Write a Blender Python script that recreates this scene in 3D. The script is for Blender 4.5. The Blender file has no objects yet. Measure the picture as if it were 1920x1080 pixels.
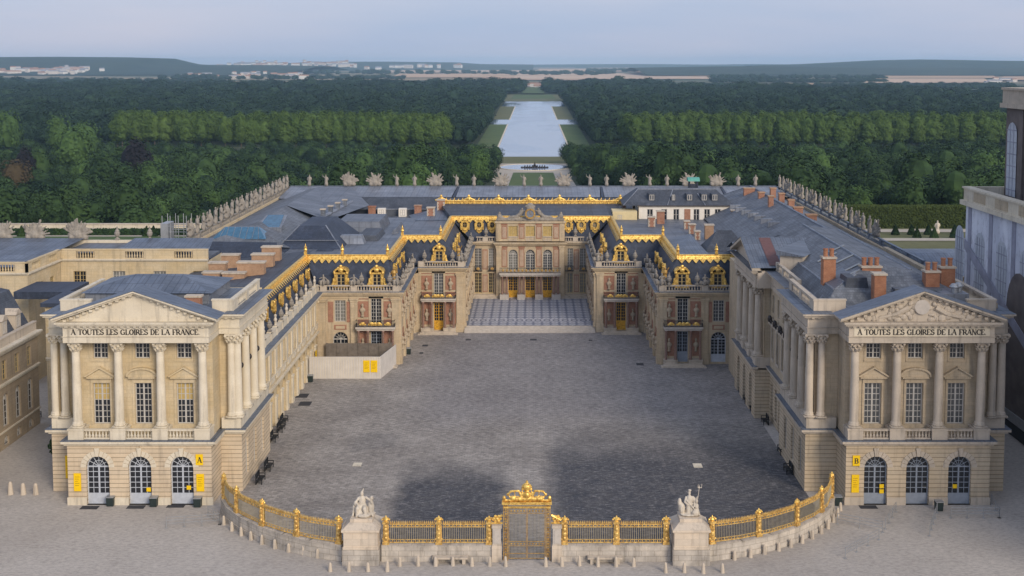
import bpy, math, random
from mathutils import Matrix, Vector
R = math.radians
rnd = random.Random(11)
sc = bpy.context.scene
col = sc.collection
# ------------------------------------------------------------------ camera
F_PX, CAM_H, PITCH, VPX, HORY = 2240.0, 46.0, R(4.5), 1000.0, 118.0
Y0 = HORY + F_PX * math.tan(PITCH)
cam_d = bpy.data.cameras.new('camera'); cam = bpy.data.objects.new('camera', cam_d); col.objects.link(cam)
cam.location = (0, 0, CAM_H); cam.rotation_euler = (R(90) - PITCH, 0, 0)
cam_d.sensor_width = 36; cam_d.lens = 36 * F_PX / 1920
cam_d.shift_x = -(VPX - 960) / 1920; cam_d.shift_y = -(540 - Y0) / 1920
cam_d.clip_start = 1; cam_d.clip_end = 80000
sc.camera = cam
# ------------------------------------------------------------------ light
SUN_EL, SUN_AZ = 26.0, 148.0          # compass-like: direction the light comes from, measured from +Y clockwise
w = bpy.data.worlds.new('World'); sc.world = w; w.use_nodes = True
nt = w.node_tree; bg = nt.nodes['Background']
sky = nt.nodes.new('ShaderNodeTexSky'); sky.sky_type = 'NISHITA'; sky.sun_disc = False
sky.sun_elevation = R(SUN_EL); sky.sun_rotation = R(SUN_AZ); sky.air_density = 1.0; sky.dust_density = 2.5; sky.ozone_density = 2.0
# thin overcast: the clear sky is veiled by a lavender cloud layer (same from every position)
tc = nt.nodes.new('ShaderNodeTexCoord'); mp = nt.nodes.new('ShaderNodeMapping'); mp.inputs['Scale'].default_value = (1.2, 1.2, 9)
cn = nt.nodes.new('ShaderNodeTexNoise'); cn.inputs['Scale'].default_value = 2.2; cn.inputs['Detail'].default_value = 5
cr = nt.nodes.new('ShaderNodeValToRGB'); cr.color_ramp.elements[0].position = .3; cr.color_ramp.elements[1].position = .75
cr.color_ramp.elements[0].color = (4.7, 5.8, 8.1, 1); cr.color_ramp.elements[1].color = (6.7, 6.8, 8.3, 1)
mx = nt.nodes.new('ShaderNodeMix'); mx.data_type = 'RGBA'; mx.inputs[0].default_value = .8
L = nt.links.new
L(tc.outputs['Generated'], mp.inputs[0]); L(mp.outputs[0], cn.inputs['Vector']); L(cn.outputs['Fac'], cr.inputs[0])
L(sky.outputs[0], mx.inputs[6]); L(cr.outputs[0], mx.inputs[7]); L(mx.outputs[2], bg.inputs[0])
bg.inputs[1].default_value = .087
sun_d = bpy.data.lights.new('sun', 'SUN'); sun_d.energy = 2.3; sun_d.angle = R(22); sun_d.color = (1.0, .86, .70)
sun = bpy.data.objects.new('sun', sun_d); col.objects.link(sun)
el, az = R(SUN_EL), R(SUN_AZ)
sdir = Vector((math.sin(az) * math.cos(el), math.cos(az) * math.cos(el), math.sin(el)))
sun.rotation_euler = sdir.to_track_quat('Z', 'Y').to_euler(); sun.location = sdir * 300
sc.view_settings.view_transform = 'Standard'; sc.view_settings.look = 'None'; sc.view_settings.exposure = .22; sc.view_settings.gamma = 1
sc.cycles.volume_bounces = 2; sc.cycles.max_bounces = 6; sc.cycles.transparent_max_bounces = 6
sc.cycles.diffuse_bounces = 3; sc.cycles.glossy_bounces = 3

# ------------------------------------------------------------------ helpers
_c, _s = math.cos(PITCH), math.sin(PITCH)
def gp(x, y, z=0.0):
    'a point of the ground plane z seen at photo pixel x, y'
    u = (x - VPX) / F_PX; v = (Y0 - y) / F_PX
    t = (z - CAM_H) / (-_s + v * _c)
    return Vector((u * t, (_c + v * _s) * t, z))
T = Matrix.Translation
def fr(x, y, deg, z=0): return T((x, y, z)) @ Matrix.Rotation(R(deg), 4, 'Z')
I4 = Matrix.Identity(4)
ORG = {}
ORDN = ('first second third fourth fifth sixth seventh eighth ninth tenth eleventh twelfth thirteenth fourteenth fifteenth sixteenth '
        'seventeenth eighteenth nineteenth twentieth twenty-first twenty-second twenty-third twenty-fourth twenty-fifth twenty-sixth '
        'twenty-seventh twenty-eighth twenty-ninth thirtieth').split()
def tag(o, label=None, cat=None, group=None, kind=None):
    if label: o['label'] = label
    if cat: o['category'] = cat
    if group: o['group'] = group
    if kind: o['kind'] = kind
    return o
def thing(name, label, cat, loc=(0, 0, 0), group=None):
    o = bpy.data.objects.new(name, None); col.objects.link(o); o.location = loc; o.empty_display_size = .5
    ORG[o.name] = Vector(loc)
    return tag(o, label, cat, group)
SPLIT = set('pierced_panel balcony_emblem pilaster pedestal brick_panel arch_stones window_hood carved_panel wall ground_floor_wall upper_wall parapet balustrade window_surround steps balcony_plinth entablature belt_course belt_flashing cornice_flashing pediment_roof pediment_cornice balcony_slab roof_parapet roof_deck side_wall lead_ridge main_roof cross_roof slate_roof zinc_roof expansion_gutter lower_roof lower_netting gutter post cornice printed_sheet base shaft cap'.split())
class MB:
    def __init__(s, M=None): s.v = []; s.f = []; s.mi = []; s.M = M or I4; s.m = 0
    def add(s, vs, fs, M=None):
        A = s.M @ M if M is not None else s.M
        b = len(s.v)
        s.v += [tuple(A @ Vector(p)) for p in vs]
        s.f += [tuple(b + i for i in f) for f in fs]; s.mi += [s.m] * len(fs)
    def box(s, x0, x1, y0, y1, z0, z1, M=None, t=0.0, tz=0.0):
        if x0 > x1: x0, x1 = x1, x0
        s.add([(x0, y0, z0), (x1, y0, z0), (x1, y1, z0), (x0, y1, z0), (x0 + t, y0 + t, z1), (x1 - t, y0 + t, z1), (x1 - t, y1 - t, z1), (x0 + t, y1 - t, z1)],
              [(0, 3, 2, 1), (4, 5, 6, 7), (0, 1, 5, 4), (1, 2, 6, 5), (2, 3, 7, 6), (3, 0, 4, 7)], M)
    def poly(s, pts, M=None): s.add(pts, [tuple(range(len(pts)))], M)
    def prism(s, pts, y0, y1, M=None):
        'polygon given in x, z extruded along y'
        n = len(pts)
        vs = [(x, y0, z) for x, z in pts] + [(x, y1, z) for x, z in pts]
        fs = [tuple(range(n)), tuple(range(2 * n - 1, n - 1, -1))]
        for i in range(n):
            j = (i + 1) % n; fs.append((j, i, n + i, n + j))
        s.add(vs, fs, M)
    def plan(s, pts, z0, z1, M=None):
        'polygon given in x, y extruded along z'
        n = len(pts)
        vs = [(x, y, z0) for x, y in pts] + [(x, y, z1) for x, y in pts]
        fs = [tuple(range(n - 1, -1, -1)), tuple(range(n, 2 * n))]
        for i in range(n):
            j = (i + 1) % n; fs.append((i, j, n + j, n + i))
        s.add(vs, fs, M)
    def lathe(s, prof, n=10, c=(0, 0, 0), M=None, cap=True):
        vs = []; fs = []
        for r, z in prof:
            for k in range(n):
                a = 2 * math.pi * k / n; vs.append((c[0] + r * math.cos(a), c[1] + r * math.sin(a), c[2] + z))
        for i in range(len(prof) - 1):
            for k in range(n):
                k2 = (k + 1) % n; fs.append((i * n + k, i * n + k2, (i + 1) * n + k2, (i + 1) * n + k))
        if cap:
            fs.append(tuple(range((len(prof) - 1) * n, len(prof) * n))); fs.append(tuple(range(n - 1, -1, -1)))
        s.add(vs, fs, M)
    def ball(s, c, r, n=8, m=5, M=None):
        if not hasattr(r, '__len__'): r = (r, r, r)
        vs = [(c[0], c[1], c[2] - r[2])]; fs = []
        for i in range(1, m):
            p = -math.pi / 2 + math.pi * i / m
            for k in range(n):
                a = 2 * math.pi * k / n
                vs.append((c[0] + r[0] * math.cos(p) * math.cos(a), c[1] + r[1] * math.cos(p) * math.sin(a), c[2] + r[2] * math.sin(p)))
        vs.append((c[0], c[1], c[2] + r[2])); e = len(vs) - 1
        for k in range(n):
            k2 = (k + 1) % n
            fs.append((0, 1 + k2, 1 + k)); fs.append((e, 1 + (m - 2) * n + k, 1 + (m - 2) * n + k2))
            for i in range(m - 2): fs.append((1 + i * n + k, 1 + i * n + k2, 1 + (i + 1) * n + k2, 1 + (i + 1) * n + k))
        s.add(vs, fs, M)
    def tube(s, p, q, r1, r2=None, n=6, M=None):
        p, q = Vector(p), Vector(q); d = (q - p)
        if d.length < 1e-6: return
        r2 = r1 if r2 is None else r2
        rot = d.to_track_quat('Z', 'Y').to_matrix()
        vs = []
        for c, r in ((p, r1), (q, r2)):
            for k in range(n):
                a = 2 * math.pi * k / n; vs.append(tuple(c + rot @ Vector((r * math.cos(a), r * math.sin(a), 0))))
        fs = [(k, (k + 1) % n, n + (k + 1) % n, n + k) for k in range(n)] + [tuple(range(n - 1, -1, -1)), tuple(range(n, 2 * n))]
        s.add(vs, fs, M)
    def mesh(s, name, mats, off=None, smooth=False):
        me = bpy.data.meshes.new(name)
        v = s.v if off is None else [(a - off[0], b - off[1], c - off[2]) for a, b, c in s.v]
        me.from_pydata(v, [], s.f)
        for m in (mats if isinstance(mats, (list, tuple)) else [mats]): me.materials.append(m)
        if any(s.mi): me.polygons.foreach_set('material_index', s.mi)
        if smooth: me.polygons.foreach_set('use_smooth', [True] * len(me.polygons))
        me.update(); return me
    def clusters(s):
        'loose pieces whose boxes touch belong together; returns the face lists of the groups'
        par = list(range(len(s.v)))
        def fd(a):
            while par[a] != a: par[a] = par[par[a]]; a = par[a]
            return a
        for f in s.f:
            for b in f[1:]: par[fd(b)] = fd(f[0])
        bb = {}
        for i, p in enumerate(s.v):
            r = fd(i); q = bb.setdefault(r, [1e9] * 3 + [-1e9] * 3)
            for k in range(3): q[k] = min(q[k], p[k]); q[3 + k] = max(q[3 + k], p[k])
        ks = list(bb)
        if len(ks) > 1500: return None
        for i, a in enumerate(ks):
            A = bb[a]
            for b in ks[i + 1:]:
                B = bb[b]
                if all(A[k] - .03 <= B[3 + k] and B[k] - .03 <= A[3 + k] for k in range(3)): par[fd(b)] = fd(a)
        out = {}
        for i, f in enumerate(s.f): out.setdefault(fd(f[0]), []).append(i)
        return list(out.values())
    def build(s, name, mats, parent=None, smooth=False, label=None, kind=None, org=None):
        if parent and name in SPLIT:
            cl = s.clusters()
            if cl and 1 < len(cl) <= 95:
                first = None
                for fs in cl:
                    m = MB(); mp_ = {}
                    for i in fs:
                        m.f.append(tuple(mp_.setdefault(v, len(mp_)) for v in s.f[i])); m.mi.append(s.mi[i])
                    m.v = [s.v[v] for v in mp_]
                    o = m._build(name, mats, parent, smooth, label, kind, org); first = first or o
                return first
        return s._build(name, mats, parent, smooth, label, kind, org)
    def _build(s, name, mats, parent=None, smooth=False, label=None, kind=None, org=None):
        off = ORG.get(parent.name) if parent else org
        o = bpy.data.objects.new(name, s.mesh(name, mats, off, smooth)); col.objects.link(o)
        if parent: o.parent = parent
        elif org is not None: o.location = org
        ORG[o.name] = Vector(off) if off is not None else Vector((0, 0, 0))
        return tag(o, label, None, None, kind)
def place(name, me, M, parent=None):
    o = bpy.data.objects.new(name, me); col.objects.link(o)
    if parent: o.parent = parent; o.matrix_local = T(-ORG[parent.name]) @ M
    else: o.matrix_world = M
    return o
def child(name, me, parent):
    o = bpy.data.objects.new(name, me); col.objects.link(o); o.parent = parent; return o

# ------------------------------------------------------------------ materials
class G:
    'tiny node builder'
    def __init__(s, name):
        s.m = bpy.data.materials.new(name); s.m.use_nodes = True; s.t = s.m.node_tree
        s.b = s.t.nodes['Principled BSDF']; s.tc = None
    def n(s, t, **k):
        x = s.t.nodes.new(t)
        for a, v in k.items(): setattr(x, a, v)
        return x
    def set(s, sock, v):
        if hasattr(v, 'is_output') or hasattr(v, 'links'): s.t.links.new(v, sock)
        else: sock.default_value = v
    def co(s):
        if not s.tc: s.tc = s.n('ShaderNodeTexCoord')
        return s.tc.outputs['Object']
    def math(s, op, a, b=0.0, c=0.0):
        x = s.n('ShaderNodeMath', operation=op)
        for i, v in enumerate((a, b, c)): s.set(x.inputs[i], v)
        return x.outputs[0]
    def xyz(s, v):
        x = s.n('ShaderNodeSeparateXYZ'); s.set(x.inputs[0], v); return x.outputs
    def vec(s, a, b, c=0.0):
        x = s.n('ShaderNodeCombineXYZ')
        for i, v in enumerate((a, b, c)): s.set(x.inputs[i], v)
        return x.outputs[0]
    def scale(s, v, k):
        x = s.n('ShaderNodeMapping'); s.set(x.inputs[0], v); x.inputs['Scale'].default_value = k; return x.outputs[0]
    def noise(s, v, sc_, det=4, rough=.55):
        x = s.n('ShaderNodeTexNoise'); s.set(x.inputs['Vector'], v); x.inputs['Scale'].default_value = sc_
        x.inputs['Detail'].default_value = det; x.inputs['Roughness'].default_value = rough; return x.outputs['Fac']
    def ramp(s, f, a, b, lo=0.0, hi=1.0):
        x = s.n('ShaderNodeMapRange'); s.set(x.inputs[0], f)
        for i, v in zip((1, 2, 3, 4), (a, b, lo, hi)): x.inputs[i].default_value = v
        return x.outputs[0]
    def mix(s, f, a, b, blend='MIX'):
        x = s.n('ShaderNodeMix', data_type='RGBA', blend_type=blend); s.set(x.inputs[0], f)
        for i, v in ((6, a), (7, b)):
            if isinstance(v, tuple) and len(v) == 3: v = (*v, 1)
            s.set(x.inputs[i], v)
        return x.outputs[2]
    def wallco(s):
        'x-or-y along the wall, z up, chosen by which way the face looks'
        g = s.n('ShaderNodeNewGeometry'); nx, ny, nz = s.xyz(g.outputs['True Normal'])
        f = s.math('GREATER_THAN', s.math('ABSOLUTE', nx), s.math('ABSOLUTE', ny))
        x, y, z = s.xyz(s.co())
        u = s.math('ADD', s.math('MULTIPLY', y, f), s.math('MULTIPLY', x, s.math('SUBTRACT', 1.0, f)))
        return u, z
    def bump(s, h, st=.3, d=.05):
        x = s.n('ShaderNodeBump'); x.inputs['Strength'].default_value = st; x.inputs['Distance'].default_value = d
        s.set(x.inputs['Height'], h); s.t.links.new(x.outputs[0], s.b.inputs['Normal'])
    def done(s, colr, rough=.8, metal=0.0, spec=.3):
        if isinstance(colr, tuple) and len(colr) == 3: colr = (*colr, 1)
        s.set(s.b.inputs['Base Color'], colr); s.set(s.b.inputs['Roughness'], rough)
        s.b.inputs['Metallic'].default_value = metal; s.b.inputs['Specular IOR Level'].default_value = spec
        return s.m
def stone(name, a, b, dirt=(.13, .115, .10), dirt_amt=.5, course=None, jt=.6, sc_=.35):
    g = G(name); p = g.co()
    c = g.mix(g.ramp(g.noise(p, sc_, 5), .35, .68), a, b)
    c = g.mix(g.ramp(g.noise(p, 5.0, 3), .3, .75, 0, .35), c, tuple(x * .72 for x in a))
    st = g.noise(g.scale(p, (1.3, 1.3, .14)), 1.2, 6, .65)
    c = g.mix(g.ramp(st, .52, .78, 0, dirt_amt), c, dirt)
    c = g.mix(g.ramp(g.noise(g.scale(p, (.5, .5, .9)), .5, 6, .7), .5, .72, 0, dirt_amt * .6), c, tuple(x * .55 for x in b))
    if course:
        u, z = g.wallco(); bt = g.n('ShaderNodeTexBrick'); g.set(bt.inputs['Vector'], g.vec(u, z))
        bt.inputs['Scale'].default_value = 1; bt.inputs['Brick Width'].default_value = course[0]; bt.inputs['Row Height'].default_value = course[1]
        bt.inputs['Mortar Size'].default_value = course[2]; bt.inputs['Mortar Smooth'].default_value = .2
        bt.inputs['Color1'].default_value = (.94, .94, .94, 1); bt.inputs['Color2'].default_value = (1.05, 1.03, 1.0, 1); bt.inputs['Mortar'].default_value = (jt, jt * .96, jt * .9, 1)
        c = g.mix(1.0, c, bt.outputs['Color'], 'MULTIPLY'); g.bump(bt.outputs['Fac'], -.6, .04)
    return g.done(c, .85)
M_ = {}
M_['stone'] = stone('cream limestone', (.57, .46, .28), (.65, .555, .39), course=(.9, .42, .012), jt=.8)
M_['stone_pale'] = stone('pale limestone', (.72, .655, .525), (.63, .555, .42), dirt_amt=.6)
M_['rust'] = stone('rusticated limestone', (.68, .57, .42), (.58, .47, .33), course=(40, .46, .035), jt=.42)
M_['stone_dark'] = stone('dark limestone', (.36, .29, .20), (.44, .36, .26), dirt_amt=.8, course=(.9, .42, .012), jt=.75)  # darker limestone tone with heavy dirt streaks
M_['stone_grey'] = stone('weathered limestone', (.48, .395, .275), (.55, .46, .335), dirt_amt=.75, course=(.9, .42, .012), jt=.8)
M_['stone_greyp'] = stone('weathered pale limestone', (.58, .50, .40), (.48, .42, .34), dirt_amt=.75)
M_['rust_grey'] = stone('weathered rusticated limestone', (.60, .50, .36), (.52, .42, .29), dirt_amt=.6, course=(40, .46, .035), jt=.42)
M_['stone_court'] = stone('court limestone', (.50, .40, .265), (.60, .50, .355), dirt_amt=.55, course=(.9, .42, .012), jt=.85)
M_['statue'] = stone('statue stone', (.37, .335, .285), (.21, .195, .175), dirt_amt=.85, sc_=1.6)
M_['bust_stone'] = stone('bust stone', (.50, .41, .29), (.38, .31, .22), dirt_amt=.7, sc_=1.6)
M_['statue_w'] = stone('white marble statue', (.66, .60, .50), (.52, .46, .38), dirt_amt=.6, sc_=1.6)
M_['pierstone'] = stone('pier limestone', (.66, .57, .46), (.56, .48, .38), dirt_amt=.5, course=(1.4, .62, .012), jt=.75)
M_['oldwall'] = stone('stained wall stone', (.60, .55, .48), (.38, .35, .31), dirt_amt=.8, course=(1.2, .5, .02), jt=.6, sc_=.9)
def brick(name, a, b, mo):
    g = G(name); u, z = g.wallco(); bt = g.n('ShaderNodeTexBrick'); g.set(bt.inputs['Vector'], g.vec(u, z)); bt.inputs['Scale'].default_value = 1
    bt.inputs['Brick Width'].default_value = .26; bt.inputs['Row Height'].default_value = .085; bt.inputs['Mortar Size'].default_value = .012
    for k, v in (('Color1', a), ('Color2', b), ('Mortar', mo)): bt.inputs[k].default_value = (*v, 1)
    c = g.mix(g.ramp(g.noise(g.co(), 1.4, 5), .4, .75, 0, .5), bt.outputs['Color'], tuple(x * .55 for x in a))
    return g.done(c, .9)
M_['brick'] = brick('red brick', (.30, .115, .07), (.38, .16, .10), (.42, .31, .22))
M_['brick_o'] = brick('orange chimney brick', (.32, .11, .055), (.42, .165, .08), (.40, .27, .18))
M_['brick_t'] = brick('tan chimney brick', (.36, .195, .105), (.45, .26, .15), (.46, .36, .26))
def slate(name, a, b, row=.22):
    g = G(name); u, z = g.wallco(); p = g.co()
    bt = g.n('ShaderNodeTexBrick'); g.set(bt.inputs['Vector'], g.vec(u, z)); bt.inputs['Scale'].default_value = 1
    bt.inputs['Brick Width'].default_value = .3; bt.inputs['Row Height'].default_value = row; bt.inputs['Mortar Size'].default_value = .012
    bt.inputs['Color1'].default_value = (.85, .85, .85, 1); bt.inputs['Color2'].default_value = (1.15, 1.15, 1.15, 1); bt.inputs['Mortar'].default_value = (.6, .6, .6, 1)
    c = g.mix(g.ramp(g.noise(p, .5, 6, .65), .35, .7), a, b)
    c = g.mix(1.0, c, bt.outputs['Color'], 'MULTIPLY')
    b2 = g.n('ShaderNodeTexBrick'); g.set(b2.inputs['Vector'], g.vec(u, z)); b2.inputs['Scale'].default_value = 1; b2.inputs['Brick Width'].default_value = 3.1; b2.inputs['Row Height'].default_value = .9; b2.inputs['Mortar Size'].default_value = 0
    b2.inputs['Color1'].default_value = (.82, .82, .82, 1); b2.inputs['Color2'].default_value = (1.2, 1.2, 1.2, 1); c = g.mix(.8, c, b2.outputs['Color'], 'MULTIPLY')
    c = g.mix(g.ramp(g.noise(g.scale(p, (1.5, 1.5, .25)), .8, 6, .7), .54, .76, 0, .5), c, tuple(x * 2.0 for x in b))
    return g.done(c, .62, 0, .35)
M_['slate'] = slate('blue slate', (.030, .042, .070), (.048, .060, .090))
M_['slate_g'] = slate('grey slate', (.100, .114, .136), (.165, .18, .205))
M_['slate_d'] = slate('dark slate', (.052, .062, .082), (.078, .088, .108))
def zinc(name, a, b, pitch=.65, seam=.5, rough=.5):
    g = G(name); u, z = g.wallco(); p = g.co()
    fx = g.math('ABSOLUTE', g.math('SUBTRACT', g.math('FRACT', g.math('DIVIDE', u, pitch)), .5))
    line = g.math('LESS_THAN', fx, .07)
    c = g.mix(g.ramp(g.noise(p, .35, 6, .65), .35, .7), a, b)
    c = g.mix(g.ramp(g.noise(g.scale(p, (2, 2, .3)), 1.0, 5), .5, .8, 0, .5), c, tuple(x * .6 for x in a))
    c = g.mix(g.math('MULTIPLY', line, seam), c, tuple(x * .45 for x in a))
    b2 = g.n('ShaderNodeTexBrick'); g.set(b2.inputs['Vector'], g.vec(u, g.math('ADD', z, g.math('MULTIPLY', g.xyz(p)[1], .31)))); b2.inputs['Scale'].default_value = 1; b2.inputs['Brick Width'].default_value = pitch * 2; b2.inputs['Row Height'].default_value = 1.1; b2.inputs['Mortar Size'].default_value = .03
    b2.inputs['Color1'].default_value = (.8, .8, .8, 1); b2.inputs['Color2'].default_value = (1.2, 1.2, 1.2, 1); b2.inputs['Mortar'].default_value = (.6, .6, .6, 1); c = g.mix(.8, c, b2.outputs['Color'], 'MULTIPLY')
    g.bump(line, .5, .06)
    return g.done(c, rough, .35, .4)
M_['zinc'] = zinc('zinc roofing', (.135, .160, .20), (.21, .235, .275))
M_['zinc_b'] = zinc('blue zinc roofing', (.125, .155, .205), (.19, .22, .27), pitch=.9)
M_['zinc_l'] = zinc('lead roofing', (.20, .225, .27), (.29, .31, .35), pitch=1.3, seam=.35)
M_['zinc_p'] = zinc('dull lead roofing', (.125, .142, .172), (.20, .215, .245), pitch=2.2, seam=.25)
def gold(name, a, rough, metal=.75):
    g = G(name); p = g.co()
    c = g.mix(g.ramp(g.noise(p, 3.5, 6, .7), .42, .66), a, (a[0] * .45, a[1] * .34, a[2] * .25))  # random dark blotches in the colour imitate shaded recesses of the ornament
    g.bump(g.noise(p, 6, 4), .5, .06)
    return g.done(c, g.ramp(g.noise(p, 4, 3), .3, .7, rough, rough + .2), metal, .5)
M_['gold'] = gold('gilding', (.98, .68, .19), .34, .65)
M_['gold_f'] = gold('weathered gilding', (.86, .60, .20), .40, .55)
M_['gold_d'] = gold('old gilding', (.56, .37, .12), .5, .5)
M_['goldpaint'] = gold('gold paint', (.75, .42, .03), .5, .15)
def plain(name, c, rough=.6, metal=0.0, var=.25, sc_=2.0, spec=.4):
    g = G(name); k = g.mix(g.ramp(g.noise(g.co(), sc_, 4), .3, .75, 0, 1), c, tuple(x * (1 - var) for x in c))
    return g.done(k, rough, metal, spec)
M_['frame'] = plain('pale window paint', (.54, .52, .48), .5)
M_['frame_g'] = plain('grey door paint', (.30, .34, .40), .5)
M_['frame_lg'] = plain('light grey door paint', (.52, .56, .62), .5)
M_['frame_y'] = plain('ochre window paint', (.52, .40, .19), .5)
M_['glass'] = plain('dark glass', (.018, .021, .027), .08, 0, .3, .7, .6)
M_['glass_l'] = plain('glass over pale shutters', (.22, .22, .20), .15, 0, .4, .8, .5)
M_['glass_m'] = plain('glass over half light', (.09, .095, .10), .1, 0, .5, .9, .6)
M_['glass_b'] = plain('blue roof glass', (.055, .16, .27), .1, 0, .4, 1.5, .7)
M_['blind'] = plain('ochre blind', (.52, .38, .14), .8)
M_['ink'] = plain('dark bronze letters', (.025, .02, .016), .5)
M_['yellow'] = plain('yellow sign', (.90, .58, .0), .5, 0, .06)
M_['yellow_d'] = plain('ochre print', (.55, .33, .0), .6)
M_['black'] = plain('black iron', (.012, .013, .015), .5)
M_['green_bin'] = plain('dark green bin', (.022, .035, .033), .5)
M_['dark'] = plain('dark mat', (.045, .045, .05), .9)
M_['ironwork'] = plain('iron bars', (.52, .45, .31), .5, .2)
M_['steel'] = plain('galvanised steel', (.42, .44, .46), .45, .5)
M_['white'] = plain('white render', (.78, .74, .66), .8, 0, .12)
M_['hoard'] = plain('white hoarding boards', (.66, .62, .57), .75, 0, .2, .8)
M_['timber'] = plain('grey timber', (.20, .17, .14), .85, 0, .4)
M_['copper'] = plain('green copper', (.12, .40, .33), .6)
M_['marblec'] = plain('red marble', (.30, .19, .15), .35, 0, .4, 5)
M_['whitem'] = plain('white marble', (.56, .51, .45), .5)
M_['bronze'] = plain('dark bronze', (.04, .032, .03), .4, .4)
M_['trunk'] = plain('bark', (.10, .08, .06), .9)
g = G('printed scaffold wrap'); p = g.co(); k_ = g.mix(g.ramp(g.noise(g.scale(p, (.3, .3, .12)), 1, 5, .6), .4, .62), (.74, .77, .85), (.54, .57, .66)); k_ = g.mix(g.ramp(g.noise(g.scale(p, (1, 1, .6)), .8, 6, .75), .52, .7, 0, .6), k_, (.20, .19, .24)); M_['tarp'] = g.done(k_, .7)
M_['tarp_d'] = plain('dark netting', (.035, .036, .045), .8, 0, .4, .4)
M_['tarp_p'] = plain('printed shade tone', (.36, .37, .46), .7, 0, .4, .6)
M_['tarp_b'] = plain('printed brown tone', (.17, .14, .13), .7, 0, .5, .6)
M_['coat'] = plain('painted plaster', (.72, .60, .34), .8, 0, .15)

def leafmat(name, a, b, trans=True):
    g = G(name); oi = g.n('ShaderNodeObjectInfo'); ge = g.n('ShaderNodeNewGeometry')
    f = g.math('ADD', g.math('MULTIPLY', oi.outputs['Random'], .55), g.ramp(g.noise(ge.outputs['Position'], .018, 3), .38, .64, 0, .45))
    c = g.mix(g.math('POWER', f, 1.5), a, b)
    c = g.mix(g.ramp(g.noise(g.co(), .6, 3), .35, .7, 0, .5), c, tuple(x * 1.5 for x in b))
    return g.done(c, .8, 0, .15)
M_['leaf'] = leafmat('woodland leaves', (.005, .016, .010), (.044, .082, .024))
M_['leaf_dark'] = leafmat('dark evergreen leaves', (.004, .013, .009), (.018, .040, .018))
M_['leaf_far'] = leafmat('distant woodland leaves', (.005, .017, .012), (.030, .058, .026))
M_['leaf_plane'] = leafmat('plane leaves', (.052, .096, .021), (.080, .128, .028))
M_['leaf_purple'] = leafmat('purple beech leaves', (.012, .012, .016), (.018, .016, .020))
M_['leaf_yellow'] = leafmat('yellow green leaves', (.16, .20, .03), (.18, .22, .035))
M_['leaf_rust'] = leafmat('rusty leaves', (.055, .042, .022), (.06, .045, .024))
M_['leaf_light'] = leafmat('light leaves', (.05, .095, .028), (.06, .11, .03))
M_['hedge'] = leafmat('hedge leaves', (.040, .060, .016), (.05, .068, .018))

# ------------------------------------------------------------------ ground
def smooth_box(g, x, y, x0, x1, y0, y1, sx, sy):
    a = g.ramp(x, x0 - sx, x0 + sx); b = g.ramp(x, x1 - sx, x1 + sx, 1, 0)
    c = g.ramp(y, y0 - sy, y0 + sy); d = g.ramp(y, y1 - sy, y1 + sy, 1, 0)
    return g.math('MULTIPLY', g.math('MULTIPLY', a, b), g.math('MULTIPLY', c, d))
def forecourt_mat():
    g = G('pale forecourt setts'); p = g.co()
    c = g.mix(g.ramp(g.noise(p, .06, 5, .6), .35, .68), (.42, .382, .338), (.53, .49, .44))
    c = g.mix(g.ramp(g.noise(g.scale(p, (1, 2.2, 1)), 1.8, 6, .8), .42, .66, 0, .7), c, (.22, .205, .19))
    c = g.mix(g.ramp(g.noise(p, .5, 6, .7), .55, .8, 0, .45), c, (.20, .185, .17))
    g.bump(g.noise(p, 7, 2), .4, .03)
    return g.done(c, .88)
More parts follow.
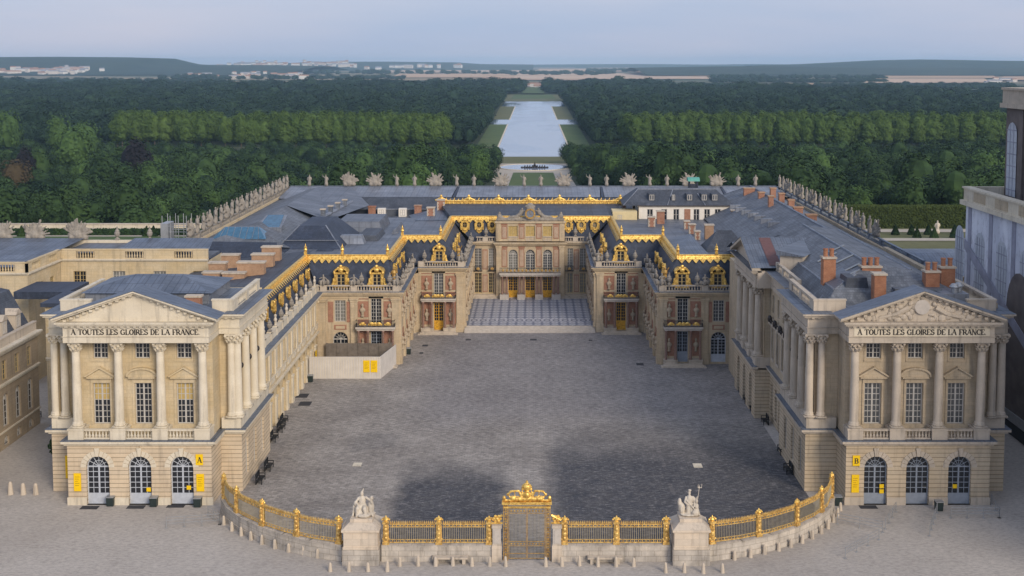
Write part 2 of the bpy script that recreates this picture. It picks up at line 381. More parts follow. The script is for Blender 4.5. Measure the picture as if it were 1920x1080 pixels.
def court_mat():
    g = G('court setts'); p = g.co(); x, y, z = g.xyz(p)
    n1 = g.noise(p, .12, 5, .6); n2 = g.noise(g.scale(p, (1, 1, 1)), .35, 5, .65)
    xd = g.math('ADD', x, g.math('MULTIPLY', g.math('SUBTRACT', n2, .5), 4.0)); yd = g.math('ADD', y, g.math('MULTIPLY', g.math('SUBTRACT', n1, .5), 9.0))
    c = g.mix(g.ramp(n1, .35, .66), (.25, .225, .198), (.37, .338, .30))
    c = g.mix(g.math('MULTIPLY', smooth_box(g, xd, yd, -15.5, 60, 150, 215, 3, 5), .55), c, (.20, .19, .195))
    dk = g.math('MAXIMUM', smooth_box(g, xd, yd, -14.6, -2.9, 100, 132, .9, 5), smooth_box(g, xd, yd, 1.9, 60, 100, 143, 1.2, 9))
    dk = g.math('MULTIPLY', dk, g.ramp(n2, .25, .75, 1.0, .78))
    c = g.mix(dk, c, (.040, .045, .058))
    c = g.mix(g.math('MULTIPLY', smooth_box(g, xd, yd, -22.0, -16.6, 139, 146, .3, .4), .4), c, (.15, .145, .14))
    s1 = g.noise(g.scale(p, (1, 2.2, 1)), 1.5, 6, .8); s2 = g.noise(g.scale(p, (1, 1.6, 1)), .55, 5, .7)
    c = g.mix(g.ramp(s1, .5, .66, 0, .6), c, (.36, .335, .315)); c = g.mix(g.ramp(s1, .5, .36, 0, .7), c, (.075, .075, .08))
    c = g.mix(g.ramp(s2, .56, .74, 0, .4), c, (.34, .32, .30)); c = g.mix(g.ramp(s2, .44, .28, 0, .4), c, (.09, .088, .092))
    bt = g.n('ShaderNodeTexBrick'); g.set(bt.inputs['Vector'], p); bt.inputs['Scale'].default_value = 1; bt.inputs['Brick Width'].default_value = .62; bt.inputs['Row Height'].default_value = .42; bt.inputs['Mortar Size'].default_value = .03; bt.inputs['Color1'].default_value = (.78, .78, .78, 1); bt.inputs['Color2'].default_value = (1.25, 1.25, 1.25, 1); bt.inputs['Mortar'].default_value = (.7, .7, .7, 1)
    c = g.mix(.75, c, bt.outputs['Color'], 'MULTIPLY')
    ln = g.math('LESS_THAN', g.math('ABSOLUTE', g.math('ADD', x, .6)), .35)
    for k in (-16.2, 15.0): ln = g.math('MAXIMUM', ln, g.math('LESS_THAN', g.math('ABSOLUTE', g.math('SUBTRACT', x, k)), .22))
    c = g.mix(g.math('MULTIPLY', ln, g.ramp(n2, .4, .65, .0, .22)), c, (.36, .33, .31))
    g.bump(s1, .5, .04)
    return g.done(c, .85)
def marble_mat():
    g = G('patterned marble paving'); x, y, z = g.xyz(g.co())
    def diag(sc_):
        u = g.math('DIVIDE', g.math('ADD', x, y), sc_); v = g.math('DIVIDE', g.math('SUBTRACT', x, y), sc_)
        ck = g.n('ShaderNodeTexChecker'); ck.inputs['Scale'].default_value = 1; g.set(ck.inputs['Vector'], g.vec(u, v, .5)); return ck.outputs['Fac']
    a, b = diag(1.5), diag(.75)
    c = g.mix(a, (.56, .56, .58), (.17, .19, .25)); c = g.mix(g.math('MULTIPLY', b, .45), c, (.07, .08, .12))
    band = g.math('MULTIPLY', g.math('GREATER_THAN', y, 206.2), g.math('LESS_THAN', y, 208.2))
    wv = g.math('ABSOLUTE', g.math('SUBTRACT', g.math('FRACT', g.math('DIVIDE', x, 1.6)), .5))
    wy = g.math('ABSOLUTE', g.math('DIVIDE', g.math('SUBTRACT', y, 207.2), 2.0))
    ring = g.math('SQRT', g.math('ADD', g.math('MULTIPLY', wv, wv), g.math('MULTIPLY', wy, wy)))
    rg = g.math('MULTIPLY', g.math('GREATER_THAN', ring, .24), g.math('LESS_THAN', ring, .40))
    c = g.mix(band, c, g.mix(rg, (.46, .46, .49), (.07, .08, .12)))
    edge = g.math('GREATER_THAN', g.math('ABSOLUTE', g.math('ADD', x, .6)), 10.6)
    c = g.mix(edge, c, (.16, .17, .20))
    c = g.mix(g.ramp(g.noise(g.co(), .8, 4), .4, .7, 0, .35), c, (.30, .30, .33))
    return g.done(c, .55)
def zter(y, x=0.0):
    P = [(-200, 0), (285, 0), (345, -2), (420, -11), (560, -19), (700, -26), (860, -33.5), (985, -36), (2700, -36), (4500, -34), (6000, -28), (9000, -22), (40000, -20)]
    for (a, za), (b, zb) in zip(P, P[1:]):
        if y <= b:
            t = max(0, (y - a) / (b - a)); z = za + (zb - za) * t; break
    else: z = -20
    if x < -58 and 352 < y < 985: z -= 9 * min(1, (-58 - x) / 20) * min(1, (y - 352) / 20) * min(1, (985 - y) / 300)
    return z
def terrain():
    ys = [-150, 0, 100, 180, 285, 315, 345, 352, 372, 395, 420, 450, 500, 560, 630, 700, 780, 860, 920, 985, 1200, 1700, 2700, 3500, 4500, 6000, 9000, 14000, 40000]
    xs = [-16000, -6000, -2500, -1000, -500, -300, -150, -100, -78, -68, -58, -30, 0, 30, 100, 200, 300, 500, 1000, 2500, 6000, 16000]
    mb = MB()
    for y in ys:
        for x in xs: mb.v.append((x, y, zter(y, x) - .06))
    n = len(xs)
    for j in range(len(ys) - 1):
        for i in range(n - 1): mb.f.append((j * n + i, j * n + i + 1, (j + 1) * n + i + 1, (j + 1) * n + i)); mb.mi.append(0)
    g = G('woodland floor and plain'); p = g.co(); x, y, z = g.xyz(p)
    pl = g.mix(g.ramp(g.noise(g.scale(p, (.0006, .0016, 1)), 1.0, 3), .45, .56), (.05, .075, .035), (.34, .25, .15))
    c = g.mix(g.ramp(y, 4300, 5200), (.035, .05, .022), pl)
    g.done(c, .9); return mb.build('terrain', g.m, kind='structure')
terrain()
def sheet(name, pts, mat, z=None):
    mb = MB(); mb.poly([(p[0], p[1], z if z is not None else p[2]) for p in pts]); return mb.build(name, mat, kind='structure')
forecourt = sheet('forecourt_paving', [(-150, -20), (150, -20), (150, 183), (-150, 183)], forecourt_mat(), 0)
CURVE_L = [(-31.8, 119.6), (-30.6, 117.0), (-28.6, 114.4), (-26.2, 112.1), (-23.6, 110.2), (-20.8, 108.7), (-17.7, 107.6)]
CURVE_R = [(16.2, 107.6), (19.4, 108.6), (22.4, 110.0), (25.2, 111.9), (27.6, 114.2), (29.5, 116.8), (30.7, 119.8)]
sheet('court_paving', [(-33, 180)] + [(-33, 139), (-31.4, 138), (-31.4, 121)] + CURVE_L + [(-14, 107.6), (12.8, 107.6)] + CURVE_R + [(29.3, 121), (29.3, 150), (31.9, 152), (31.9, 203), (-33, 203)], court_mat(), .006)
mb = MB(); mb.box(-11.8, 10.6, 202.6, 229, .0, .9)
for k in range(4): mb.box(-11.8, 10.6, 201.0 + .4 * k, 202.6 + .01 * k, 0, .18 * (k + 1) - .002)
mb.build('marble_court_steps', M_['whitem'], kind='structure')
sheet('marble_court_paving', [(-11.7, 202.9), (10.5, 202.9), (10.5, 228.2), (-11.7, 228.2)], marble_mat(), .905)

# ------------------------------------------------------------------ building kit
def wall(mb, M, x0, x1, z0, z1, ops=(), rev=.35, y=0.0):
    'a wall face with openings (cx, width, bottom, top, arched) and their reveals; x along it, y inwards'
    xs = {x0, x1}; zs = {z0, z1}
    for cx, w, zb, zt, ar in ops: xs |= {cx - w / 2, cx + w / 2}; zs |= {zb, zt}
    xs = sorted(xs); zs = sorted(zs)
    for a, b in zip(xs, xs[1:]):
        for c, d in zip(zs, zs[1:]):
            mx_, mz = (a + b) / 2, (c + d) / 2
            if any(abs(mx_ - o[0]) < o[1] / 2 and o[2] < mz < o[3] for o in ops): continue
            mb.add([(a, y, c), (b, y, c), (b, y, d), (a, y, d)], [(0, 1, 2, 3)], M)
    for cx, w, zb, zt, ar in ops:
        l, r = cx - w / 2, cx + w / 2; Y = y + rev; sp = zt - w / 2 if ar else zt
        mb.add([(l, y, zb), (l, y, sp), (l, Y, sp), (l, Y, zb)], [(0, 1, 2, 3)], M)
        mb.add([(r, y, zb), (r, Y, zb), (r, Y, sp), (r, y, sp)], [(0, 1, 2, 3)], M)
        mb.add([(l, y, zb), (l, Y, zb), (r, Y, zb), (r, y, zb)], [(0, 1, 2, 3)], M)
        if not ar: mb.add([(l, y, zt), (r, y, zt), (r, Y, zt), (l, Y, zt)], [(0, 1, 2, 3)], M); continue
        N = 12; pts = [(cx - w / 2 * math.cos(math.pi * k / N), sp + w / 2 * math.sin(math.pi * k / N)) for k in range(N + 1)]
        for k in range(N):
            (a, c), (b, d) = pts[k], pts[k + 1]
            cor = (l, zt) if k < N // 2 else (r, zt)
            mb.add([(a, y, c), (b, y, d), (cor[0], y, cor[1])], [(0, 1, 2)], M)
            mb.add([(a, y, c), (a, Y, c), (b, Y, d), (b, y, d)], [(0, 1, 2, 3)], M)
WC = {}
def winmesh(w, h, arch, nx, nz, panel, fm, gm, bars):
    key = (round(w, 2), round(h, 2), arch, nx, nz, panel, fm, gm, bars)
    if key in WC: return WC[key]
    mb = MB(); fw, mw = .10, bars; sp = h - w / 2 if arch else h
    mb.box(-w / 2, -w / 2 + fw, 0, .1, 0, sp); mb.box(w / 2 - fw, w / 2, 0, .1, 0, sp)
    mb.box(-w / 2 + fw, w / 2 - fw, .002, .1, 0, .1)
    if not arch: mb.box(-w / 2 + fw, w / 2 - fw, .002, .1, h - fw, h)
    else:
        mb.box(-w / 2 + fw, w / 2 - fw, .002, .1, sp - .08, sp + .06)
        N = 12
        for k in range(N):
            a, b = math.pi * k / N, math.pi * (k + 1) / N; q = w / 2
            mb.prism([(-q * math.cos(a), sp + q * math.sin(a)), (-q * math.cos(b), sp + q * math.sin(b)),
                      (-(q - fw) * math.cos(b), sp + (q - fw) * math.sin(b)), (-(q - fw) * math.cos(a), sp + (q - fw) * math.sin(a))], .004, .1)
        for k in range(1, 6):
            a = math.pi * k / 6; mb.tube((0, .05, sp), (-(w / 2 - fw) * math.cos(a), .05, sp + (w / 2 - fw) * math.sin(a)), mw * .55, n=4)
        for rr in (.26,):
            for k in range(10):
                a, b = math.pi * k / 10, math.pi * (k + 1) / 10
                mb.tube((-w * rr * math.cos(a), .05, sp + w * rr * math.sin(a)), (-w * rr * math.cos(b), .05, sp + w * rr * math.sin(b)), mw * .5, n=4)
    zb = panel if panel else .1
    if panel: mb.box(-w / 2 + fw, w / 2 - fw, .03, .09, .1, panel)
    for k in range(1, nx):
        x = -w / 2 + w * k / nx; q = mw * (1.5 if nx % 2 == 0 and k == nx // 2 else .5) * .8
        mb.box(x - q, x + q, .02, .08, zb, sp - (.08 if arch else fw))
    for k in range(1, nz):
        z = zb + (sp - zb) * k / nz; mb.box(-w / 2 + fw, w / 2 - fw, .03, .075, z - mw * .45, z + mw * .45)
    gb = MB(); pts = [(-w / 2 + .02, .07, .02), (w / 2 - .02, .07, .02)]
    if arch: pts += [((w / 2 - .02) * math.cos(math.pi * k / 12), .07, sp + (w / 2 - .02) * math.sin(math.pi * k / 12)) for k in range(13)]
    else: pts += [(w / 2 - .02, .07, h - .02), (-w / 2 + .02, .07, h - .02)]
    gb.poly(pts)
    WC[key] = (mb.mesh('window_frame', M_[fm]), gb.mesh('pane', M_[gm])); return WC[key]
def win(th, M, x, zb, w, h, arch=False, nx=4, nz=6, panel=0, fm='frame', gm='glass', depth=.22, name='window', bars=.06, blind=0, label=None):
    if gm == 'glass_l': gm = rnd.choice(('glass_l', 'glass_l', 'glass', 'glass_m'))
    a, b = winmesh(w, h, arch, nx, nz, panel, fm, gm, bars)
    o = place(name, a, M @ T((x, depth, zb)), th); child('pane', b, o)
    if blind:
        bb = MB(); bb.box(-w / 2 + .12, w / 2 - .12, .06, .066, h * (1 - blind), h - .1)
        child('blind', bb.mesh('blind', M_['blind']), o)
    if label: o['label'] = label
    return o
def shaft_profile(r, h): return [(r * 1.28, .0), (r * 1.28, .16), (r * 1.12, .2), (r * 1.2, .3), (r * 1.02, .42), (r, .5), (r, h * .33), (r * .97, h * .55), (r * .9, h * .8), (r * .85, h)]
CC = {}
def column(th, M, x, y, z, h, r, sm, cap=True, name='column'):
    key = (round(h, 2), r, sm)
    if key not in CC:
        ch = r * 2.3; mb = MB(); mb.lathe([(a, b + .18) for a, b in shaft_profile(r, h - ch - .18)], 20); mb.box(-r * 1.4, r * 1.4, -r * 1.4, r * 1.4, 0, .18)
        cp = MB(); cp.lathe([(r * .86, 0), (r * .98, .08), (r * .86, .14), (r * .9, ch * .5), (r * 1.25, ch * .86)], 16)
        for ring, zz, rr in ((8, .28, 1.02), (8, .55, 1.12)):
            for k in range(ring):
                a = 2 * math.pi * (k + (.5 if zz > .4 else 0)) / ring
                cp.tube((r * .9 * math.cos(a), r * .9 * math.sin(a), ch * (zz - .22)), (r * rr * 1.2 * math.cos(a), r * rr * 1.2 * math.sin(a), ch * (zz + .08)), .11, .17, 5)
        for sx in (-1, 1):
            for sy in (-1, 1): cp.ball((sx * r * 1.15, sy * r * 1.15, ch * .8), .17, 6, 4)
        cp.box(-r * 1.35, r * 1.35, -r * 1.35, r * 1.35, ch * .86, ch)
        CC[key] = (mb.mesh('column', M_[sm], smooth=False), cp.mesh('capital', M_[sm]), h - ch)
        for p in CC[key][0].polygons: p.use_smooth = len(p.vertices) == 4 and abs(p.normal.z) < .5
    a, b, hz = CC[key]
    o = place(name, a, M @ T((x, y, z)), th)
    c = child('capital', b, o); c.location = (0, 0, hz)
    return o
def balusters(mb, M, x0, x1, y, z, h, n=None, posts=()):
    'rail, plinth and turned balusters between x0 and x1'
    mb.box(x0, x1, y - .17, y + .17, z, z + .14, M); mb.box(x0, x1, y - .2, y + .2, z + h - .16, z + h, M)
    k = max(2, int((x1 - x0) / .42)) if n is None else n
    for i in range(k):
        x = x0 + (x1 - x0) * (i + .5) / k; hh = h - .3
        if any(abs(x - p) < .55 for p in posts): continue
        mb.lathe([(.07, 0), (.13, hh * .28), (.06, hh * .62), (.09, hh)], 5, (x, y, z + .14), M, cap=False)
    for p in posts: mb.box(p - .5, p + .5, y - .235, y + .235, z, z + h + .003, M)
def cornice(mb, M, x0, x1, z, steps, dent=0, e=0.0):
    'stack of projecting bands; e lengthens both ends'
    for dz, pr in steps:
        mb.box(x0 - pr * e, x1 + pr * e, -pr, .12, z, z + dz, M); z += dz
    return z
def dentils(mb, M, x0, x1, z, h, pr, pitch):
    n = int((x1 - x0) / pitch)
    for i in range(n):
        x = x0 + (x1 - x0) * (i + .5) / n; mb.box(x - pitch * .27, x + pitch * .27, -pr, .02, z, z + h, M)
def hip(mb, x0, x1, y0, y1, z0, z1, ins=None, axis='x', flat=0.0):
    'hipped roof; ridge along axis'
    if axis == 'x':
        i = ins if ins is not None else (y1 - y0) / 2; ym = (y0 + y1) / 2
        a, b = (x0 + i, ym - flat, z1), (x1 - i, ym - flat, z1); c, d = (x1 - i, ym + flat, z1), (x0 + i, ym + flat, z1)
        P = [(x0, y0, z0), (x1, y0, z0), (x1, y1, z0), (x0, y1, z0), a, b, c, d]
    else:
        i = ins if ins is not None else (x1 - x0) / 2; xm = (x0 + x1) / 2
        P = [(x0, y0, z0), (x1, y0, z0), (x1, y1, z0), (x0, y1, z0), (xm - flat, y0 + i, z1), (xm + flat, y0 + i, z1), (xm + flat, y1 - i, z1), (xm - flat, y1 - i, z1)]
    F = [(0, 1, 5, 4), (1, 2, 6, 5), (2, 3, 7, 6), (3, 0, 4, 7)]
    if flat: F.append((4, 5, 6, 7))
    mb.add(P, F)
def chimney(th, x, y, z, w, d, h, mat='brick_o', pots=0, capm='stone_greyp', quoin=False, label=None):
    mb = MB(); mb.box(x - w / 2, x + w / 2, y - d / 2, y + d / 2, z, z + h)
    o = mb.build('chimney', M_[mat], th, label=label)
    cb = MB(); cb.box(x - w / 2 - .12, x + w / 2 + .12, y - d / 2 - .12, y + d / 2 + .12, z + h, z + h + .2)
    if quoin:
        for sx in (-1, 1):
            k = 0; zz = z + .1
            while zz < z + h - .3:
                q = .32 if k % 2 else .2
                cb.box(x + sx * (w / 2 + .01), x + sx * (w / 2 - q), y - d / 2 - .015, y + d / 2 + .015, zz, zz + .3); zz += .32; k += 1
    c = cb.build('chimney_cap', M_[capm], o)
    for k in range(pots):
        pb = MB(); px_ = x - w / 2 + w * (k + .5) / pots
        pb.lathe([(.26, 0), (.26, .75), (.31, .78), (.31, .9), (.18, .9)], 10, (px_, y, z + h + .2)); pb.build('chimney_pot', M_['brick_o'], o, smooth=False)
    return o

# strokes of the serif capitals: (x0, z0, x1, z1, width)
def letter_strokes(ch):
    K, N_, S = .20, .085, .055
    D = {'A': ([(.08, 0, .42, 1, N_), (.42, 1, .78, 0, K), (.2, .36, .66, .36, N_)], .86), 'T': ([(.4, 0, .4, 1, K), (.02, .96, .78, .96, N_), (.04, .96, .04, .76, N_), (.76, .96, .76, .76, N_)], .8),
         'E': ([(.16, 0, .16, 1, K), (.1, .96, .66, .96, N_), (.1, .04, .68, .04, N_), (.16, .52, .52, .52, N_), (.65, .96, .65, .76, N_), (.68, .04, .68, .26, N_)], .74),
         'L': ([(.16, 0, .16, 1, K), (.06, .04, .66, .04, N_), (.65, .04, .65, .28, N_)], .7), 'F': ([(.16, 0, .16, 1, K), (.1, .96, .66, .96, N_), (.16, .5, .5, .5, N_), (.65, .96, .65, .74, N_)], .68),
         'I': ([(.16, 0, .16, 1, K)], .32), 'N': ([(.12, 0, .12, 1, N_), (.12, 1, .72, 0, K), (.74, 0, .74, 1, N_)], .86), 'U': ([(.14, .25, .14, 1, K), (.72, .25, .72, 1, N_), (.14, .28, .28, .06, K), (.28, .05, .55, .05, N_), (.55, .06, .72, .28, N_)], .84)}
    if ch in D: return D[ch]
    def arc(cx, cz, rx, rz, a0, a1, n, th_): return [(cx + rx * math.cos(R(a0 + (a1 - a0) * k / n)), cz + rz * math.sin(R(a0 + (a1 - a0) * k / n)), cx + rx * math.cos(R(a0 + (a1 - a0) * (k + 1) / n)), cz + rz * math.sin(R(a0 + (a1 - a0) * (k + 1) / n)), th_(a0 + (a1 - a0) * (k + .5) / n)) for k in range(n)]
    side = lambda a: N_ + (K - N_) * abs(math.cos(R(a)))
    if ch == 'O': return arc(.43, .5, .33, .45, 0, 360, 16, side), .88
    if ch == 'C': return arc(.45, .5, .35, .45, 42, 318, 12, side) + [(.72, .95, .72, .7, N_)], .82
    if ch == 'G': return arc(.45, .5, .35, .45, 42, 318, 12, side) + [(.74, .06, .74, .46, K * .8), (.6, .44, .86, .44, N_), (.72, .95, .72, .7, N_)], .92
    if ch == 'D': return [(.16, 0, .16, 1, K), (.06, .96, .36, .96, N_), (.06, .04, .36, .04, N_)] + arc(.36, .5, .36, .46, -90, 90, 8, side), .84
    if ch == 'R': return [(.16, 0, .16, 1, K), (.06, .96, .4, .96, N_), (.16, .48, .4, .48, N_)] + arc(.4, .72, .22, .24, -90, 90, 6, side) + [(.4, .48, .78, .02, K)], .82
    if ch == 'B': return [(.16, 0, .16, 1, K), (.06, .96, .4, .96, N_), (.16, .52, .4, .52, N_), (.06, .04, .42, .04, N_)] + arc(.4, .74, .2, .22, -90, 90, 6, side) + arc(.42, .28, .26, .24, -90, 90, 6, side), .78
    if ch == 'S': return arc(.36, .73, .23, .22, 30, 270, 8, side) + arc(.36, .28, .25, .23, 90, -150, 8, side) + [(.58, .95, .58, .72, N_), (.1, .05, .1, .3, N_)], .7
    if ch == '.': return [(.1, .08, .18, .08, .16)], .3
    return [], .45
def write(mb, M, text, x0, z0, h, width, y=-.03):
    tot = sum(letter_strokes(c)[1] for c in text); k = width / tot; x = x0
    for c in text:
        st, adv = letter_strokes(c)
        if c in 'AEFILNTRDB':     # serifs at the feet and heads of upright strokes
            ex = [(a, b - .0, wd) for a, b, a2, b2, wd in st if b in (0, 1) for a, b in ((a, b),)] + [(a2, b2, wd) for a, b, a2, b2, wd in st if b2 in (0, 1)]
            st = st + [(a - wd * .5 - .07, .025 if b == 0 else .975, a + wd * .5 + .07, .025 if b == 0 else .975, .05) for a, b, wd in ex]
        for i, (a, b, a2, b2, wd) in enumerate(st):
            p = Vector((x + a * k, z0 + b * h)); q = Vector((x + a2 * k, z0 + b2 * h)); d = q - p
            if d.length < 1e-5: continue
            d.normalize(); nn = Vector((-d.y, d.x)) * wd * h * .5; e = d * (.0 if c in 'ATNELFIRDB.' else .02 * h)
            yy = y - .0015 * (i % 9)
            mb.prism([tuple(p - e + nn), tuple(q + e + nn), tuple(q + e - nn), tuple(p - e - nn)], yy, y + .035, M)
        x += adv * k

# ------------------------------------------------------------------ sculpture kit
def sculpt(name, balls, caps, mats, voxel=.07, rough=.02, seed=1):
    'one continuous carved mass: ellipsoids and tapered limbs fused by a voxel remesh'
    mb = MB()
    for b in balls: mb.ball(b[0], b[1], 10, 7)
    for p, q, r1, r2 in caps:
        mb.tube(p, q, r1, r2, 8); mb.ball(p, r1 * .99, 8, 6); mb.ball(q, r2 * .99, 8, 6)
    me = mb.mesh(name, mats); o = bpy.data.objects.new('tmp', me); col.objects.link(o)
    m = o.modifiers.new('r', 'REMESH'); m.mode = 'VOXEL'; m.voxel_size = voxel
    dg = bpy.context.evaluated_depsgraph_get(); out = bpy.data.meshes.new_from_object(o.evaluated_get(dg)); out.name = name
    bpy.data.objects.remove(o)
    r = random.Random(seed)
    for v in out.vertices: v.co += Vector((r.gauss(0, rough), r.gauss(0, rough), r.gauss(0, rough)))
    out.polygons.foreach_set('use_smooth', [True] * len(out.polygons)); return out
def figure(h=2.4, lean=0.0, arm=0, x=0.0, y=0.0, z=0.0):
    'draped standing figure'
    k = h / 2.4; P = lambda a, b, c: (x + (a + lean * c) * k, y + b * k, z + c * k)
    balls = [(P(0, 0, 2.22), (.15 * k, .16 * k, .19 * k)), (P(0, .0, 1.62), (.33 * k, .24 * k, .38 * k))]
    caps = [(P(-.12, 0, .1), P(-.08, 0, 1.2), .24 * k, .24 * k), (P(.16, -.1, .1), P(.08, 0, 1.2), .2 * k, .24 * k), (P(0, 0, 1.15), P(0, 0, 1.75), .3 * k, .28 * k), (P(0, 0, 1.8), P(0, 0, 2.1), .12 * k, .1 * k)]
    caps += [(P(-.32, 0, 1.8), P(-.46, -.08, 1.35), .11 * k, .1 * k), (P(-.46, -.08, 1.35), P(-.2, -.28, 1.15), .1 * k, .07 * k)]
    if arm == 0: caps += [(P(.32, 0, 1.8), P(.48, -.05, 1.38), .11 * k, .1 * k), (P(.48, -.05, 1.38), P(.4, -.25, 1.0), .1 * k, .07 * k)]
    else: caps += [(P(.32, 0, 1.8), P(.62, -.1, 1.95), .11 * k, .1 * k), (P(.62, -.1, 1.95), P(.7, -.2, 2.4), .09 * k, .07 * k)]
    balls.append((P(0, .06, .35), (.42 * k, .34 * k, .42 * k)))
    return balls, caps
def seated(x=0, y=0, z=0, k=1.0, mir=1):
    P = lambda a, b, c: (x + a * k * mir, y + b * k, z + c * k)
    balls = [(P(0, -.05, 2.05), (.17 * k, .19 * k, .22 * k)), (P(0, .05, 1.45), (.36 * k, .27 * k, .42 * k)), (P(0, 0, .55), (.6 * k, .5 * k, .5 * k)), (P(-.1, -.25, .35), (.5 * k, .4 * k, .4 * k)), (P(0, 0, 2.2), (.14 * k, .16 * k, .12 * k))]
    caps = [(P(0, 0, .9), P(0, .03, 1.6), .36 * k, .3 * k), (P(0, .02, 1.75), P(0, -.03, 1.98), .12 * k, .11 * k),
            (P(-.2, 0, .9), P(-.35, -.6, .85), .24 * k, .2 * k), (P(-.35, -.6, .85), P(-.42, -.62, .1), .18 * k, .12 * k),
            (P(.2, 0, .9), P(.3, -.62, .8), .24 * k, .2 * k), (P(.3, -.62, .8), P(.5, -.75, .08), .18 * k, .12 * k)]
    return balls, caps
SC = {}
for v in range(3):
    b, c = figure(2.5, (-.04, .05, .0)[v], v % 2); SC['statue%d' % v] = sculpt('statue', b, c, M_['statue'], .09, .012, v)
r_ = random.Random(5)
for v in range(3):          # trophies of arms: breastplate with a fan of flags and spears
    b = [((0, 0, .55), (.8, .45, .7)), ((0, -.15, 1.15), (.5, .4, .55)), ((0, -.1, 1.75), (.24, .24, .28)), ((-.7, 0, .3), (.5, .4, .4)), ((.7, 0, .3), (.5, .4, .4))]
    c = []
    for k in range(17):
        a = R(14 + 152 * k / 16 + r_.uniform(-5, 5)); L_ = r_.uniform(1.25, 2.15)
        c.append(((.25 * math.cos(a), .08, .5), (L_ * .85 * math.cos(a), .12, .4 + L_ * math.sin(a)), .16, r_.uniform(.05, .17)))
    for k in range(5): b.append(((r_.uniform(-1, 1), -.2, r_.uniform(.3, 1.2)), r_.uniform(.18, .32)))
    SC['trophy%d' % v] = sculpt('trophy', b, c, M_['statue'], .075, .02, v)
vb = MB(); vb.box(-.35, .35, -.35, .35, 0, .3); vb.lathe([(.3, .3), (.2, .45), (.16, .55), (.42, .85), (.52, 1.2), (.46, 1.35), (.36, 1.5), (.42, 1.6), (.3, 1.7), (.2, 1.95), (.08, 2.1), (.14, 2.25), (.02, 2.45)], 12)
SC['vase'] = vb.mesh('vase', M_['statue'], smooth=False)
BW = dict(); SC['bust'] = sculpt('bust', [((0, 0, 1.38), (.17, .2, .24)), ((0, 0, .82), (.4, .24, .3)), ((0, 0, .1), (.24, .24, .1))], [((0, 0, .95), (0, 0, 1.25), .17, .12), ((0, 0, .1), (0, 0, .6), .16, .2)], M_['statue_w'], .06, .006)
SC['wall_bust'] = SC['bust'].copy(); SC['wall_bust'].materials[0] = M_['bust_stone']
bb_, cc_ = seated(0, 0, 0, .8)
SC['group'] = sculpt('sculpture', bb_ + [((.75, .1, .5), (.35, .3, .5)), ((-.7, .1, .4), (.3, .3, .4))], cc_ + [((.3, 0, 1.3), (.75, -.1, 1.0), .11, .09), ((-.3, 0, 1.3), (-.6, -.3, 1.1), .11, .09)], M_['statue'], .07, .012)
def sculpture(name, key, x, y, z, rot, sc_, label, cat, group=None):
    o = bpy.data.objects.new(name, SC[key]); col.objects.link(o); o.location = (x, y, z); o.rotation_euler = (0, 0, R(rot)); o.scale = (sc_,) * 3
    return tag(o, label, cat, group)

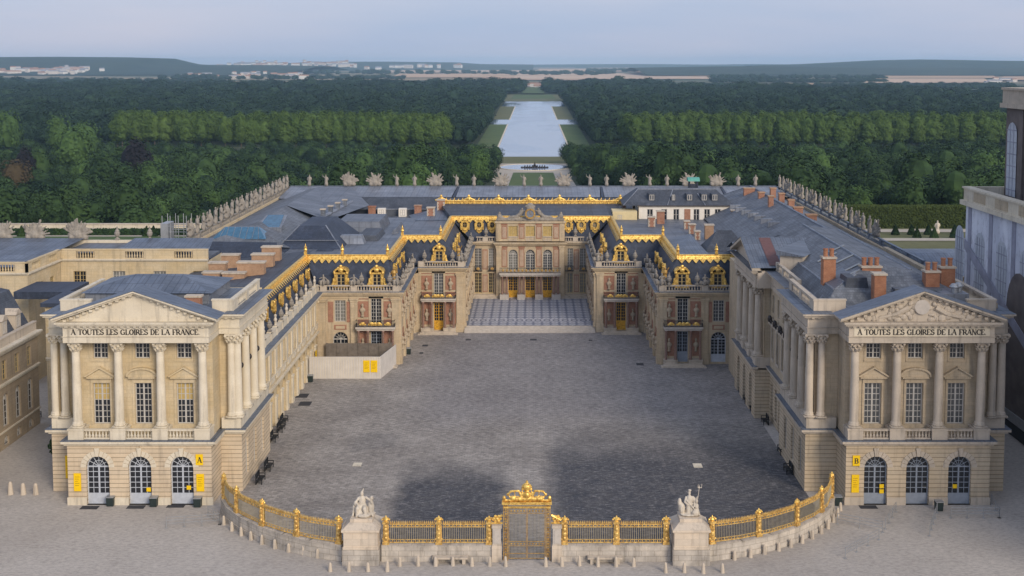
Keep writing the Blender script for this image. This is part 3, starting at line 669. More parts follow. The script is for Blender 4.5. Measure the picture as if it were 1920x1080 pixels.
# ------------------------------------------------------------------ the two temple-front pavilions
ENT = [(.62, .18), (.05, .28), (1.0, .16), (.18, .35), (.2, .62), (.17, .8)]      # architrave, frieze, cornice from z = 17.2
def front_pavilion(th, cx, xl, xr, yb, S, SP, RU, inner, doorm, glassm, blinds, top):
    'S upper stone, SP pale stone, RU rusticated stone; inner = +1 when the court lies to the +x side'
    F = T((cx, 121.5, 0)); B = MB(); A = 4.38
    ops = [(k * A, 2.4, 0, 5.2, True) for k in (-1, 0, 1)]
    wall(B, F, -7.5, 7.5, .004, 6.4, ops, .45)
    for sx in (-1, 1):       # returns of the projecting front
        B.add([(sx * 7.5, 0, .004), (sx * 7.5, 4, .004), (sx * 7.5, 4, 6.4), (sx * 7.5, 0, 6.4)], [(0, 1, 2, 3)], F)
    for a, b in ((xl - cx, -7.5), (7.5, xr - cx)): wall(B, F, a, b, .004, 6.4, y=4.0)
    for X, deg, n in ((xr, 90, inner == 1), (xl, -90, inner == -1)):
        Ms = fr(X, 125.5, 90) if deg == 90 else fr(X, yb, -90); Ln = yb - 125.5
        so = [(((Ln - 12.3) if deg == -90 else 0) + p, 1.25, 1.2, 5.2, False) for p in (2.2, 6.0, 9.8)] if n else []
        wall(B, Ms, 0, Ln, .004, 6.4, so, .3)
        for o in so: win(th, Ms, o[0], o[2], o[1], o[3] - o[2], False, 2, 5, 0, 'frame', glassm, .2)
    B.box(cx - 7.62, cx + 7.62, 121.38, 121.6, .0, .75) if False else None
    B.build('ground_floor_wall', M_[RU], th)
    V = MB()                 # voussoir rings, keystones, plinth blocks
    for k in (-1, 0, 1):
        for q in range(11):
            a, b = math.pi * (q + .06) / 11, math.pi * (q + .94) / 11; sp = 4.0; ro = 1.78 if q != 5 else 2.1
            V.prism([(k * A - 1.2 * math.cos(a), sp + 1.2 * math.sin(a)), (k * A - ro * math.cos(a), sp + ro * math.sin(a)), (k * A - ro * math.cos(b), sp + ro * math.sin(b)), (k * A - 1.2 * math.cos(b), sp + 1.2 * math.sin(b))], -.07 if q != 5 else -.16, .05, F)
    for a, b in ((-7.6, -5.58), (-3.18, -1.2), (1.2, 3.18), (5.58, 7.6)): V.box(a, b, -.1, .06, 0, .8, F)
    V.build('arch_stones', M_[SP], th)
    for k in (-1, 0, 1): win(th, F, k * A, 0, 2.4, 5.2, True, 4, 5, 1.15, doorm, 'glass', .36, 'door', .07)
    # belt course and its lead cover
    C = MB(); Z = MB()
    def belt(M, x0, x1, e0, e1):
        C.box(x0 - e0 * .25, x1 + e1 * .25, -.25, .12, 6.4, 6.62, M); C.box(x0 - e0 * .5, x1 + e1 * .5, -.5, .12, 6.62, 6.88, M); Z.box(x0 - e0 * .52, x1 + e1 * .52, -.52, .3, 6.88, 6.94, M)
    belt(F, -7.5, 7.5, 1, 1); belt(fr(cx, 125.5, 0), xl - cx, -8.03, 1, 0); belt(fr(cx, 125.5, 0), 8.03, xr - cx, 0, 1)
    belt(fr(xr, 126.03, 90), 0, yb - 126.03, 0, 0); belt(fr(xl, yb, -90), 0, yb - 126.03, 0, 0)
    for sx in (-1, 1): C.box(cx + sx * 7.4, cx + sx * 8.0, 121.63, 125.4, 6.4, 6.879); Z.box(cx + sx * 7.4, cx + sx * 8.02, 121.83, 125.2, 6.881, 6.941)
    # pedestal storey with balustrades
    P = MB()
    for k in (-1.5, -.5, .5, 1.5):
        P.box(k * A - .8, k * A + .8, -.02, 1.7, 6.92, 8.1, F); P.box(k * A - .86, k * A + .86, -.08, 1.76, 7.92, 8.06, F)
    C.box(-7.4, 7.4, .1, 2.6, 6.885, 6.93, F)
    bl = MB()
    for k in (-1, 0, 1): balusters(bl, F, k * A - 1.38, k * A + 1.38, .35, 6.94, 1.05, 8)
    bl.build('balustrade', M_[SP], th)
    for a, b in ((xl - cx, -7.52), (7.52, xr - cx)): P.box(a + .065, b - .065, 3.95, 5.5, 6.925, 8.09, F)
    P.box(xr - 1.3, xr - .05, 125.6, yb, 6.93, 8.1); P.box(xl + .05, xl + 1.3, 125.6, yb, 6.93, 8.1)
    P.build('pedestal', M_[SP], th)
    # upper wall
    U = MB(); wy = 1.75
    ops = [(k * A, 1.75, 8.1, 12.5, False) for k in (-1, 0, 1)] + [(k * A, 1.55, 15.1, 17.15, False) for k in (-1, 0, 1)]
    wall(U, F, -7.35, 7.35, 6.95, 17.2, ops, .35, wy)
    for sx in (-1, 1): U.add([(sx * 7.35, wy, 6.95), (sx * 7.35, 4.6, 6.95), (sx * 7.35, 4.6, 17.2), (sx * 7.35, wy, 17.2)], [(0, 1, 2, 3)], F)
    for a, b in ((xl - cx + .35, -7.35), (7.35, xr - cx - .35)): wall(U, F, a, b, 6.95, 17.2, y=4.6)
    Fw = F @ T((0, wy, 0))
    for k in (-1, 0, 1):
        win(th, Fw, k * A, 8.1, 1.75, 4.4, False, 4, 7, 0, 'frame', glassm, .2, 'window', .07, blinds if k else 0)
        win(th, Fw, k * A, 15.1, 1.55, 2.05, False, 4, 4, 0, 'frame', 'glass', .2, 'window', .06)
    # side colonnades
    for X, deg in ((xr, 90), (xl, -90)):
        Ln = yb - 125.5; Ms = fr(X, 125.5, 90) if deg == 90 else fr(X, yb, -90)
        isin = (deg == 90) == (inner == 1); f = (lambda p: p) if deg == 90 else (lambda p: Ln - p)
        so = [(f(p), 1.3, 8.6, 12.2, False) for p in (2.2, 6.0, 9.8)] + [(f(p), 1.2, 14.6, 16.4, False) for p in (2.2, 6.0, 9.8)] if isin else []
        wall(U, Ms, .35, Ln, 6.95, 17.2, so, .3, .9)
        for o in so: win(th, Ms @ T((0, .9, 0)), o[0], o[2], o[1], o[3] - o[2], False, 2, 5 if o[3] < 14 else 2, 0, 'frame', glassm, .2)
        for p in (.45, 4.1, 7.8, 11.5): column(th, Ms, f(p), .42, 8.1, 9.1, .46, SP) if (isin or p < 1) else None
        if isin:             # round busts on brackets between the columns
            for p in (2.2, 6.0, 9.8):
                q = MB(); q.ball((f(p) + .3, .55, 13.2), (.3, .3, .36), 8, 6, Ms); q.tube((f(p) + .3, .85, 12.7), (f(p) + .3, .6, 13), .2, .25, 6, Ms); q.build('bust', M_['bronze'], th)
    U.build('upper_wall', M_[S], th)
    for k in (-1.5, -.5, .5, 1.5): column(th, F, k * A, .75, 8.1, 9.1, .46, SP)
    for x in ((7.35 + xr - cx) / 2 + .15, -(7.35 - (xl - cx)) / 2 - .15): column(th, F, x, 4.2, 8.1, 9.1, .42, SP)
    # window hoods
    H = MB()
    for k in (-1, 0, 1):
        x = k * A
        H.box(x - 1.1, x + 1.1, -.12, .1, 12.52, 13.05, Fw); H.box(x - 1.4, x + 1.4, -.45, .1, 13.05, 13.2, Fw)
        for sx in (-1, 1): H.box(x + sx * .92, x + sx * 1.12, -.1, .1, 8.1, 12.52, Fw); H.box(x + sx * .80, x + sx * 1.0, -.06, .08, 14.95, 17.18, Fw)
        H.box(x - 1.0, x + 1.0, -.1, .08, 14.78, 14.95, Fw)
        if k: H.prism([(x - 1.45, 13.2), (x + 1.45, 13.2), (x, 14.05)], -.3, .1, Fw); H.prism([(x - 1.5, 13.2), (x, 14.12), (x, 14.3), (x - 1.65, 13.3)], -.5, .1, Fw); H.prism([(x, 14.12), (x + 1.5, 13.2), (x + 1.65, 13.3), (x, 14.3)], -.498, .1, Fw)
        else:
            pts = [(x + 1.5 * math.cos(a), 13.2 + .85 * math.sin(a)) for a in [math.pi * q / 10 for q in range(11)]]
            H.prism(pts[::-1], -.3, .1, Fw)
            for q in range(10):
                (a, b), (c, d) = pts[q], pts[q + 1]; H.prism([(c, d), (a, b), (x + (a - x) * 1.1, b + .16), (x + (c - x) * 1.1, d + .16)], -.5 + .001 * (q % 2), .1, Fw)
    H.build('window_hood', M_[S], th)
    # entablature
    E_ = MB()
    def ent(M, x0, x1, e0, e1):
        z = 17.2
        for dz, pr in ENT: E_.box(x0 - e0 * pr, x1 + e1 * pr, -pr, .9, z, z + dz, M); z += dz
        dentils(E_, M, x0, x1, 18.88, .18, .5, .62)
    ent(F, -7.35, 7.35, 1, 1); ent(fr(cx, 125.7, 0, .002), xl - cx + .2, -7.2, 1, 0); ent(fr(cx, 125.7, 0, .002), 7.2, xr - cx - .2, 0, 1)
    ent(fr(xr - .2, 126.6, 90), 0, yb - 126.6, 0, 0); ent(fr(xl + .2, yb, -90), 0, yb - 126.6, 0, 0)
    for sx in (-1, 1):
        z = 17.2
        for dz, pr in ENT: E_.box(cx + sx * 6.6, cx + sx * (7.35 + pr - .002), 122.4, 125.8, z + .001, z + dz - .001); z += dz
    E_.box(-6.9, 6.9, .9, 1.8, 17.21, 19.3, F)
    E_.build('entablature', M_[SP], th)
    tb = MB(); tb.box(-7.0, 7.0, -.2, -.15, 17.9, 18.8, F); q = tb.build('inscription_band', M_['stone_pale'], th)
    lt = MB(); write(lt, F, 'A TOUTES LES GLOIRES DE LA FRANCE.', -6.65, 18.06, .58, 13.3, -.23); lt.build('inscription', M_['ink'], q, label='dark serif capitals reading A TOUTES LES GLOIRES DE LA FRANCE.')
    # pediment
    G_ = MB(); z0, hh, hw = 19.42, 3.15, 8.15
    G_.prism([(-hw, z0), (hw, z0), (0, z0 + hh - .35)], .1, .5, F)
    G_.build('tympanum', M_[SP], th)
    K = MB(); sl = hh / hw
    for sx in (1, -1):
        for t0, t1, pr in ((.0, .2, .45), (.2, .42, .72)):
            K.prism([(sx * (-hw - .35), z0 + t0), (0, z0 + hh - .4 + t0 + .15), (0, z0 + hh - .4 + t1 + .15), (sx * (-hw - .35), z0 + t1)], -pr - (.001 if sx > 0 else 0), .3, F)
        for k in range(11):
            x = sx * (-hw + .9 + k * .68); z = z0 + (hw - abs(x)) * sl - .33
            K.prism([(x - .17, z - .04), (x + .17, z + .04 * 0 + .0), (x + .17, z + .2), (x - .17, z + .2)], -.3, .15, F)
    K.build('pediment_cornice', M_[SP], th)
    rg = MB()
    for sx in (1, -1):
        rg.add([(sx * (-hw - .5), -.78, z0 + .43), (0, -.78, z0 + hh + .2), (0, 2.7, z0 + hh + .2), (sx * (-hw - .5), 2.3, z0 + .43)], [(0, 1, 2, 3)], F); rg.add([(sx * (-hw - .5), 2.3, z0 + .43), (0, 2.7, z0 + hh + .2), (0, 2.6, z0)], [(0, 1, 2)], F)
        rg.add([(sx * (-hw - .5), -.78, z0 + .36), (0, -.78, z0 + hh + .13), (0, -.78, z0 + hh + .2), (sx * (-hw - .5), -.78, z0 + .43)], [(0, 1, 2, 3)], F)
    for sx in (-1, 1): rg.box(cx + sx * 8.1, (xl if sx < 0 else xr) + sx * .6, 124.9, 126.6, 19.425, 19.46)
    rg.box(xr - 1.2, xr + .6, 126.7, yb, 19.425, 19.465); rg.box(xl - .6, xl + 1.2, 126.7, yb, 19.425, 19.465)
    rg.build('pediment_roof', M_['zinc_b'], th)
    C.build('belt_course', M_[SP], th); Z.build('belt_flashing', M_['zinc_b'], th)
    # attic parapet
    a = MB(); ymax = yb
    for X0, X1 in ((xl + .9, cx - 6.5), (cx + 6.5, xr - .9)):
        a.box(X0, X1, 126.6, 127.0, 19.44, 20.55); a.box(X0 - .06, X1 + .06, 126.54, 127.06, 20.55, 20.72)
    for X in (xl + .9, xr - 1.3):
        Mx = fr(X + .2, 127.0, 90)
        a.box(X, X + .4, 127.06, 128.6, 19.44, 20.55); a.box(X, X + .4, ymax - 1.5, ymax, 19.44, 20.55)
        balusters(a, Mx, 1.6, ymax - 128.5, 0, 19.44, 1.11, None, [(ymax - 127) * .5])
        a.box(X - .06, X + .46, 127.07, ymax, 20.551, 20.72)
    a.build('parapet', M_[SP], th)
    return F

# left pavilion
tl = thing('pavilion', 'cream stone temple-front pavilion marked A with a plain pediment and low blue zinc roof', 'pavilion', (-41, 130, 0))
FL = front_pavilion(tl, -41.0, -51.7, -31.3, 139.0, 'stone', 'stone_pale', 'rust', 1, 'frame_lg', 'glass', .42, 0)
mb = MB(); mb.box(-50.7, -32.3, 127.1, 138.9, 19.3, 19.62); mb.build('roof_deck', M_['zinc'], tl)
mb = MB(); mb.box(-49.2, -35.6, 129.6, 138.6, 19.62, 20.85)
o = mb.build('roof_curb', M_['zinc_l'], tl)
mb = MB(); hip(mb, -49.6, -35.2, 129.2, 138.9, 20.852, 22.15, 4.6, 'x'); mb.build('hipped_roof', M_['zinc_b'], tl)
mb = MB(); mb.add([(-46.5, 126.9, 19.7), (-35.5, 126.9, 19.7), (-37, 130, 20.3), (-45, 130, 20.3)], [(0, 1, 2, 3)]); mb.build('lower_roof', M_['zinc'], tl)
chimney(tl, -36.9, 128.3, 19.6, 1.6, .8, 1.05, 'brick')
mb = MB(); mb.box(-51.5, -32, 138.95, 139.3, 0, 19.6); mb.build('rear_wall', M_['stone'], tl)

# right wing: pavilion, recessed range, second pavilion, big slate roof
tr = thing('palace_wing', 'weathered grey stone palace wing marked B with carved pediment and orange brick chimneys', 'palace wing', (40, 140, 0))
FR = front_pavilion(tr, 40.05, 29.2, 50.6, 139.0, 'stone_grey', 'stone_greyp', 'rust_grey', -1, 'frame_g', 'glass_m', 0, 0)
mb = MB(); r_ = random.Random(3)
for k in range(60):
    x = r_.uniform(-6.2, 6.2); zmax = 3.15 * (1 - abs(x) / 8.2) - .75
    if zmax < .2: continue
    z = 19.5 + r_.uniform(.05, zmax); mb.ball((x, .08, z), (r_.uniform(.2, .5), .2, r_.uniform(.15, .4)), 7, 5, FR)
for sx in (-1, 1):       # two reclining figures
    mb.tube((sx * 1.4, .02, 20.9), (sx * 2.6, .02, 20.2), .32, .26, 7, FR); mb.tube((sx * 2.6, .02, 20.2), (sx * 4.4, .02, 19.75), .26, .14, 7, FR); mb.ball((sx * 1.25, 0, 21.25), .24, 8, 6, FR)
mb.build('pediment_relief', M_['stone_greyp'], tr)
mb = MB(); N = 24
mb.prism([(.78 * math.cos(2 * math.pi * k / N), 20.95 + .78 * math.sin(2 * math.pi * k / N)) for k in range(N)], -.14, .1, FR); mb.build('pediment_medallion', M_['whitem'], tr)
# court side: recessed range (Y 139..152) and second pavilion (152..167)
MS = fr(30.6, 152, -90); Lr = 13.0
W = MB(); op = [(p, 1.3, .9, 4.9, False) for p in (1.6, 4.2, 9.4, 11.8)] + [(6.8, 2.0, 0, 5.2, True)]
wall(W, MS, 0, Lr, .004, 6.4, op, .35); W.build('ground_floor_wall', M_['rust_grey'], tr)
for o in op: win(tr, MS, o[0], o[2], o[1], o[3] - o[2], o[4], 4 if o[4] else 2, 5, 0 if not o[4] else 1, 'frame', 'glass', .25, 'door' if o[4] else 'window')
W = MB(); op = [(p, 1.35, 8.3, 12.3, False) for p in (1.8, 4.9, 8.0, 11.1)] + [(p, 1.25, 14.2, 16.5, False) for p in (1.8, 4.9, 8.0, 11.1)]
wall(W, MS, 0, Lr, 6.4, 17.2, op, .35); W.build('upper_wall', M_['stone_grey'], tr)
for o in op: win(tr, MS, o[0], o[2], o[1], o[3] - o[2], False, 4, 6 if o[3] < 13 else 3, 0, 'frame', 'glass', .22)
W = MB()
for p in (1.8, 4.9, 8.0, 11.1):
    W.box(p - .95, p + .95, -.12, .05, 12.32, 12.7, MS); W.box(p - 1.1, p + 1.1, -.4, .05, 12.7, 12.85, MS); W.prism([(p - 1.1, 12.85), (p + 1.1, 12.85), (p, 13.6)], -.3, .05, MS)
    for sx in (-1, 1): W.box(p + sx * .7, p + sx * .9, -.1, .05, 8.3, 12.32, MS)
    W.box(p - .9, p + .9, -.14, .05, 8.05, 8.3, MS)
W.build('window_hood', M_['stone_greyp'], tr)
for p in (1.8, 4.9, 8.0, 11.1):
    q = MB(); q.ball((p, -.45, 13.5), (.42, .3, .48), 8, 6, MS); q.ball((p - .4, -.35, 13.2), .25, 6, 5, MS); q.ball((p + .4, -.35, 13.2), .25, 6, 5, MS); q.build('carved_crest', M_['bronze'], tr)
W = MB(); ZZ = MB()
def ent2(M, x0, x1, e0=0, e1=0):
    z = 17.2
    for dz, pr in ENT: W.box(x0 - e0 * pr, x1 + e1 * pr, -pr, .5, z, z + dz, M); z += dz
    z = 6.4
    for dz, pr in ((.22, .25), (.26, .5)): W.box(x0 - e0 * pr, x1 + e1 * pr, -pr, .3, z, z + dz, M); z += dz
    ZZ.box(x0 - e0 * .8, x1 + e1 * .8, -.82, .6, 19.425, 19.47, M); ZZ.box(x0 - e0 * .5, x1 + e1 * .5, -.52, .2, 6.885, 6.94, M)
ent2(MS, -0.05, 12.2)
X2 = 28.7; MP = fr(X2, 167.5, -90); P2 = 15.5
W2 = MB(); op = [(p, 1.9, 0, 5.2, True) for p in (3.2, 7.75, 12.3)]
wall(W2, MP, 0, P2, .004, 6.4, op, .5); W2.add([(X2, 152, .004), (30.7, 152, .004), (30.7, 152, 6.4), (X2, 152, 6.4)], [(0, 1, 2, 3)]); W2.build('ground_floor_wall', M_['rust_grey'], tr)
for o in op: win(tr, MP, o[0], 0, 1.9, 5.2, True, 4, 5, 1.0, 'frame_g', 'glass', .4, 'door')
W2 = MB(); op = [(p, 1.4, 8.3, 12.3, False) for p in (3.2, 7.75, 12.3)]
wall(W2, MP, .3, P2, 6.9, 17.2, op, .3, 1.1); W2.add([(X2 + 1.1, 152.2, 6.9), (30.7, 152.2, 6.9), (30.7, 152.2, 17.2), (X2 + 1.1, 152.2, 17.2)], [(0, 1, 2, 3)]); W2.build('upper_wall', M_['stone_grey'], tr)
for o in op: win(tr, MP @ T((0, 1.1, 0)), o[0], o[2], o[1], 4.0, False, 4, 6)
for p in (1.0, 5.5, 10.0, 14.4): column(tr, MP, p, .5, 8.0, 9.2, .48, 'stone_greyp')
q = MB()
for p in (1.0, 5.5, 10.0, 14.4): q.box(p - .75, p + .75, 0, 1.3, 6.95, 8.0, MP)
q.box(14.6, 15.45, .02, 2.2, 6.6, 7.99, MP)
q.build('pedestal', M_['stone_greyp'], tr)
q = MB()
for a, b in ((1.8, 4.7), (6.3, 9.2), (10.8, 13.6)): balusters(q, MP, a, b, .35, 6.95, 1.0)
q.build('balustrade', M_['stone_greyp'], tr)
ent2(MP, 0, P2, 0, 1); W.box(28.7, 30.6, 151.2, 152.0, 17.22, 19.41)
W.build('entablature', M_['stone_greyp'], tr); ZZ.build('belt_flashing', M_['zinc_p'], tr)
q = MB(); q.prism([(-.8, 19.5), (P2 + .8, 19.5), (P2 / 2, 22.2)], .1, .5, MP); q.build('tympanum', M_['stone_greyp'], tr)
q = MB()
for sx in (-1, 1): q.prism([(P2 / 2 + sx * (P2 / 2 + .9), 19.5), (P2 / 2, 22.25), (P2 / 2, 22.6), (P2 / 2 + sx * (P2 / 2 + .9), 19.85)], -.75 - (.001 if sx > 0 else 0), .3, MP)
q.build('pediment_cornice', M_['stone_greyp'], tr)
q = MB()
for sx in (-1, 1): q.add([(P2 / 2 + sx * (P2 / 2 + .95), -.8, 19.87), (P2 / 2, -.8, 22.63), (P2 / 2, 9, 22.63), (P2 / 2 + sx * (P2 / 2 + .95), 6, 19.87)], [(0, 1, 2, 3)], MP)
q.build('pediment_roof', M_['zinc'], tr)
zr_ = lambda x: 22.70 - (x - P2 / 2) * 2.76 / (P2 / 2 + .95)
q = MB(); q.add([(P2 / 2 + .4, 1.6, zr_(P2 / 2 + .4)), (P2 + .4, 1.6, zr_(P2 + .4)), (P2 + .4, 3.1, zr_(P2 + .4)), (P2 / 2 + .4, 3.1, zr_(P2 / 2 + .4))], [(0, 3, 2, 1)], MP); q.build('rust_patch', plain('rust stained lead', (.17, .085, .08), .7), tr)
# parapet of the recessed range
q = MB(); Mq = fr(31.3, 151.6, -90); balusters(q, Mq, 0, 12.6, 0, 19.47, 1.1, None, (0.5, 4.3, 8.3, 12.2)); q.build('parapet', M_['stone_greyp'], tr)
q = MB(); q.box(49.6, 50.3, 139, 168, 0, 20.0); q.build('side_wall', M_['stone_grey'], tr)
# roof surfaces: gutter deck, steep slate skirt, shallow slate field, hipped front
q = MB(); q.box(30.2, 50.0, 127.1, 168, 19.2, 19.46); q.build('gutter_deck', M_['zinc_l'], tr)
q = MB()
sec = [(32.2, 19.47), (33.4, 20.9), (38.2, 23.2), (43.2, 22.4), (49.4, 19.6)]
ya, yb2 = 131.5, 168.0
fy = [129.6, 131.0, 135.2, 135.2, 131.0]
for i in range(4):
    (a, za), (b, zb) = sec[i], sec[i + 1]
    q.add([(a, fy[i], za), (a, yb2, za), (b, yb2, zb), (b, fy[i + 1], zb)], [(0, 1, 2, 3)])
q.add([(sec[0][0], fy[0], sec[0][1]), (sec[4][0], fy[0], sec[0][1]), (sec[4][0], fy[4], sec[4][1]), (sec[3][0], fy[3], sec[3][1]), (sec[2][0], fy[2], sec[2][1]), (sec[1][0], fy[1], sec[1][1])], [(0, 1, 5), (1, 2, 3), (1, 3, 4), (1, 4, 5)])
q.add([(32.2, 168, 19.4), (38.2, 168, 23.2), (43.2, 168, 22.4), (49.4, 168, 19.4)], [(0, 1, 2, 3)])
roof = q.build('main_roof', M_['slate_g'], tr)
q = MB()
for i, (a, za) in enumerate(sec[1:4]):
    q.tube((a, fy[i + 1], za + .03), (a, 168, za + .03), .12, n=5)
q.tube((33.4, 131, 20.9), (38.2, 135.2, 23.2), .1, n=5); q.build('lead_ridge', M_['zinc_l'], roof)
q = MB(); q.add([(33.2, 130.8, 20.95), (33.45, 137.5, 20.98), (36.0, 137.5, 22.2), (36.2, 133.5, 22.3)], [(0, 1, 2, 3)]); q.build('lead_patch', M_['zinc'], roof)
for x, y, l in ((34.6, 132.6, 1.6), (35.2, 133.9, 1.5), (36.0, 136.2, 1.6), (36.2, 141.0, 2.0), (35.0, 145.2, 2.2), (36.8, 147.0, 1.8)):
    zz = 20.9 + (x - 33.4) * 2.3 / 4.8; q = MB(); q.box(x - .12, x + l, y - .3, y + .3, zz + .05, zz + .1)
    for v in range(4, 8): xx, yy, z_ = q.v[v]; 
    q.v = [(a, b, c + (a - x) * .479) for a, b, c in q.v]; q.build('skylight', M_['glass_l'], roof)
q = MB(); q.box(34.5, 37.5, 131.4, 134.2, 20.0, 22.2); q.v[4:] = [(a + (.4 if i in (0, 3) else -.4), b, c) for i, (a, b, c) in enumerate(q.v[4:])]; q.build('roof_box', M_['slate_d'], tr)
q = MB(); q.box(40.0, 45.2, 130.5, 134.5, 19.5, 21.1); q.build('roof_box', M_['zinc_p'], tr)
q = MB(); q.box(44.5, 47.5, 128.6, 132, 19.5, 20.9); q.build('roof_box', M_['zinc_l'], tr)
for px_, pyb, zz, wpx, hpx, n in ((1555, 531, 20.9, 23, 46, 2), (1634, 529, 21.2, 36, 27, 3), (1650, 558, 20.4, 22, 42, 0), (1748, 553, 20.2, 26, 42, 2), (1777, 543, 20.4, 26, 40, 2)):
    p = gp(px_, pyb, zz); k = F_PX / (p.y * _c + (CAM_H - zz) * _s); chimney(tr, p.x, p.y + .6, zz - 1.2, wpx / k, 1.3, hpx / k + 1.2, 'brick_o', n)
for x, y in ((43.4, 129.2), (46.2, 129.6), (46.9, 130.2)):
    q = MB(); q.lathe([(.38, 0), (.38, .5), (.55, .62), (.3, .95), (.05, 1.0)], 10, (x, y, 19.5 if x < 44 else 20.9)); q.build('roof_vent', M_['steel'], tr)
q = MB(); q.box(40, 50, 138.0, 138.3, 19.46, 20.6); q.box(47.5, 50.4, 128, 140, 19.46, 20.0); q.build('roof_parapet', M_['stone_grey'], tr)
# long terrace of dormer windows on the slate field
MA = fr(33.9, 148.6, 60); q = MB(); q.box(0, 15.4, 0, 3.0, 19.6, 21.75, MA); o = q.build('attic_storey', M_['stone_greyp'], tr)
q = MB(); q.add([(-.3, -.25, 21.8), (15.7, -.25, 21.8), (15.7, 3.4, 22.35), (-.3, 3.4, 22.35)], [(0, 1, 2, 3)], MA); q.add([(-.3, -.25, 21.7), (-.3, 3.4, 21.7), (-.3, 3.4, 22.35), (-.3, -.25, 21.8)], [(3, 2, 1, 0)], MA); q.build('attic_roof', M_['zinc'], o)
for k in range(8): win(tr, MA, 1.1 + k * 1.8, 20.75, 1.0, .95, False, 2, 1, 0, 'frame', 'glass', -.05)

# ------------------------------------------------------------------ arcaded old wing on the left of the court
RIDGE_L = [(-35.3, 139), (-35.3, 183.4), (-22.6, 183.4), (-22.6, 204.6), (-16.0, 204.6), (-16.0, 230.4)]
RIDGE_R = [(15.2, 230.4), (15.2, 204.8), (22.4, 204.8), (22.4, 183.5), (34.5, 183.5)]
ZR, ZC = 16.05, 11.35
def crest(th, path, z, name='roof_crest', flip=False):
    'gilded ridge band with a scalloped lead lambrequin hanging on the slope below'
    mb = MB(); sb = MB()
    for (x0, y0), (x1, y1) in zip(path, path[1:]):
        L_ = math.hypot(x1 - x0, y1 - y0); M = fr(x0, y0, math.degrees(math.atan2(y1 - y0, x1 - x0)), z) @ Matrix.Diagonal((1, .8, .54, 1))
        mb.tube((-.1, 0, .48), (L_ + .1, 0, .48), .24, n=6, M=M)
        mb.add([(-.15, -.34, -.62), (L_ + .15, -.34, -.62), (L_ + .15, -.12, .42), (-.15, -.12, .42)], [(0, 1, 2, 3)], M); mb.box(-.12, L_ + .12, -.11, .4, -.6, .42, M)
        mb.box(-.1, L_ + .1, -.46, -.02, -.76, -.6, M)
        n = max(2, int(L_ / 1.05))
        for k in range(n):
            a = L_ * k / n; b = L_ * (k + 1) / n; m_ = (a + b) / 2
            mb.add([(a, -.44, -.6), (b, -.44, -.6), (m_ + .08, -.95, -1.55), (m_ - .08, -.95, -1.55)], [(0, 3, 2, 1)], M)
            mb.add([(a + .04, -.4, -.6), (b - .04, -.4, -.6), (m_, -.9, -1.5)], [(0, 1, 2)], M)
            mb.ball((m_, -.3, -.25), (.17, .12, .24), 6, 4, M); mb.ball((a, -.26, -.28), (.10, .09, .14), 5, 4, M)
            mb.ball((m_, -.93, -1.53), .13, 5, 4, M)
    return mb.build(name, M_['gold'], th)
def finial(th, x, y, z):
    mb = MB(); mb.box(x - .22, x + .22, y - .22, y + .22, z, z + .5); mb.lathe([(.14, .5), (.32, .8), (.2, 1.05), (.26, 1.2), (.1, 1.4), (.02, 1.75)], 8, (x, y, z)); return mb.build('finial', M_['gold'], th)
def mansard(th, fac, rid, zc=ZC, zr=ZR, mat='slate'):
    mb = MB()
    for i in range(len(fac) - 1):
        (a, b), (c, d) = fac[i], fac[i + 1]; (e, f), (g, h) = rid[i], rid[i + 1]
        A, B_, C_, D_ = Vector((a, b, zc)), Vector((c, d, zc)), Vector((g, h, zr)), Vector((e, f, zr))
        m0, m1 = A.lerp(D_, .5), B_.lerp(C_, .5); m0.z = zc + (zr - zc) * .48; m1.z = m0.z
        mb.add([tuple(A), tuple(B_), tuple(m1), tuple(m0)], [(0, 1, 2, 3)]); mb.add([tuple(m0), tuple(m1), tuple(C_), tuple(D_)], [(0, 1, 2, 3)])
    return mb.build('mansard_roof', M_[mat], th)
def oeil(th, M, name='oval_dormer', gl='glass', k_=.85):
    M = M @ Matrix.Diagonal((k_, k_, k_, 1))
    'gilded oval dormer: frame, hood and pendant'
    mb = MB(); N = 14
    for k in range(N):
        a, b = 2 * math.pi * k / N, 2 * math.pi * (k + 1) / N
        P = lambda t, q, s: (q * math.cos(t), s * math.sin(t))
        mb.prism([P(a, .95, 1.1), P(b, .95, 1.1), P(b, .5, .68), P(a, .5, .68)][::-1], -.25 - .002 * (k % 2), .55, M)
    mb.box(-.85, .85, -.2, .5, -.9, -.62, M); mb.box(-.6, .6, -.2, .4, -1.3, -.9, M, t=0)
    for sx in (-1, 1): mb.tube((sx * .85, -.1, -1.1), (sx * 1.0, -.1, .4), .2, .13, 6, M); mb.ball((sx * .8, -.15, .85), .22, 6, 4, M)
    mb.prism([(-.7, -1.35), (0, -1.95), (.7, -1.35)], -.25, .3, M); mb.ball((0, -.2, 1.15), (.4, .2, .28), 7, 5, M); mb.ball((0, -.3, -1.15), (.3, .18, .25), 6, 5, M)
    o = mb.build(name, M_['gold'], th)
    g = MB(); g.prism([(.56 * math.cos(2 * math.pi * k / 16), .74 * math.sin(2 * math.pi * k / 16)) for k in range(16)][::-1], .15, .2, M); g.build('pane', M_[gl], o)
    g = MB(); g.box(-.04, .04, .05, .12, -.7, .7, M); g.box(-.52, .52, .05, .12, -.04, .04, M); g.build('window_frame', M_['frame_y'], o)
    return o
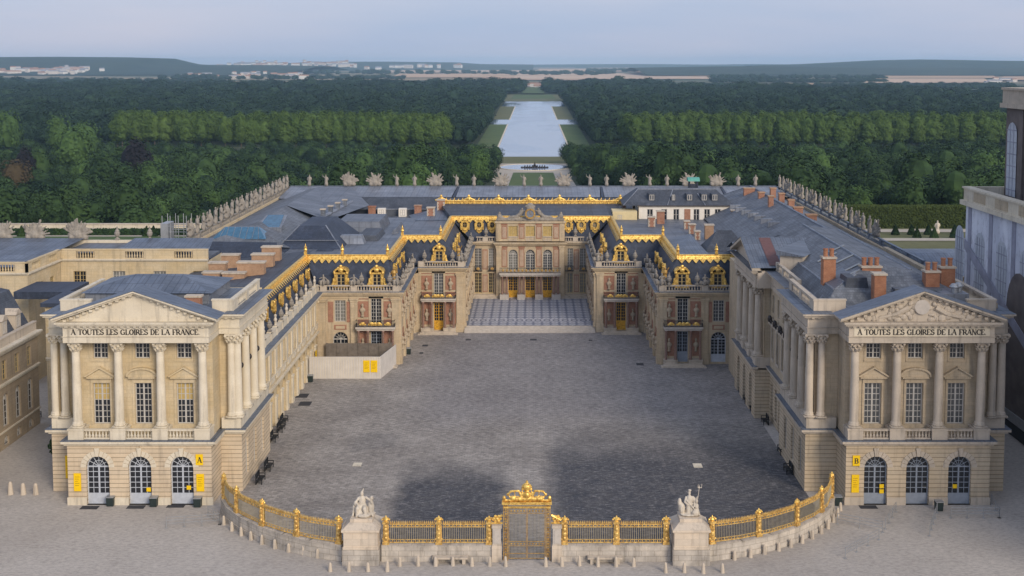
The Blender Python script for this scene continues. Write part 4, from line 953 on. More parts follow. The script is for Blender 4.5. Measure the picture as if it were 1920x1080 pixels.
def gold_dormer(th, x, y, z, gl='glass'):
    M = T((x, y, z)); mb = MB()
    for sx in (-1, 1):
        mb.box(sx * .62, sx * 1.02, -.1, 1.6, 0, 2.05, M); mb.tube((sx * 1.2, .05, .2), (sx * 1.1, .05, 1.4), .3, .16, 7, M); mb.ball((sx * 1.3, 0, .3), (.28, .2, .34), 7, 5, M); mb.ball((sx * .95, -.1, 2.2), .26, 7, 5, M)
    mb.box(-1.15, 1.15, -.14, 1.6, -.15, .12, M); mb.box(-1.02, 1.02, -.08, 1.6, 2.052, 2.3, M)
    pts = [(1.15 * math.cos(math.pi * k / 10), 2.3 + .75 * math.sin(math.pi * k / 10)) for k in range(11)]
    for k in range(10):
        (a, b), (c, d) = pts[k], pts[k + 1]; mb.prism([(c, d), (a, b), (a * .76, 2.3 + (b - 2.3) * .72), (c * .76, 2.3 + (d - 2.3) * .72)], -.22 - .002 * (k % 2), 1.5, M)
    mb.ball((0, -.2, 2.65), (.42, .22, .34), 8, 5, M); mb.ball((0, -.12, 3.2), (.3, .2, .3), 7, 5, M); mb.tube((-.5, -.1, 3.0), (.5, -.1, 3.0), .14, .14, 6, M)
    o = mb.build('dormer', M_['gold'], th)
    win(th, M, 0, .12, 1.24, 1.93, False, 2, 3, 0, 'frame_y', gl, .1, 'dormer_window')
    return o

tw = thing('palace_wing', 'long cream arcaded wing with gold oval dormers along the left of the court', 'palace wing', (-36, 160, 0))
MW = fr(-32.8, 139, 90); LW = 41.0; NB = 12; bw = LW / NB
W = MB(); ops = [(bw * (k + .5), 2.0, .0, 4.75, True) for k in range(NB)] + [(bw * (k + .5), 1.35, 6.95, 9.95, False) for k in range(NB)]
wall(W, MW, 0, LW, .004, 10.6, ops, .45); W.build('wall', M_['stone'], tw)
W = MB()
for k in range(NB + 1):
    p = bw * k; a, b = max(p - .42, 0), min(p + .42, LW)
    W.box(a, b, -.18, .05, 0, 3.55, MW); W.box(max(p - .55, 0), min(p + .55, LW), -.26, .05, 3.55, 3.8, MW); W.box(max(p - .5, 0), min(p + .5, LW), -.24, .05, 0, .6, MW); W.box(a + .06, b - .06, -.16, .05, 6.7, 9.9, MW)
    if k < NB:
        c = bw * (k + .5); W.box(c - .62, c + .62, -.08, .05, 5.82, 6.42, MW)
        for sx in (-1, 1): W.box(c + sx * 1.05 - .2, c + sx * 1.05 + .2, -.06, .05, 5.9, 6.34, MW)
W.build('pilaster', M_['stone_pale'], tw)
for k in range(NB):
    c = bw * (k + .5)
    win(tw, MW, c, 0, 2.0, 4.75, True, 2, 4, 1.1, 'frame_y', 'glass_l', .36, 'door'); win(tw, MW, c, 6.95, 1.35, 3.0, False, 2, 4, 0, 'frame', 'glass_l', .2)
W = MB(); cornice(W, MW, 0, LW, 5.05, ((.2, .15), (.2, .32))); cornice(W, MW, 0, LW, 6.5, ((.2, .12),)); cornice(W, MW, 0, LW, 9.98, ((.5, .12), (.2, .3), (.35, .6), (.16, .78)))
W.build('cornice', M_['stone_pale'], tw)
W = MB(); W.box(0, LW, -.82, .4, 11.195, 11.26, MW); W.build('cornice_flashing', M_['zinc_b'], tw)
W = MB(); W.box(0, LW, .05, .5, 11.26, 12.15, MW); W.box(0, LW, -.02, .57, 12.15, 12.32, MW)
for k in range(NB): W.box(bw * (k + .5) - .3, bw * (k + .5) + .3, -.02, .57, 11.262, 12.42, MW)
W.build('parapet', M_['stone_pale'], tw)
mansard(tw, [(-33.6, 139), (-33.6, 182.8)], [(-35.3, 139), (-35.3, 183.4)])
crest(tw, RIDGE_L[:2], ZR)
for k in range(8): oeil(tw, fr(-34.15, 146.0 + 4.75 * k, 90, 14.15), k_=.62)
for k in range(NB):
    y = 139 + bw * (k + .5)
    if k % 2 == 0: sculpture('vase', 'vase', -33.05, y, 12.42, 0, .72, '%s stone urn from the front pavilion along the arcaded wing parapet' % ORDN[k // 2], 'urn', 'urns on the arcaded wing parapet')
    else: sculpture('bust', 'bust', -33.05, y, 12.42, 90, .95, '%s pale stone bust from the front pavilion along the arcaded wing parapet' % ORDN[k // 2], 'bust', 'busts on the arcaded wing parapet')
W = MB(); W.add([(-35.4, 139, ZR - .05), (-35.4, 190, ZR - .05), (-52, 190, 14.2), (-52, 139.4, 14.2)], [(0, 1, 2, 3)]); W.build('rear_roof', M_['slate_d'], tw)
for i, (x0, x1, yt, yb_) in enumerate(((391, 423, 492, 513), (415, 447, 477, 502), (445, 495, 491, 524), (472, 512, 476, 509), (491, 525, 462, 497), (417, 458, 511, 528), (380, 413, 510, 526))):
    p = gp((x0 + x1) / 2, yb_, 14.9); k = F_PX / (p.y * _c + 31 * _s)
    chimney(tw, p.x, p.y + .7, 13.6, (x1 - x0) / k, 1.4, (yb_ - yt) / k + 1.1, 'brick_t', 0)
p = gp(498, 512, 14.9)

# ------------------------------------------------------------------ brick and stone stepped ranges on both sides of the marble court
MC = -.6
def brick_bay(th, M, xc, doormat, panel_gold, gw, base=0.0):
    'one brick bay: window, two busts, balcony on four red marble columns, door'
    B = MB()
    for sx in (-1, 1):
        for a, b, z0, z1 in ((1.15, 2.95, 7.3, 9.75), (1.15, 2.95, 10.05, 10.65), (1.15, 2.95, 1.3, 5.2), (1.15, 2.95, 6.2, 6.95)): B.box(xc + sx * a, xc + sx * b, -.05, .06, z0, z1, M)
    B.build('brick_panel', M_['brick'], th)
    S_ = MB()
    for sx in (-1, 1): S_.box(xc + sx * .82, xc + sx * 1.12, -.1, .06, 6.1, 10.6, M); S_.box(xc + sx * .82, xc + sx * 1.12, -.1, .06, .3, 5.2, M)
    S_.box(xc - 1.12, xc + 1.12, -.1, .06, 10.24, 10.6, M); S_.build('window_surround', M_['stone_court'], th)
    win(th, M, xc, 6.15, 1.64, 4.05, False, 4, 7, 0, 'frame', gw, .1, 'window', .055)
    win(th, M, xc, .35, 1.64, 4.75, False, 4, 6, 1.6, doormat, 'glass', .1, 'door', .06)
    for sx in (-1, 1):
        for z in (7.35, 2.0):
            o = place('bust', SC['wall_bust'], M @ T((xc + sx * 2.05, -.22, z)) @ Matrix.Diagonal((1.15, 1.0, 1.3, 1)), th)
    C = MB(); C.box(xc - 3.0, xc + 3.0, -1.35, .05, 5.72, 6.02, M); C.box(xc - 2.85, xc + 2.85, -1.2, .05, 5.45, 5.719, M); C.build('balcony_slab', M_['whitem'], th)
    for x in (-2.6, -1.15, 1.15, 2.6):
        c = MB(); c.lathe([(.22, 0), (.2, .15), (.19, 1.5), (.16, 4.1), (.24, 4.3), (.26, 4.5)], 10, (xc + x, -1.0, .95), M); o = c.build('balcony_column', M_['marblec'], th, smooth=True)
    c = MB()
    for sx in (-1, 1): c.box(xc + sx * .85, xc + sx * 2.95, -1.3, .02, .0 if not base else base, .95, M); c.box(xc + sx * .8, xc + sx * 3.0, -1.36, .03, .82, .96, M)
    for k in range(3): c.box(xc - 3.4 + .3 * k, xc + 3.4 - .3 * k, -2.5 + .35 * k, -1.25, base, base + .14 * (k + 1), M) if not base else None
    c.build('balcony_plinth', M_['stone_greyp'], th)
    r = MB(); r.box(xc - 2.95, xc + 2.95, -1.3, -1.22, 6.95, 7.03, M); r.box(xc - 2.95, xc + 2.95, -1.3, -1.22, 6.06, 6.12, M)
    for k in range(36): x = xc - 2.9 + 5.8 * k / 35; r.box(x - .02, x + .02, -1.28, -1.24, 6.1, 6.97, M)
    for sx in (-1, 1): r.box(xc + sx * 2.91, xc + sx * 2.95, -1.25, .0, 6.95, 7.03, M); r.box(xc + sx * 2.91, xc + sx * 2.95, -1.25, .0, 6.06, 6.5, M)
    q = r.build('balcony_railing', M_['black'], th)
    g = MB()
    for x in (-1.9, -.55, 0, .55, 1.9): g.ball((xc + x, -1.33, 6.52), (.36 if x else .3, .1, .3), 7, 5, M); g.ball((xc + x + .4, -1.32, 6.4), (.14, .08, .2), 6, 4, M); g.ball((xc + x - .4, -1.32, 6.4), (.14, .08, .2), 6, 4, M)
    g.build('balcony_emblem', M_['gold'], q)
def pilaster(mb, M, x, w, z0=0.0, z1=10.2):
    mb.box(x - w / 2 - .12, x + w / 2 + .12, -.34, .05, z0, 1.5, M); mb.box(x - w / 2, x + w / 2, -.24, .05, 1.5, z1 - .55, M)
    mb.box(x - w / 2 - .08, x + w / 2 + .08, -.3, .05, z1 - .55, z1 - .4, M); mb.box(x - w / 2 - .16, x + w / 2 + .16, -.38, .05, z1 - .25, z1, M); mb.box(x - w / 2 - .06, x + w / 2 + .06, -.28, .05, z1 - .4, z1 - .25, M)
COR = ((.35, .1), (.2, .28), (.3, .5), (.18, .72))
def side_face(th, M, L_, n, z0=0.0):
    W = MB(); op = []
    for k in range(n):
        c = L_ * (k + .5) / n; op += [(c, 1.3, 6.4, 9.9, False), (c, 1.4, z0 + .4, 4.9, False)]
    wall(W, M, 0, L_, z0, 10.2, op, .3); W.build('wall', M_['stone_court'], th)
    for o in op: win(th, M, o[0], o[2], o[1], o[3] - o[2], False, 2, 5, 0, 'frame', 'glass_l', .2)
    P = MB(); B = MB()
    for k in range(n + 1): pilaster(P, M, min(max(L_ * k / n, .5), L_ - .5), .8, z0)
    for k in range(n):
        c = L_ * (k + .5) / n
        for sx in (-1, 1): B.box(c + sx * .8, c + sx * (L_ / n / 2 - .55), -.05, .05, 6.9, 9.6, M); B.box(c + sx * .8, c + sx * (L_ / n / 2 - .55), -.05, .05, z0 + 1.4, 4.8, M)
    P.build('pilaster', M_['stone_court'], th); B.build('brick_panel', M_['brick'], th)
    for k in range(n):
        for sx in (-1, 1):
            for z in (7.1, 2.0): place('bust', SC['wall_bust'], M @ T((L_ * (k + .5) / n + sx * L_ / n * .3, -.3, z)) @ Matrix.Diagonal((1.15, 1.15, 1.3, 1)), th)
def stepped(sg):
    side = 'left' if sg < 0 else 'right'
    th = thing('palace_range', ('stepped red brick and stone range with gold dormers beside the white hoarding' if sg < 0 else 'stepped red brick and stone range with gold dormers next to the weathered grey wing'), 'palace range', (MC + sg * 24, 192, 0))
    X = lambda o: MC + sg * o
    FB, FC = T((0, 180, 0)), T((0, 202, 0))
    xs = sorted((X(19.8), X(32.4)))
    W = MB(); bay2 = X(28.9)
    op = [(X(23.4), 1.66, .35, 5.1, False), (X(23.4), 1.66, 6.15, 10.2, False), (bay2, 1.7, 6.6, 9.9, False), (bay2, 2.3, 0.3, 5.0, True)]
    wall(W, FB, xs[0], xs[1], .004, 10.2, op, .35)
    xc_ = sorted((X(11.2), X(19.8)))
    op2 = [(X(15.6), 1.66, .35, 5.1, False), (X(15.6), 1.66, 6.15, 10.2, False)]
    wall(W, FC, xc_[0], xc_[1], .004, 10.2, op2, .35)
    W.build('wall', M_['stone_court'], th)
    brick_bay(th, FB, X(23.4), 'frame_g', 0, 'glass_l'); brick_bay(th, FC, X(15.6), 'goldpaint', 1, 'glass_l' if sg < 0 else 'glass')
    win(th, FB, bay2, 6.6, 1.7, 3.3, False, 4, 6, 0, 'frame', 'glass_l', .15)
    win(th, FB, bay2, .3, 2.3, 4.7, True, 4, 5, 1.2 if sg > 0 else .2, 'frame_lg' if sg > 0 else 'frame', 'glass', .25, 'door')
    P = MB()
    for o, w_ in ((20.45, 1.1), (26.75, 1.1), (31.6, 1.5)): pilaster(P, FB, X(o), w_)
    for o, w_ in ((12.0, 1.1), (19.2, 1.0)): pilaster(P, FC, X(o), w_)
    P.box(*sorted((X(31.0), X(32.3))), -.9, -.242, 0, 9.6, FB) if sg < 0 else None
    P.build('pilaster', M_['stone_court'], th)
    B = MB(); B.box(bay2 - .95, bay2 + .95, -.05, .05, 5.35, 6.1, FB); B.box(*sorted((X(29.95), X(30.75))), -.05, .05, 6.5, 9.7, FB); B.box(*sorted((X(27.4), X(27.9))), -.05, .05, 6.5, 9.7, FB); B.build('brick_panel', M_['brick'], th)
    B = MB(); B.box(bay2 - .7, bay2 + .7, -.08, -.052, 5.5, 5.95, FB); B.build('stone_plaque', M_['stone_court'], th)
    # side faces looking into the court
    if sg < 0: MB_, MC_ = fr(X(19.8), 180, 90), fr(X(11.2), 202, 90)
    else: MB_, MC_ = fr(X(19.8), 202, -90), fr(X(11.2), 228, -90)
    side_face(th, MB_, 22, 4); side_face(th, MC_, 26, 5, .9)
    # cornice, balustrade
    C = MB(); Bl = MB(); Zf = MB()
    def run(M, a, b, e0, e1, posts):
        z = 10.2
        for dz, pr in COR: C.box(a - e0 * pr, b + e1 * pr, -pr, .4, z, z + dz, M); z += dz
        Zf.box(a - e0 * .74, b + e1 * .74, -.74, .3, 11.232, 11.27, M)
        balusters(Bl, M, a, b, .1, 11.27, .95, None, posts)
    inn = (1, 0) if sg > 0 else (0, 1)
    run(FB, xs[0], xs[1], inn[0], inn[1], [X(20.3), X(26.75), X(31.4)]); run(FC, xc_[0] + (.75 if sg < 0 else 0), xc_[1] - (.75 if sg > 0 else 0), inn[0], inn[1], [X(11.8), X(18.6)])
    run(MB_, .75 if sg < 0 else 0, 22 - (.75 if sg > 0 else 0), 0, 0, [1.2 + 4.9 * k for k in range(5)]); run(MC_, .75 if sg < 0 else .75, 26 - .75, 0, 0, [1.2 + 4.7 * k for k in range(6)])
    C.build('cornice', M_['stone_court'], th); Zf.build('cornice_flashing', M_['zinc_b'], th); Bl.build('balustrade', M_['stone_greyp'], th)
    # slate mansard and gilded crest
    f = [(X(32.4), 180.9), (X(20.6), 180.9), (X(20.6), 202.9), (X(12.0), 202.9), (X(12.0), 228.9)]
    rd = RIDGE_L[1:] if sg < 0 else RIDGE_R[::-1]
    mansard(th, f, rd)
    crest(th, rd if sg < 0 else RIDGE_R, ZR)
    for p in rd[:4]: finial(th, p[0], p[1], ZR + .3)
    finial(th, X(29.0), rd[0][1], ZR + .3)
    gold_dormer(th, X(23.4), 181.15, 11.7, 'glass'); gold_dormer(th, X(28.9), 181.15, 11.7, 'glass'); gold_dormer(th, X(15.6), 203.15, 11.75, 'glass')
    for k in range(3): oeil(th, fr(X(21.1), 186.5 + 5.5 * k, 90 * -sg, 13.8), k_=.66); oeil(th, fr(X(13.2), 208.5 + 5.5 * k, 90 * -sg, 13.8), k_=.66)
    # statues and urns on the balustrade
    nm = 'left' if sg < 0 else 'right'; who = 'hoarding side' if sg < 0 else 'grey wing side'
    for i, (k, x, y, s_) in enumerate((('vase', 25.6, 180.1, .8), ('vase', 21.3, 180.1, .8), ('group', 26.75, 180.1, .9), ('group', 20.2, 180.2, 1.0), ('group', 31.4, 180.1, .9), ('vase', 18.0, 202.1, .8), ('vase', 13.2, 202.1, .8), ('group', 11.7, 202.3, 1.0))):
        where = ('above the brick bay nearest the court corner', 'at the inner end of the front balustrade', 'between the two gold dormers', 'on the inner corner of the front balustrade', 'on the outer corner of the front balustrade', 'just outside the single gold dormer', 'just inside the single gold dormer', 'on the marble court corner')[i]
        sculpture('urn' if k == 'vase' else 'sculpture', k, X(x), y, 12.22, 20 * sg, s_, '%s %s, %s' % ('stone urn' if k == 'vase' else 'seated stone sculpture', where, who), 'urn' if k == 'vase' else 'sculpture', 'roof sculptures of the stepped ranges')
    for k in range(4): sculpture('sculpture', 'group', X(19.9), 186 + 4.9 * k, 12.22, 90 * -sg, .85, '%s seated sculpture behind the front balustrade corner, %s of the court' % (ORDN[k], who), 'sculpture', 'roof sculptures of the stepped ranges')
    for k in range(5): sculpture('sculpture', 'group', X(11.3), 207 + 4.7 * k, 12.22, 90 * -sg, .85, '%s stone sculpture behind the corner above the marble court on the %s' % (ORDN[k], who), 'sculpture', 'roof sculptures of the stepped ranges')
    for o in (20.9, 12.3):   # gilded figures perched above the corners
        y = 182.2 if o > 15 else 204.2; mb = MB(); M = T((X(o), y, 12.3)); mb.tube((0, 0, 0), (0, 0, 1.2), .4, .3, 8, M); mb.ball((0, 0, 1.5), (.4, .35, .5), 8, 6, M); mb.ball((0, -.05, 2.15), .2, 8, 6, M); mb.tube((.25, 0, 1.7), (.6, -.1, 2.3), .11, .08, 6, M); mb.tube((-.25, 0, 1.7), (-.55, -.1, 1.2), .11, .08, 6, M)
        mb.build('gilded_figure', M_['gold_d'], th)
    return th
TL_, TR_ = stepped(-1), stepped(1)

# ------------------------------------------------------------------ centre block at the end of the marble court
tc_ = thing('palace_block', 'brick and stone centre block with clock pediment, balcony and gilded roof behind the marble court', 'palace block', (MC, 232, .9))
FD = T((MC, 228, 0))
W = MB(); g0 = .9
op = []
for x in (-10.05, -7.35, 7.55, 10.25): op += [(x, 1.4, 6.1, 10.4, False), (x, 1.4, 1.7, 5.6, False)]
wall(W, FD, -11.2, -6.3, g0, 11.0, [o for o in op if o[0] < 0], .3); wall(W, FD, 6.3, 11.2, g0, 11.0, [o for o in op if o[0] > 0], .3)
FP = T((MC, 227.2, 0)); op2 = [(k * 3.31, 1.8, 6.2, 10.3, True) for k in (-1, 0, 1)] + [(k * 3.31, 1.8, 1.0, 5.3, False) for k in (-1, 0, 1)]
wall(W, FP, -6.6, 6.6, g0, 11.0, op2, .35)
for sx in (-1, 1): W.add([(sx * 6.6, 0, g0), (sx * 6.6, .8, g0), (sx * 6.6, .8, 15.6), (sx * 6.6, 0, 15.6)], [(0, 1, 2, 3)], FP)
op3 = [(k * 3.31, 1.75, 12.85, 14.85, False) for k in (-1, 0, 1)]
wall(W, FP, -6.6, 6.6, 11.9, 15.4, op3, .3); W.box(-6.6, 6.6, .35, 3.2, 11.8, 15.39, FP)
W.build('wall', M_['stone_court'], tc_)
for i, o in enumerate(op): win(tc_, FD, o[0], o[2], o[1], o[3] - o[2], False, 4, 8 if o[2] > 3 else 6, 0, 'frame' if o[2] > 3 else 'frame_y', 'glass_l' if o[2] > 3 or o[0] > 0 else 'glass', .15, 'window', .055)
for o in op2: win(tc_, FP, o[0], o[2], o[1], o[3] - o[2], o[4], 4, 6, 0 if o[4] else 1.35, 'frame' if o[4] else 'goldpaint', 'glass_l' if o[4] else 'glass', .2, 'window' if o[4] else 'door', .06)
for o in op3: win(tc_, FP, o[0], o[2], o[1], o[3] - o[2], False, 4, 4, 0, 'frame_y', 'blind', .12, 'window', .05)
P = MB(); B = MB()
for M, xs in ((FD, (-8.7, 8.9)),):
    for x in xs:
        for z0, z1 in ((6.3, 10.2), (1.9, 5.3)): B.box(x - .48, x + .48, -.05, .05, z0, z1, M); P.box(x - .36, x + .36, -.08, .04, z0 + .18, z1 - .2, M)
for x in (-4.97, -1.655, 1.655, 4.97):
    for z0, z1 in ((6.9, 10.5), (12.4, 14.9), (1.8, 5.0)): B.box(x - .52, x + .52, -.05, .05, z0, z1, FP); P.box(x - .38, x + .38, -.08, .04, z0 + .18, z1 - .22, FP)
    B.box(x - .62, x + .62, -.05, .05, 10.55, 10.9, FP); B.box(x - .62, x + .62, -.05, .05, 14.98, 15.3, FP)
B.build('brick_panel', M_['brick'], tc_); P.build('carved_panel', stone('panel relief stone', (.50, .37, .27), (.42, .30, .21), dirt_amt=.7, sc_=2), tc_)
P = MB()
for x in (-6.05, 6.05): pilaster(P, FP, x, .9, g0, 11.0); P.box(x - .4, x + .4, -.12, .05, 11.9, 15.35, FP)
for x in (-10.9, -6.8, 6.95, 10.95): P.box(x - .25, x + .25, -.1, .05, g0, 11.0, FD)
for k in (-1, 0, 1):
    x = k * 3.31
    for sx in (-1, 1): P.box(x + sx * .92, x + sx * 1.06, -.09, .05, 6.2, 9.4, FP); P.box(x + sx * .9, x + sx * 1.02, -.09, .05, 12.3, 15.0, FP)
    for q in range(8):
        a, b = math.pi * q / 8, math.pi * (q + 1) / 8; P.prism([(x - .9 * math.cos(a), 9.4 + .9 * math.sin(a)), (x - 1.06 * math.cos(a), 9.4 + 1.06 * math.sin(a)), (x - 1.06 * math.cos(b), 9.4 + 1.06 * math.sin(b)), (x - .9 * math.cos(b), 9.4 + .9 * math.sin(b))], -.09, .05, FP)
P.build('pilaster', M_['stone_court'], tc_)
C = MB(); z = 11.0
for dz, pr in ((.2, .25), (.28, .5), (.2, .75)):
    C.box(-11.2, -6.6, -pr, .3, z, z + dz, FD); C.box(6.6, 11.2, -pr, .3, z, z + dz, FD); C.box(-6.6 - pr * .6, 6.6 + pr * .6, -pr, .3, z + .001, z + dz, FP); z += dz
C.box(-6.8, 6.8, -.25, .3, 15.4, 15.75, FP); C.box(-11.2, 11.2, -.15, .1, 5.65, 5.95, FD); C.box(-6.6, 6.6, -.12, .1, 5.7, 6.0, FP)
C.box(-6.6, 6.6, .3, 3.4, 15.39, 15.7, FP)
C.build('cornice', M_['stone_court'], tc_)
Bl = MB(); balusters(Bl, FD, -10.4, -6.65, .1, 11.7, .95, None, (-8.6,)); balusters(Bl, FD, 6.65, 10.4, .1, 11.7, .95, None, (8.7,))
for k in (-1, 0, 1): balusters(Bl, FP, k * 3.31 - .88, k * 3.31 + .88, .05, 12.0, .8, 6)
Bl.build('balustrade', M_['stone_greyp'], tc_)
C = MB(); C.box(-5.9, 5.9, -2.0, .05, 5.72, 6.05, FP); C.box(-5.7, 5.7, -1.8, .05, 5.4, 5.719, FP); C.build('balcony_slab', M_['whitem'], tc_)
for x in (-5.35, -4.5, -2.05, -1.25, 1.25, 2.05, 4.5, 5.35):
    c = MB(); c.lathe([(.24, 0), (.21, .2), (.2, 1.5), (.17, 3.2), (.26, 3.35), (.28, 3.5)], 10, (x, -1.5, 1.9), FP); c.build('balcony_column', M_['marblec'], tc_, smooth=True)
c = MB()
for a, b in ((-5.8, -4.1), (-2.45, -.95), (.95, 2.45), (4.1, 5.8)): c.box(a, b, -1.9, .02, .9, 1.9, FP)
c.build('balcony_plinth', M_['whitem'], tc_)
r = MB(); r.box(-5.85, 5.85, -1.95, -1.88, 7.0, 7.08, FP); r.box(-5.85, 5.85, -1.95, -1.88, 6.08, 6.14, FP)
for k in range(70): x = -5.8 + 11.6 * k / 69; r.box(x - .02, x + .02, -1.93, -1.89, 6.1, 7.02, FP)
q = r.build('balcony_railing', M_['black'], tc_)
g = MB()
for k in range(15): g.ball((-5.2 + 10.4 * k / 14, -1.97, 6.55), (.22, .08, .28), 6, 4, FP)
g.build('balcony_emblem', M_['gold_d'], q)
for x in (-10.05, -7.35, 7.55, 10.25):
    r = MB(); r.box(x - .85, x + .85, -.45, -.4, 7.0, 7.06, FD); r.box(x - .85, x + .85, -.45, .0, 6.02, 6.1, FD)
    for k in range(10): xx = x - .8 + 1.6 * k / 9; r.box(xx - .02, xx + .02, -.44, -.4, 6.1, 7.0, FD)
    o = r.build('window_guard', M_['black'], tc_); g = MB(); g.ball((x, -.47, 6.5), (.35, .07, .3), 6, 4, FD); g.build('guard_emblem', M_['gold_d'], o)
S_ = MB()
for k in range(3): S_.box(-11.2, -5.9, -1.6 + .4 * k, .02, .9, .9 + .2 * (k + 1), FD); S_.box(5.9, 11.2, -1.6 + .4 * k, .02, .9, .9 + .2 * (k + 1), FD)
S_.build('steps', M_['stone_greyp'], tc_)
# clock pediment: two reclining figures and a sun-rayed dial
balls, caps = [], []
for sx in (-1, 1):
    balls += [((sx * 1.7, 0, 1.7), (.45, .35, .5)), ((sx * 1.55, -.05, 2.35), (.22, .22, .26)), ((sx * 5.9, 0, .9), (.5, .4, .6)), ((sx * 5.9, 0, 1.55), (.25, .25, .28))]
    caps += [((sx * 1.8, 0, 1.5), (sx * 2.6, -.05, .9), .42, .36), ((sx * 2.6, -.05, .9), (sx * 3.9, -.1, .8), .33, .24), ((sx * 3.9, -.1, .8), (sx * 4.9, 0, .25), .22, .14), ((sx * 2.0, 0, 1.9), (sx * 1.1, -.1, 2.0), .15, .12), ((sx * 1.0, 0, .35), (sx * 6.2, 0, .3), .45, .35), ((sx * 5.2, 0, .5), (sx * 5.9, 0, .9), .3, .35)]
caps += [((-1.1, .1, .3), (1.1, .1, .3), .6, .6), ((0, .15, .5), (0, .15, 2.6), 1.05, .9), ((-.6, .1, 2.9), (.6, .1, 2.9), .25, .25)]
balls += [((0, 0, 3.1), (.5, .3, .4)), ((-.7, 0, 2.8), (.3, .25, .3)), ((.7, 0, 2.8), (.3, .25, .3))]
cpm = sculpt('clock_pediment', balls, caps, M_['statue'], .1, .02)
o = place('clock_pediment', cpm, FP @ T((0, .5, 15.72)), tc_); ORG[o.name] = Vector((MC, 227.7, 15.72))
g = MB(); N = 24
for k in range(N):
    a, b = 2 * math.pi * k / N, 2 * math.pi * (k + 1) / N; q0 = .72 + .1 * (k % 2)
    g.prism([(1.0 * math.cos(a), 1.55 + 1.0 * math.sin(a)), (.7 * math.cos(a), 1.55 + .7 * math.sin(a)), (.7 * math.cos(b), 1.55 + .7 * math.sin(b)), (1.0 * math.cos(b), 1.55 + 1.0 * math.sin(b))], -1.1, -.8, T((MC, 227.7, 15.72)))
g.tube((MC, 226.6, 17.27), (MC + .0, 226.6, 17.85), .05, .03, 5); g.tube((MC, 226.6, 17.27), (MC + .35, 226.6, 17.1), .05, .03, 5)
g.build('clock_rim', M_['gold_d'], o)
g = MB(); g.prism([(.72 * math.cos(2 * math.pi * k / 24), 1.55 + .72 * math.sin(2 * math.pi * k / 24)) for k in range(24)], -1.0, -.85, T((MC, 227.7, 15.72))); g.build('clock_dial', plain('grey blue dial', (.20, .23, .28), .5), o)
mansard(tc_, [(-11.8, 228.9), (10.6, 228.9)], [(-16.0, 230.4), (15.2, 230.4)], 11.6, ZR)
crest(tc_, [(-16.0, 230.4), (15.2, 230.4)], ZR)
for x in (-13.05, -10.2, -7.6, 7.6, 10.2, 12.9): oeil(tc_, T((MC + x * .97, 229.55, 14.75)), gl='glass' if x < 0 else 'glass_l')
g = MB(); g.add([(-16, 230.6, ZR + .1), (15.2, 230.6, ZR + .1), (18, 245, 17.1), (-19.2, 245, 17.1)], [(0, 1, 2, 3)]); g.build('upper_roof', M_['slate_d'], tc_)
g = MB(); g.box(-19.3, 18.2, 244.7, 245.2, 16.7, 17.45); g.tube((-19.3, 244.9, 17.6), (18.2, 244.9, 17.6), .25, n=6)
for k in range(45):
    x = -19 + 37 * k / 44; g.ball((x, 244.6, 17.15), (.22, .12, .26), 6, 4); g.tube((x, 244.9, 17.6), (x + .3, 244.9, 18.1 + .2 * (k % 2)), .16, .06, 5)
for x in (-19, -13.3, -7.2, -1.0, 5.4, 11.6, 17.9): g.ball((x, 244.9, 18.0), (.6, .25, .5), 8, 6); g.ball((x, 244.9, 18.6), (.3, .2, .35), 7, 5); g.tube((x - 1.2, 244.9, 17.75), (x, 244.9, 18.3), .2, .2, 6); g.tube((x + 1.2, 244.9, 17.75), (x, 244.9, 18.3), .2, .2, 6)
g.build('upper_roof_crest', M_['gold'], tc_)
for x, n in ((-8.5, 'left'), (8.7, 'right')): sculpture('urn', 'vase', MC + x, 228.1, 12.65, 0, .8, 'stone urn on the balustrade just %s of the clock pediment' % ('left' if x < 0 else 'right'), 'urn', 'urns beside the clock pediment')

# ------------------------------------------------------------------ ranges behind: south (left), garden front, north (right)
def slopes(name, quads, mat, th):
    mb = MB()
    for q in quads: mb.poly(q)
    return mb.build(name, M_[mat], th)
ts = thing('palace_range', 'rear left range of grey roofs with blue skylights, edged by trophies above the garden', 'palace range', (-46, 225, 0))
g = MB(); g.box(-55.9, -54.9, 189, 270, 0, 17.0); g.box(-55, -30, 188.6, 189.4, 0, 14.0); g.build('wall', M_['stone'], ts)
g = MB(); balusters(g, fr(-55.5, 189, 90), 0, 81, 0, 17.0, 1.05, 130, [1 + 6.6 * k for k in range(13)]); g.build('balustrade', M_['statue'], ts)
slopes('main_roof', [[(-55, 190, 16.6), (-53.2, 190, 16.9), (-53.2, 268, 16.9), (-55, 268, 16.6)], [(-53.2, 194, 16.9), (-47.5, 200, 18.7), (-47.5, 262, 18.7), (-53.2, 268, 16.9)], [(-47.5, 200, 18.7), (-40, 194, 15.8), (-40, 262, 15.8), (-47.5, 262, 18.7)], [(-53.2, 194, 16.9), (-40, 194, 15.8), (-47.5, 200, 18.7)]], 'slate_g', ts)
slopes('roof_deck', [[(-40, 183.6, 15.5), (-22.8, 183.6, 15.5), (-22.8, 204.8, 15.5), (-40, 204.8, 15.5)], [(-40, 204.8, 15.45), (-16.2, 204.8, 15.45), (-16.2, 236, 15.3), (-40, 236, 15.3)], [(-40, 236, 14.0), (-18.6, 236, 14.0), (-18.6, 249, 14.0), (-40, 249, 14.0)]], 'zinc_p', ts)
o = slopes('front_slope', [[(-54.5, 189.6, 13.9), (-41, 189.6, 13.9), (-42, 193.9, 16.7), (-53.2, 193.9, 16.9)]], 'slate', ts)
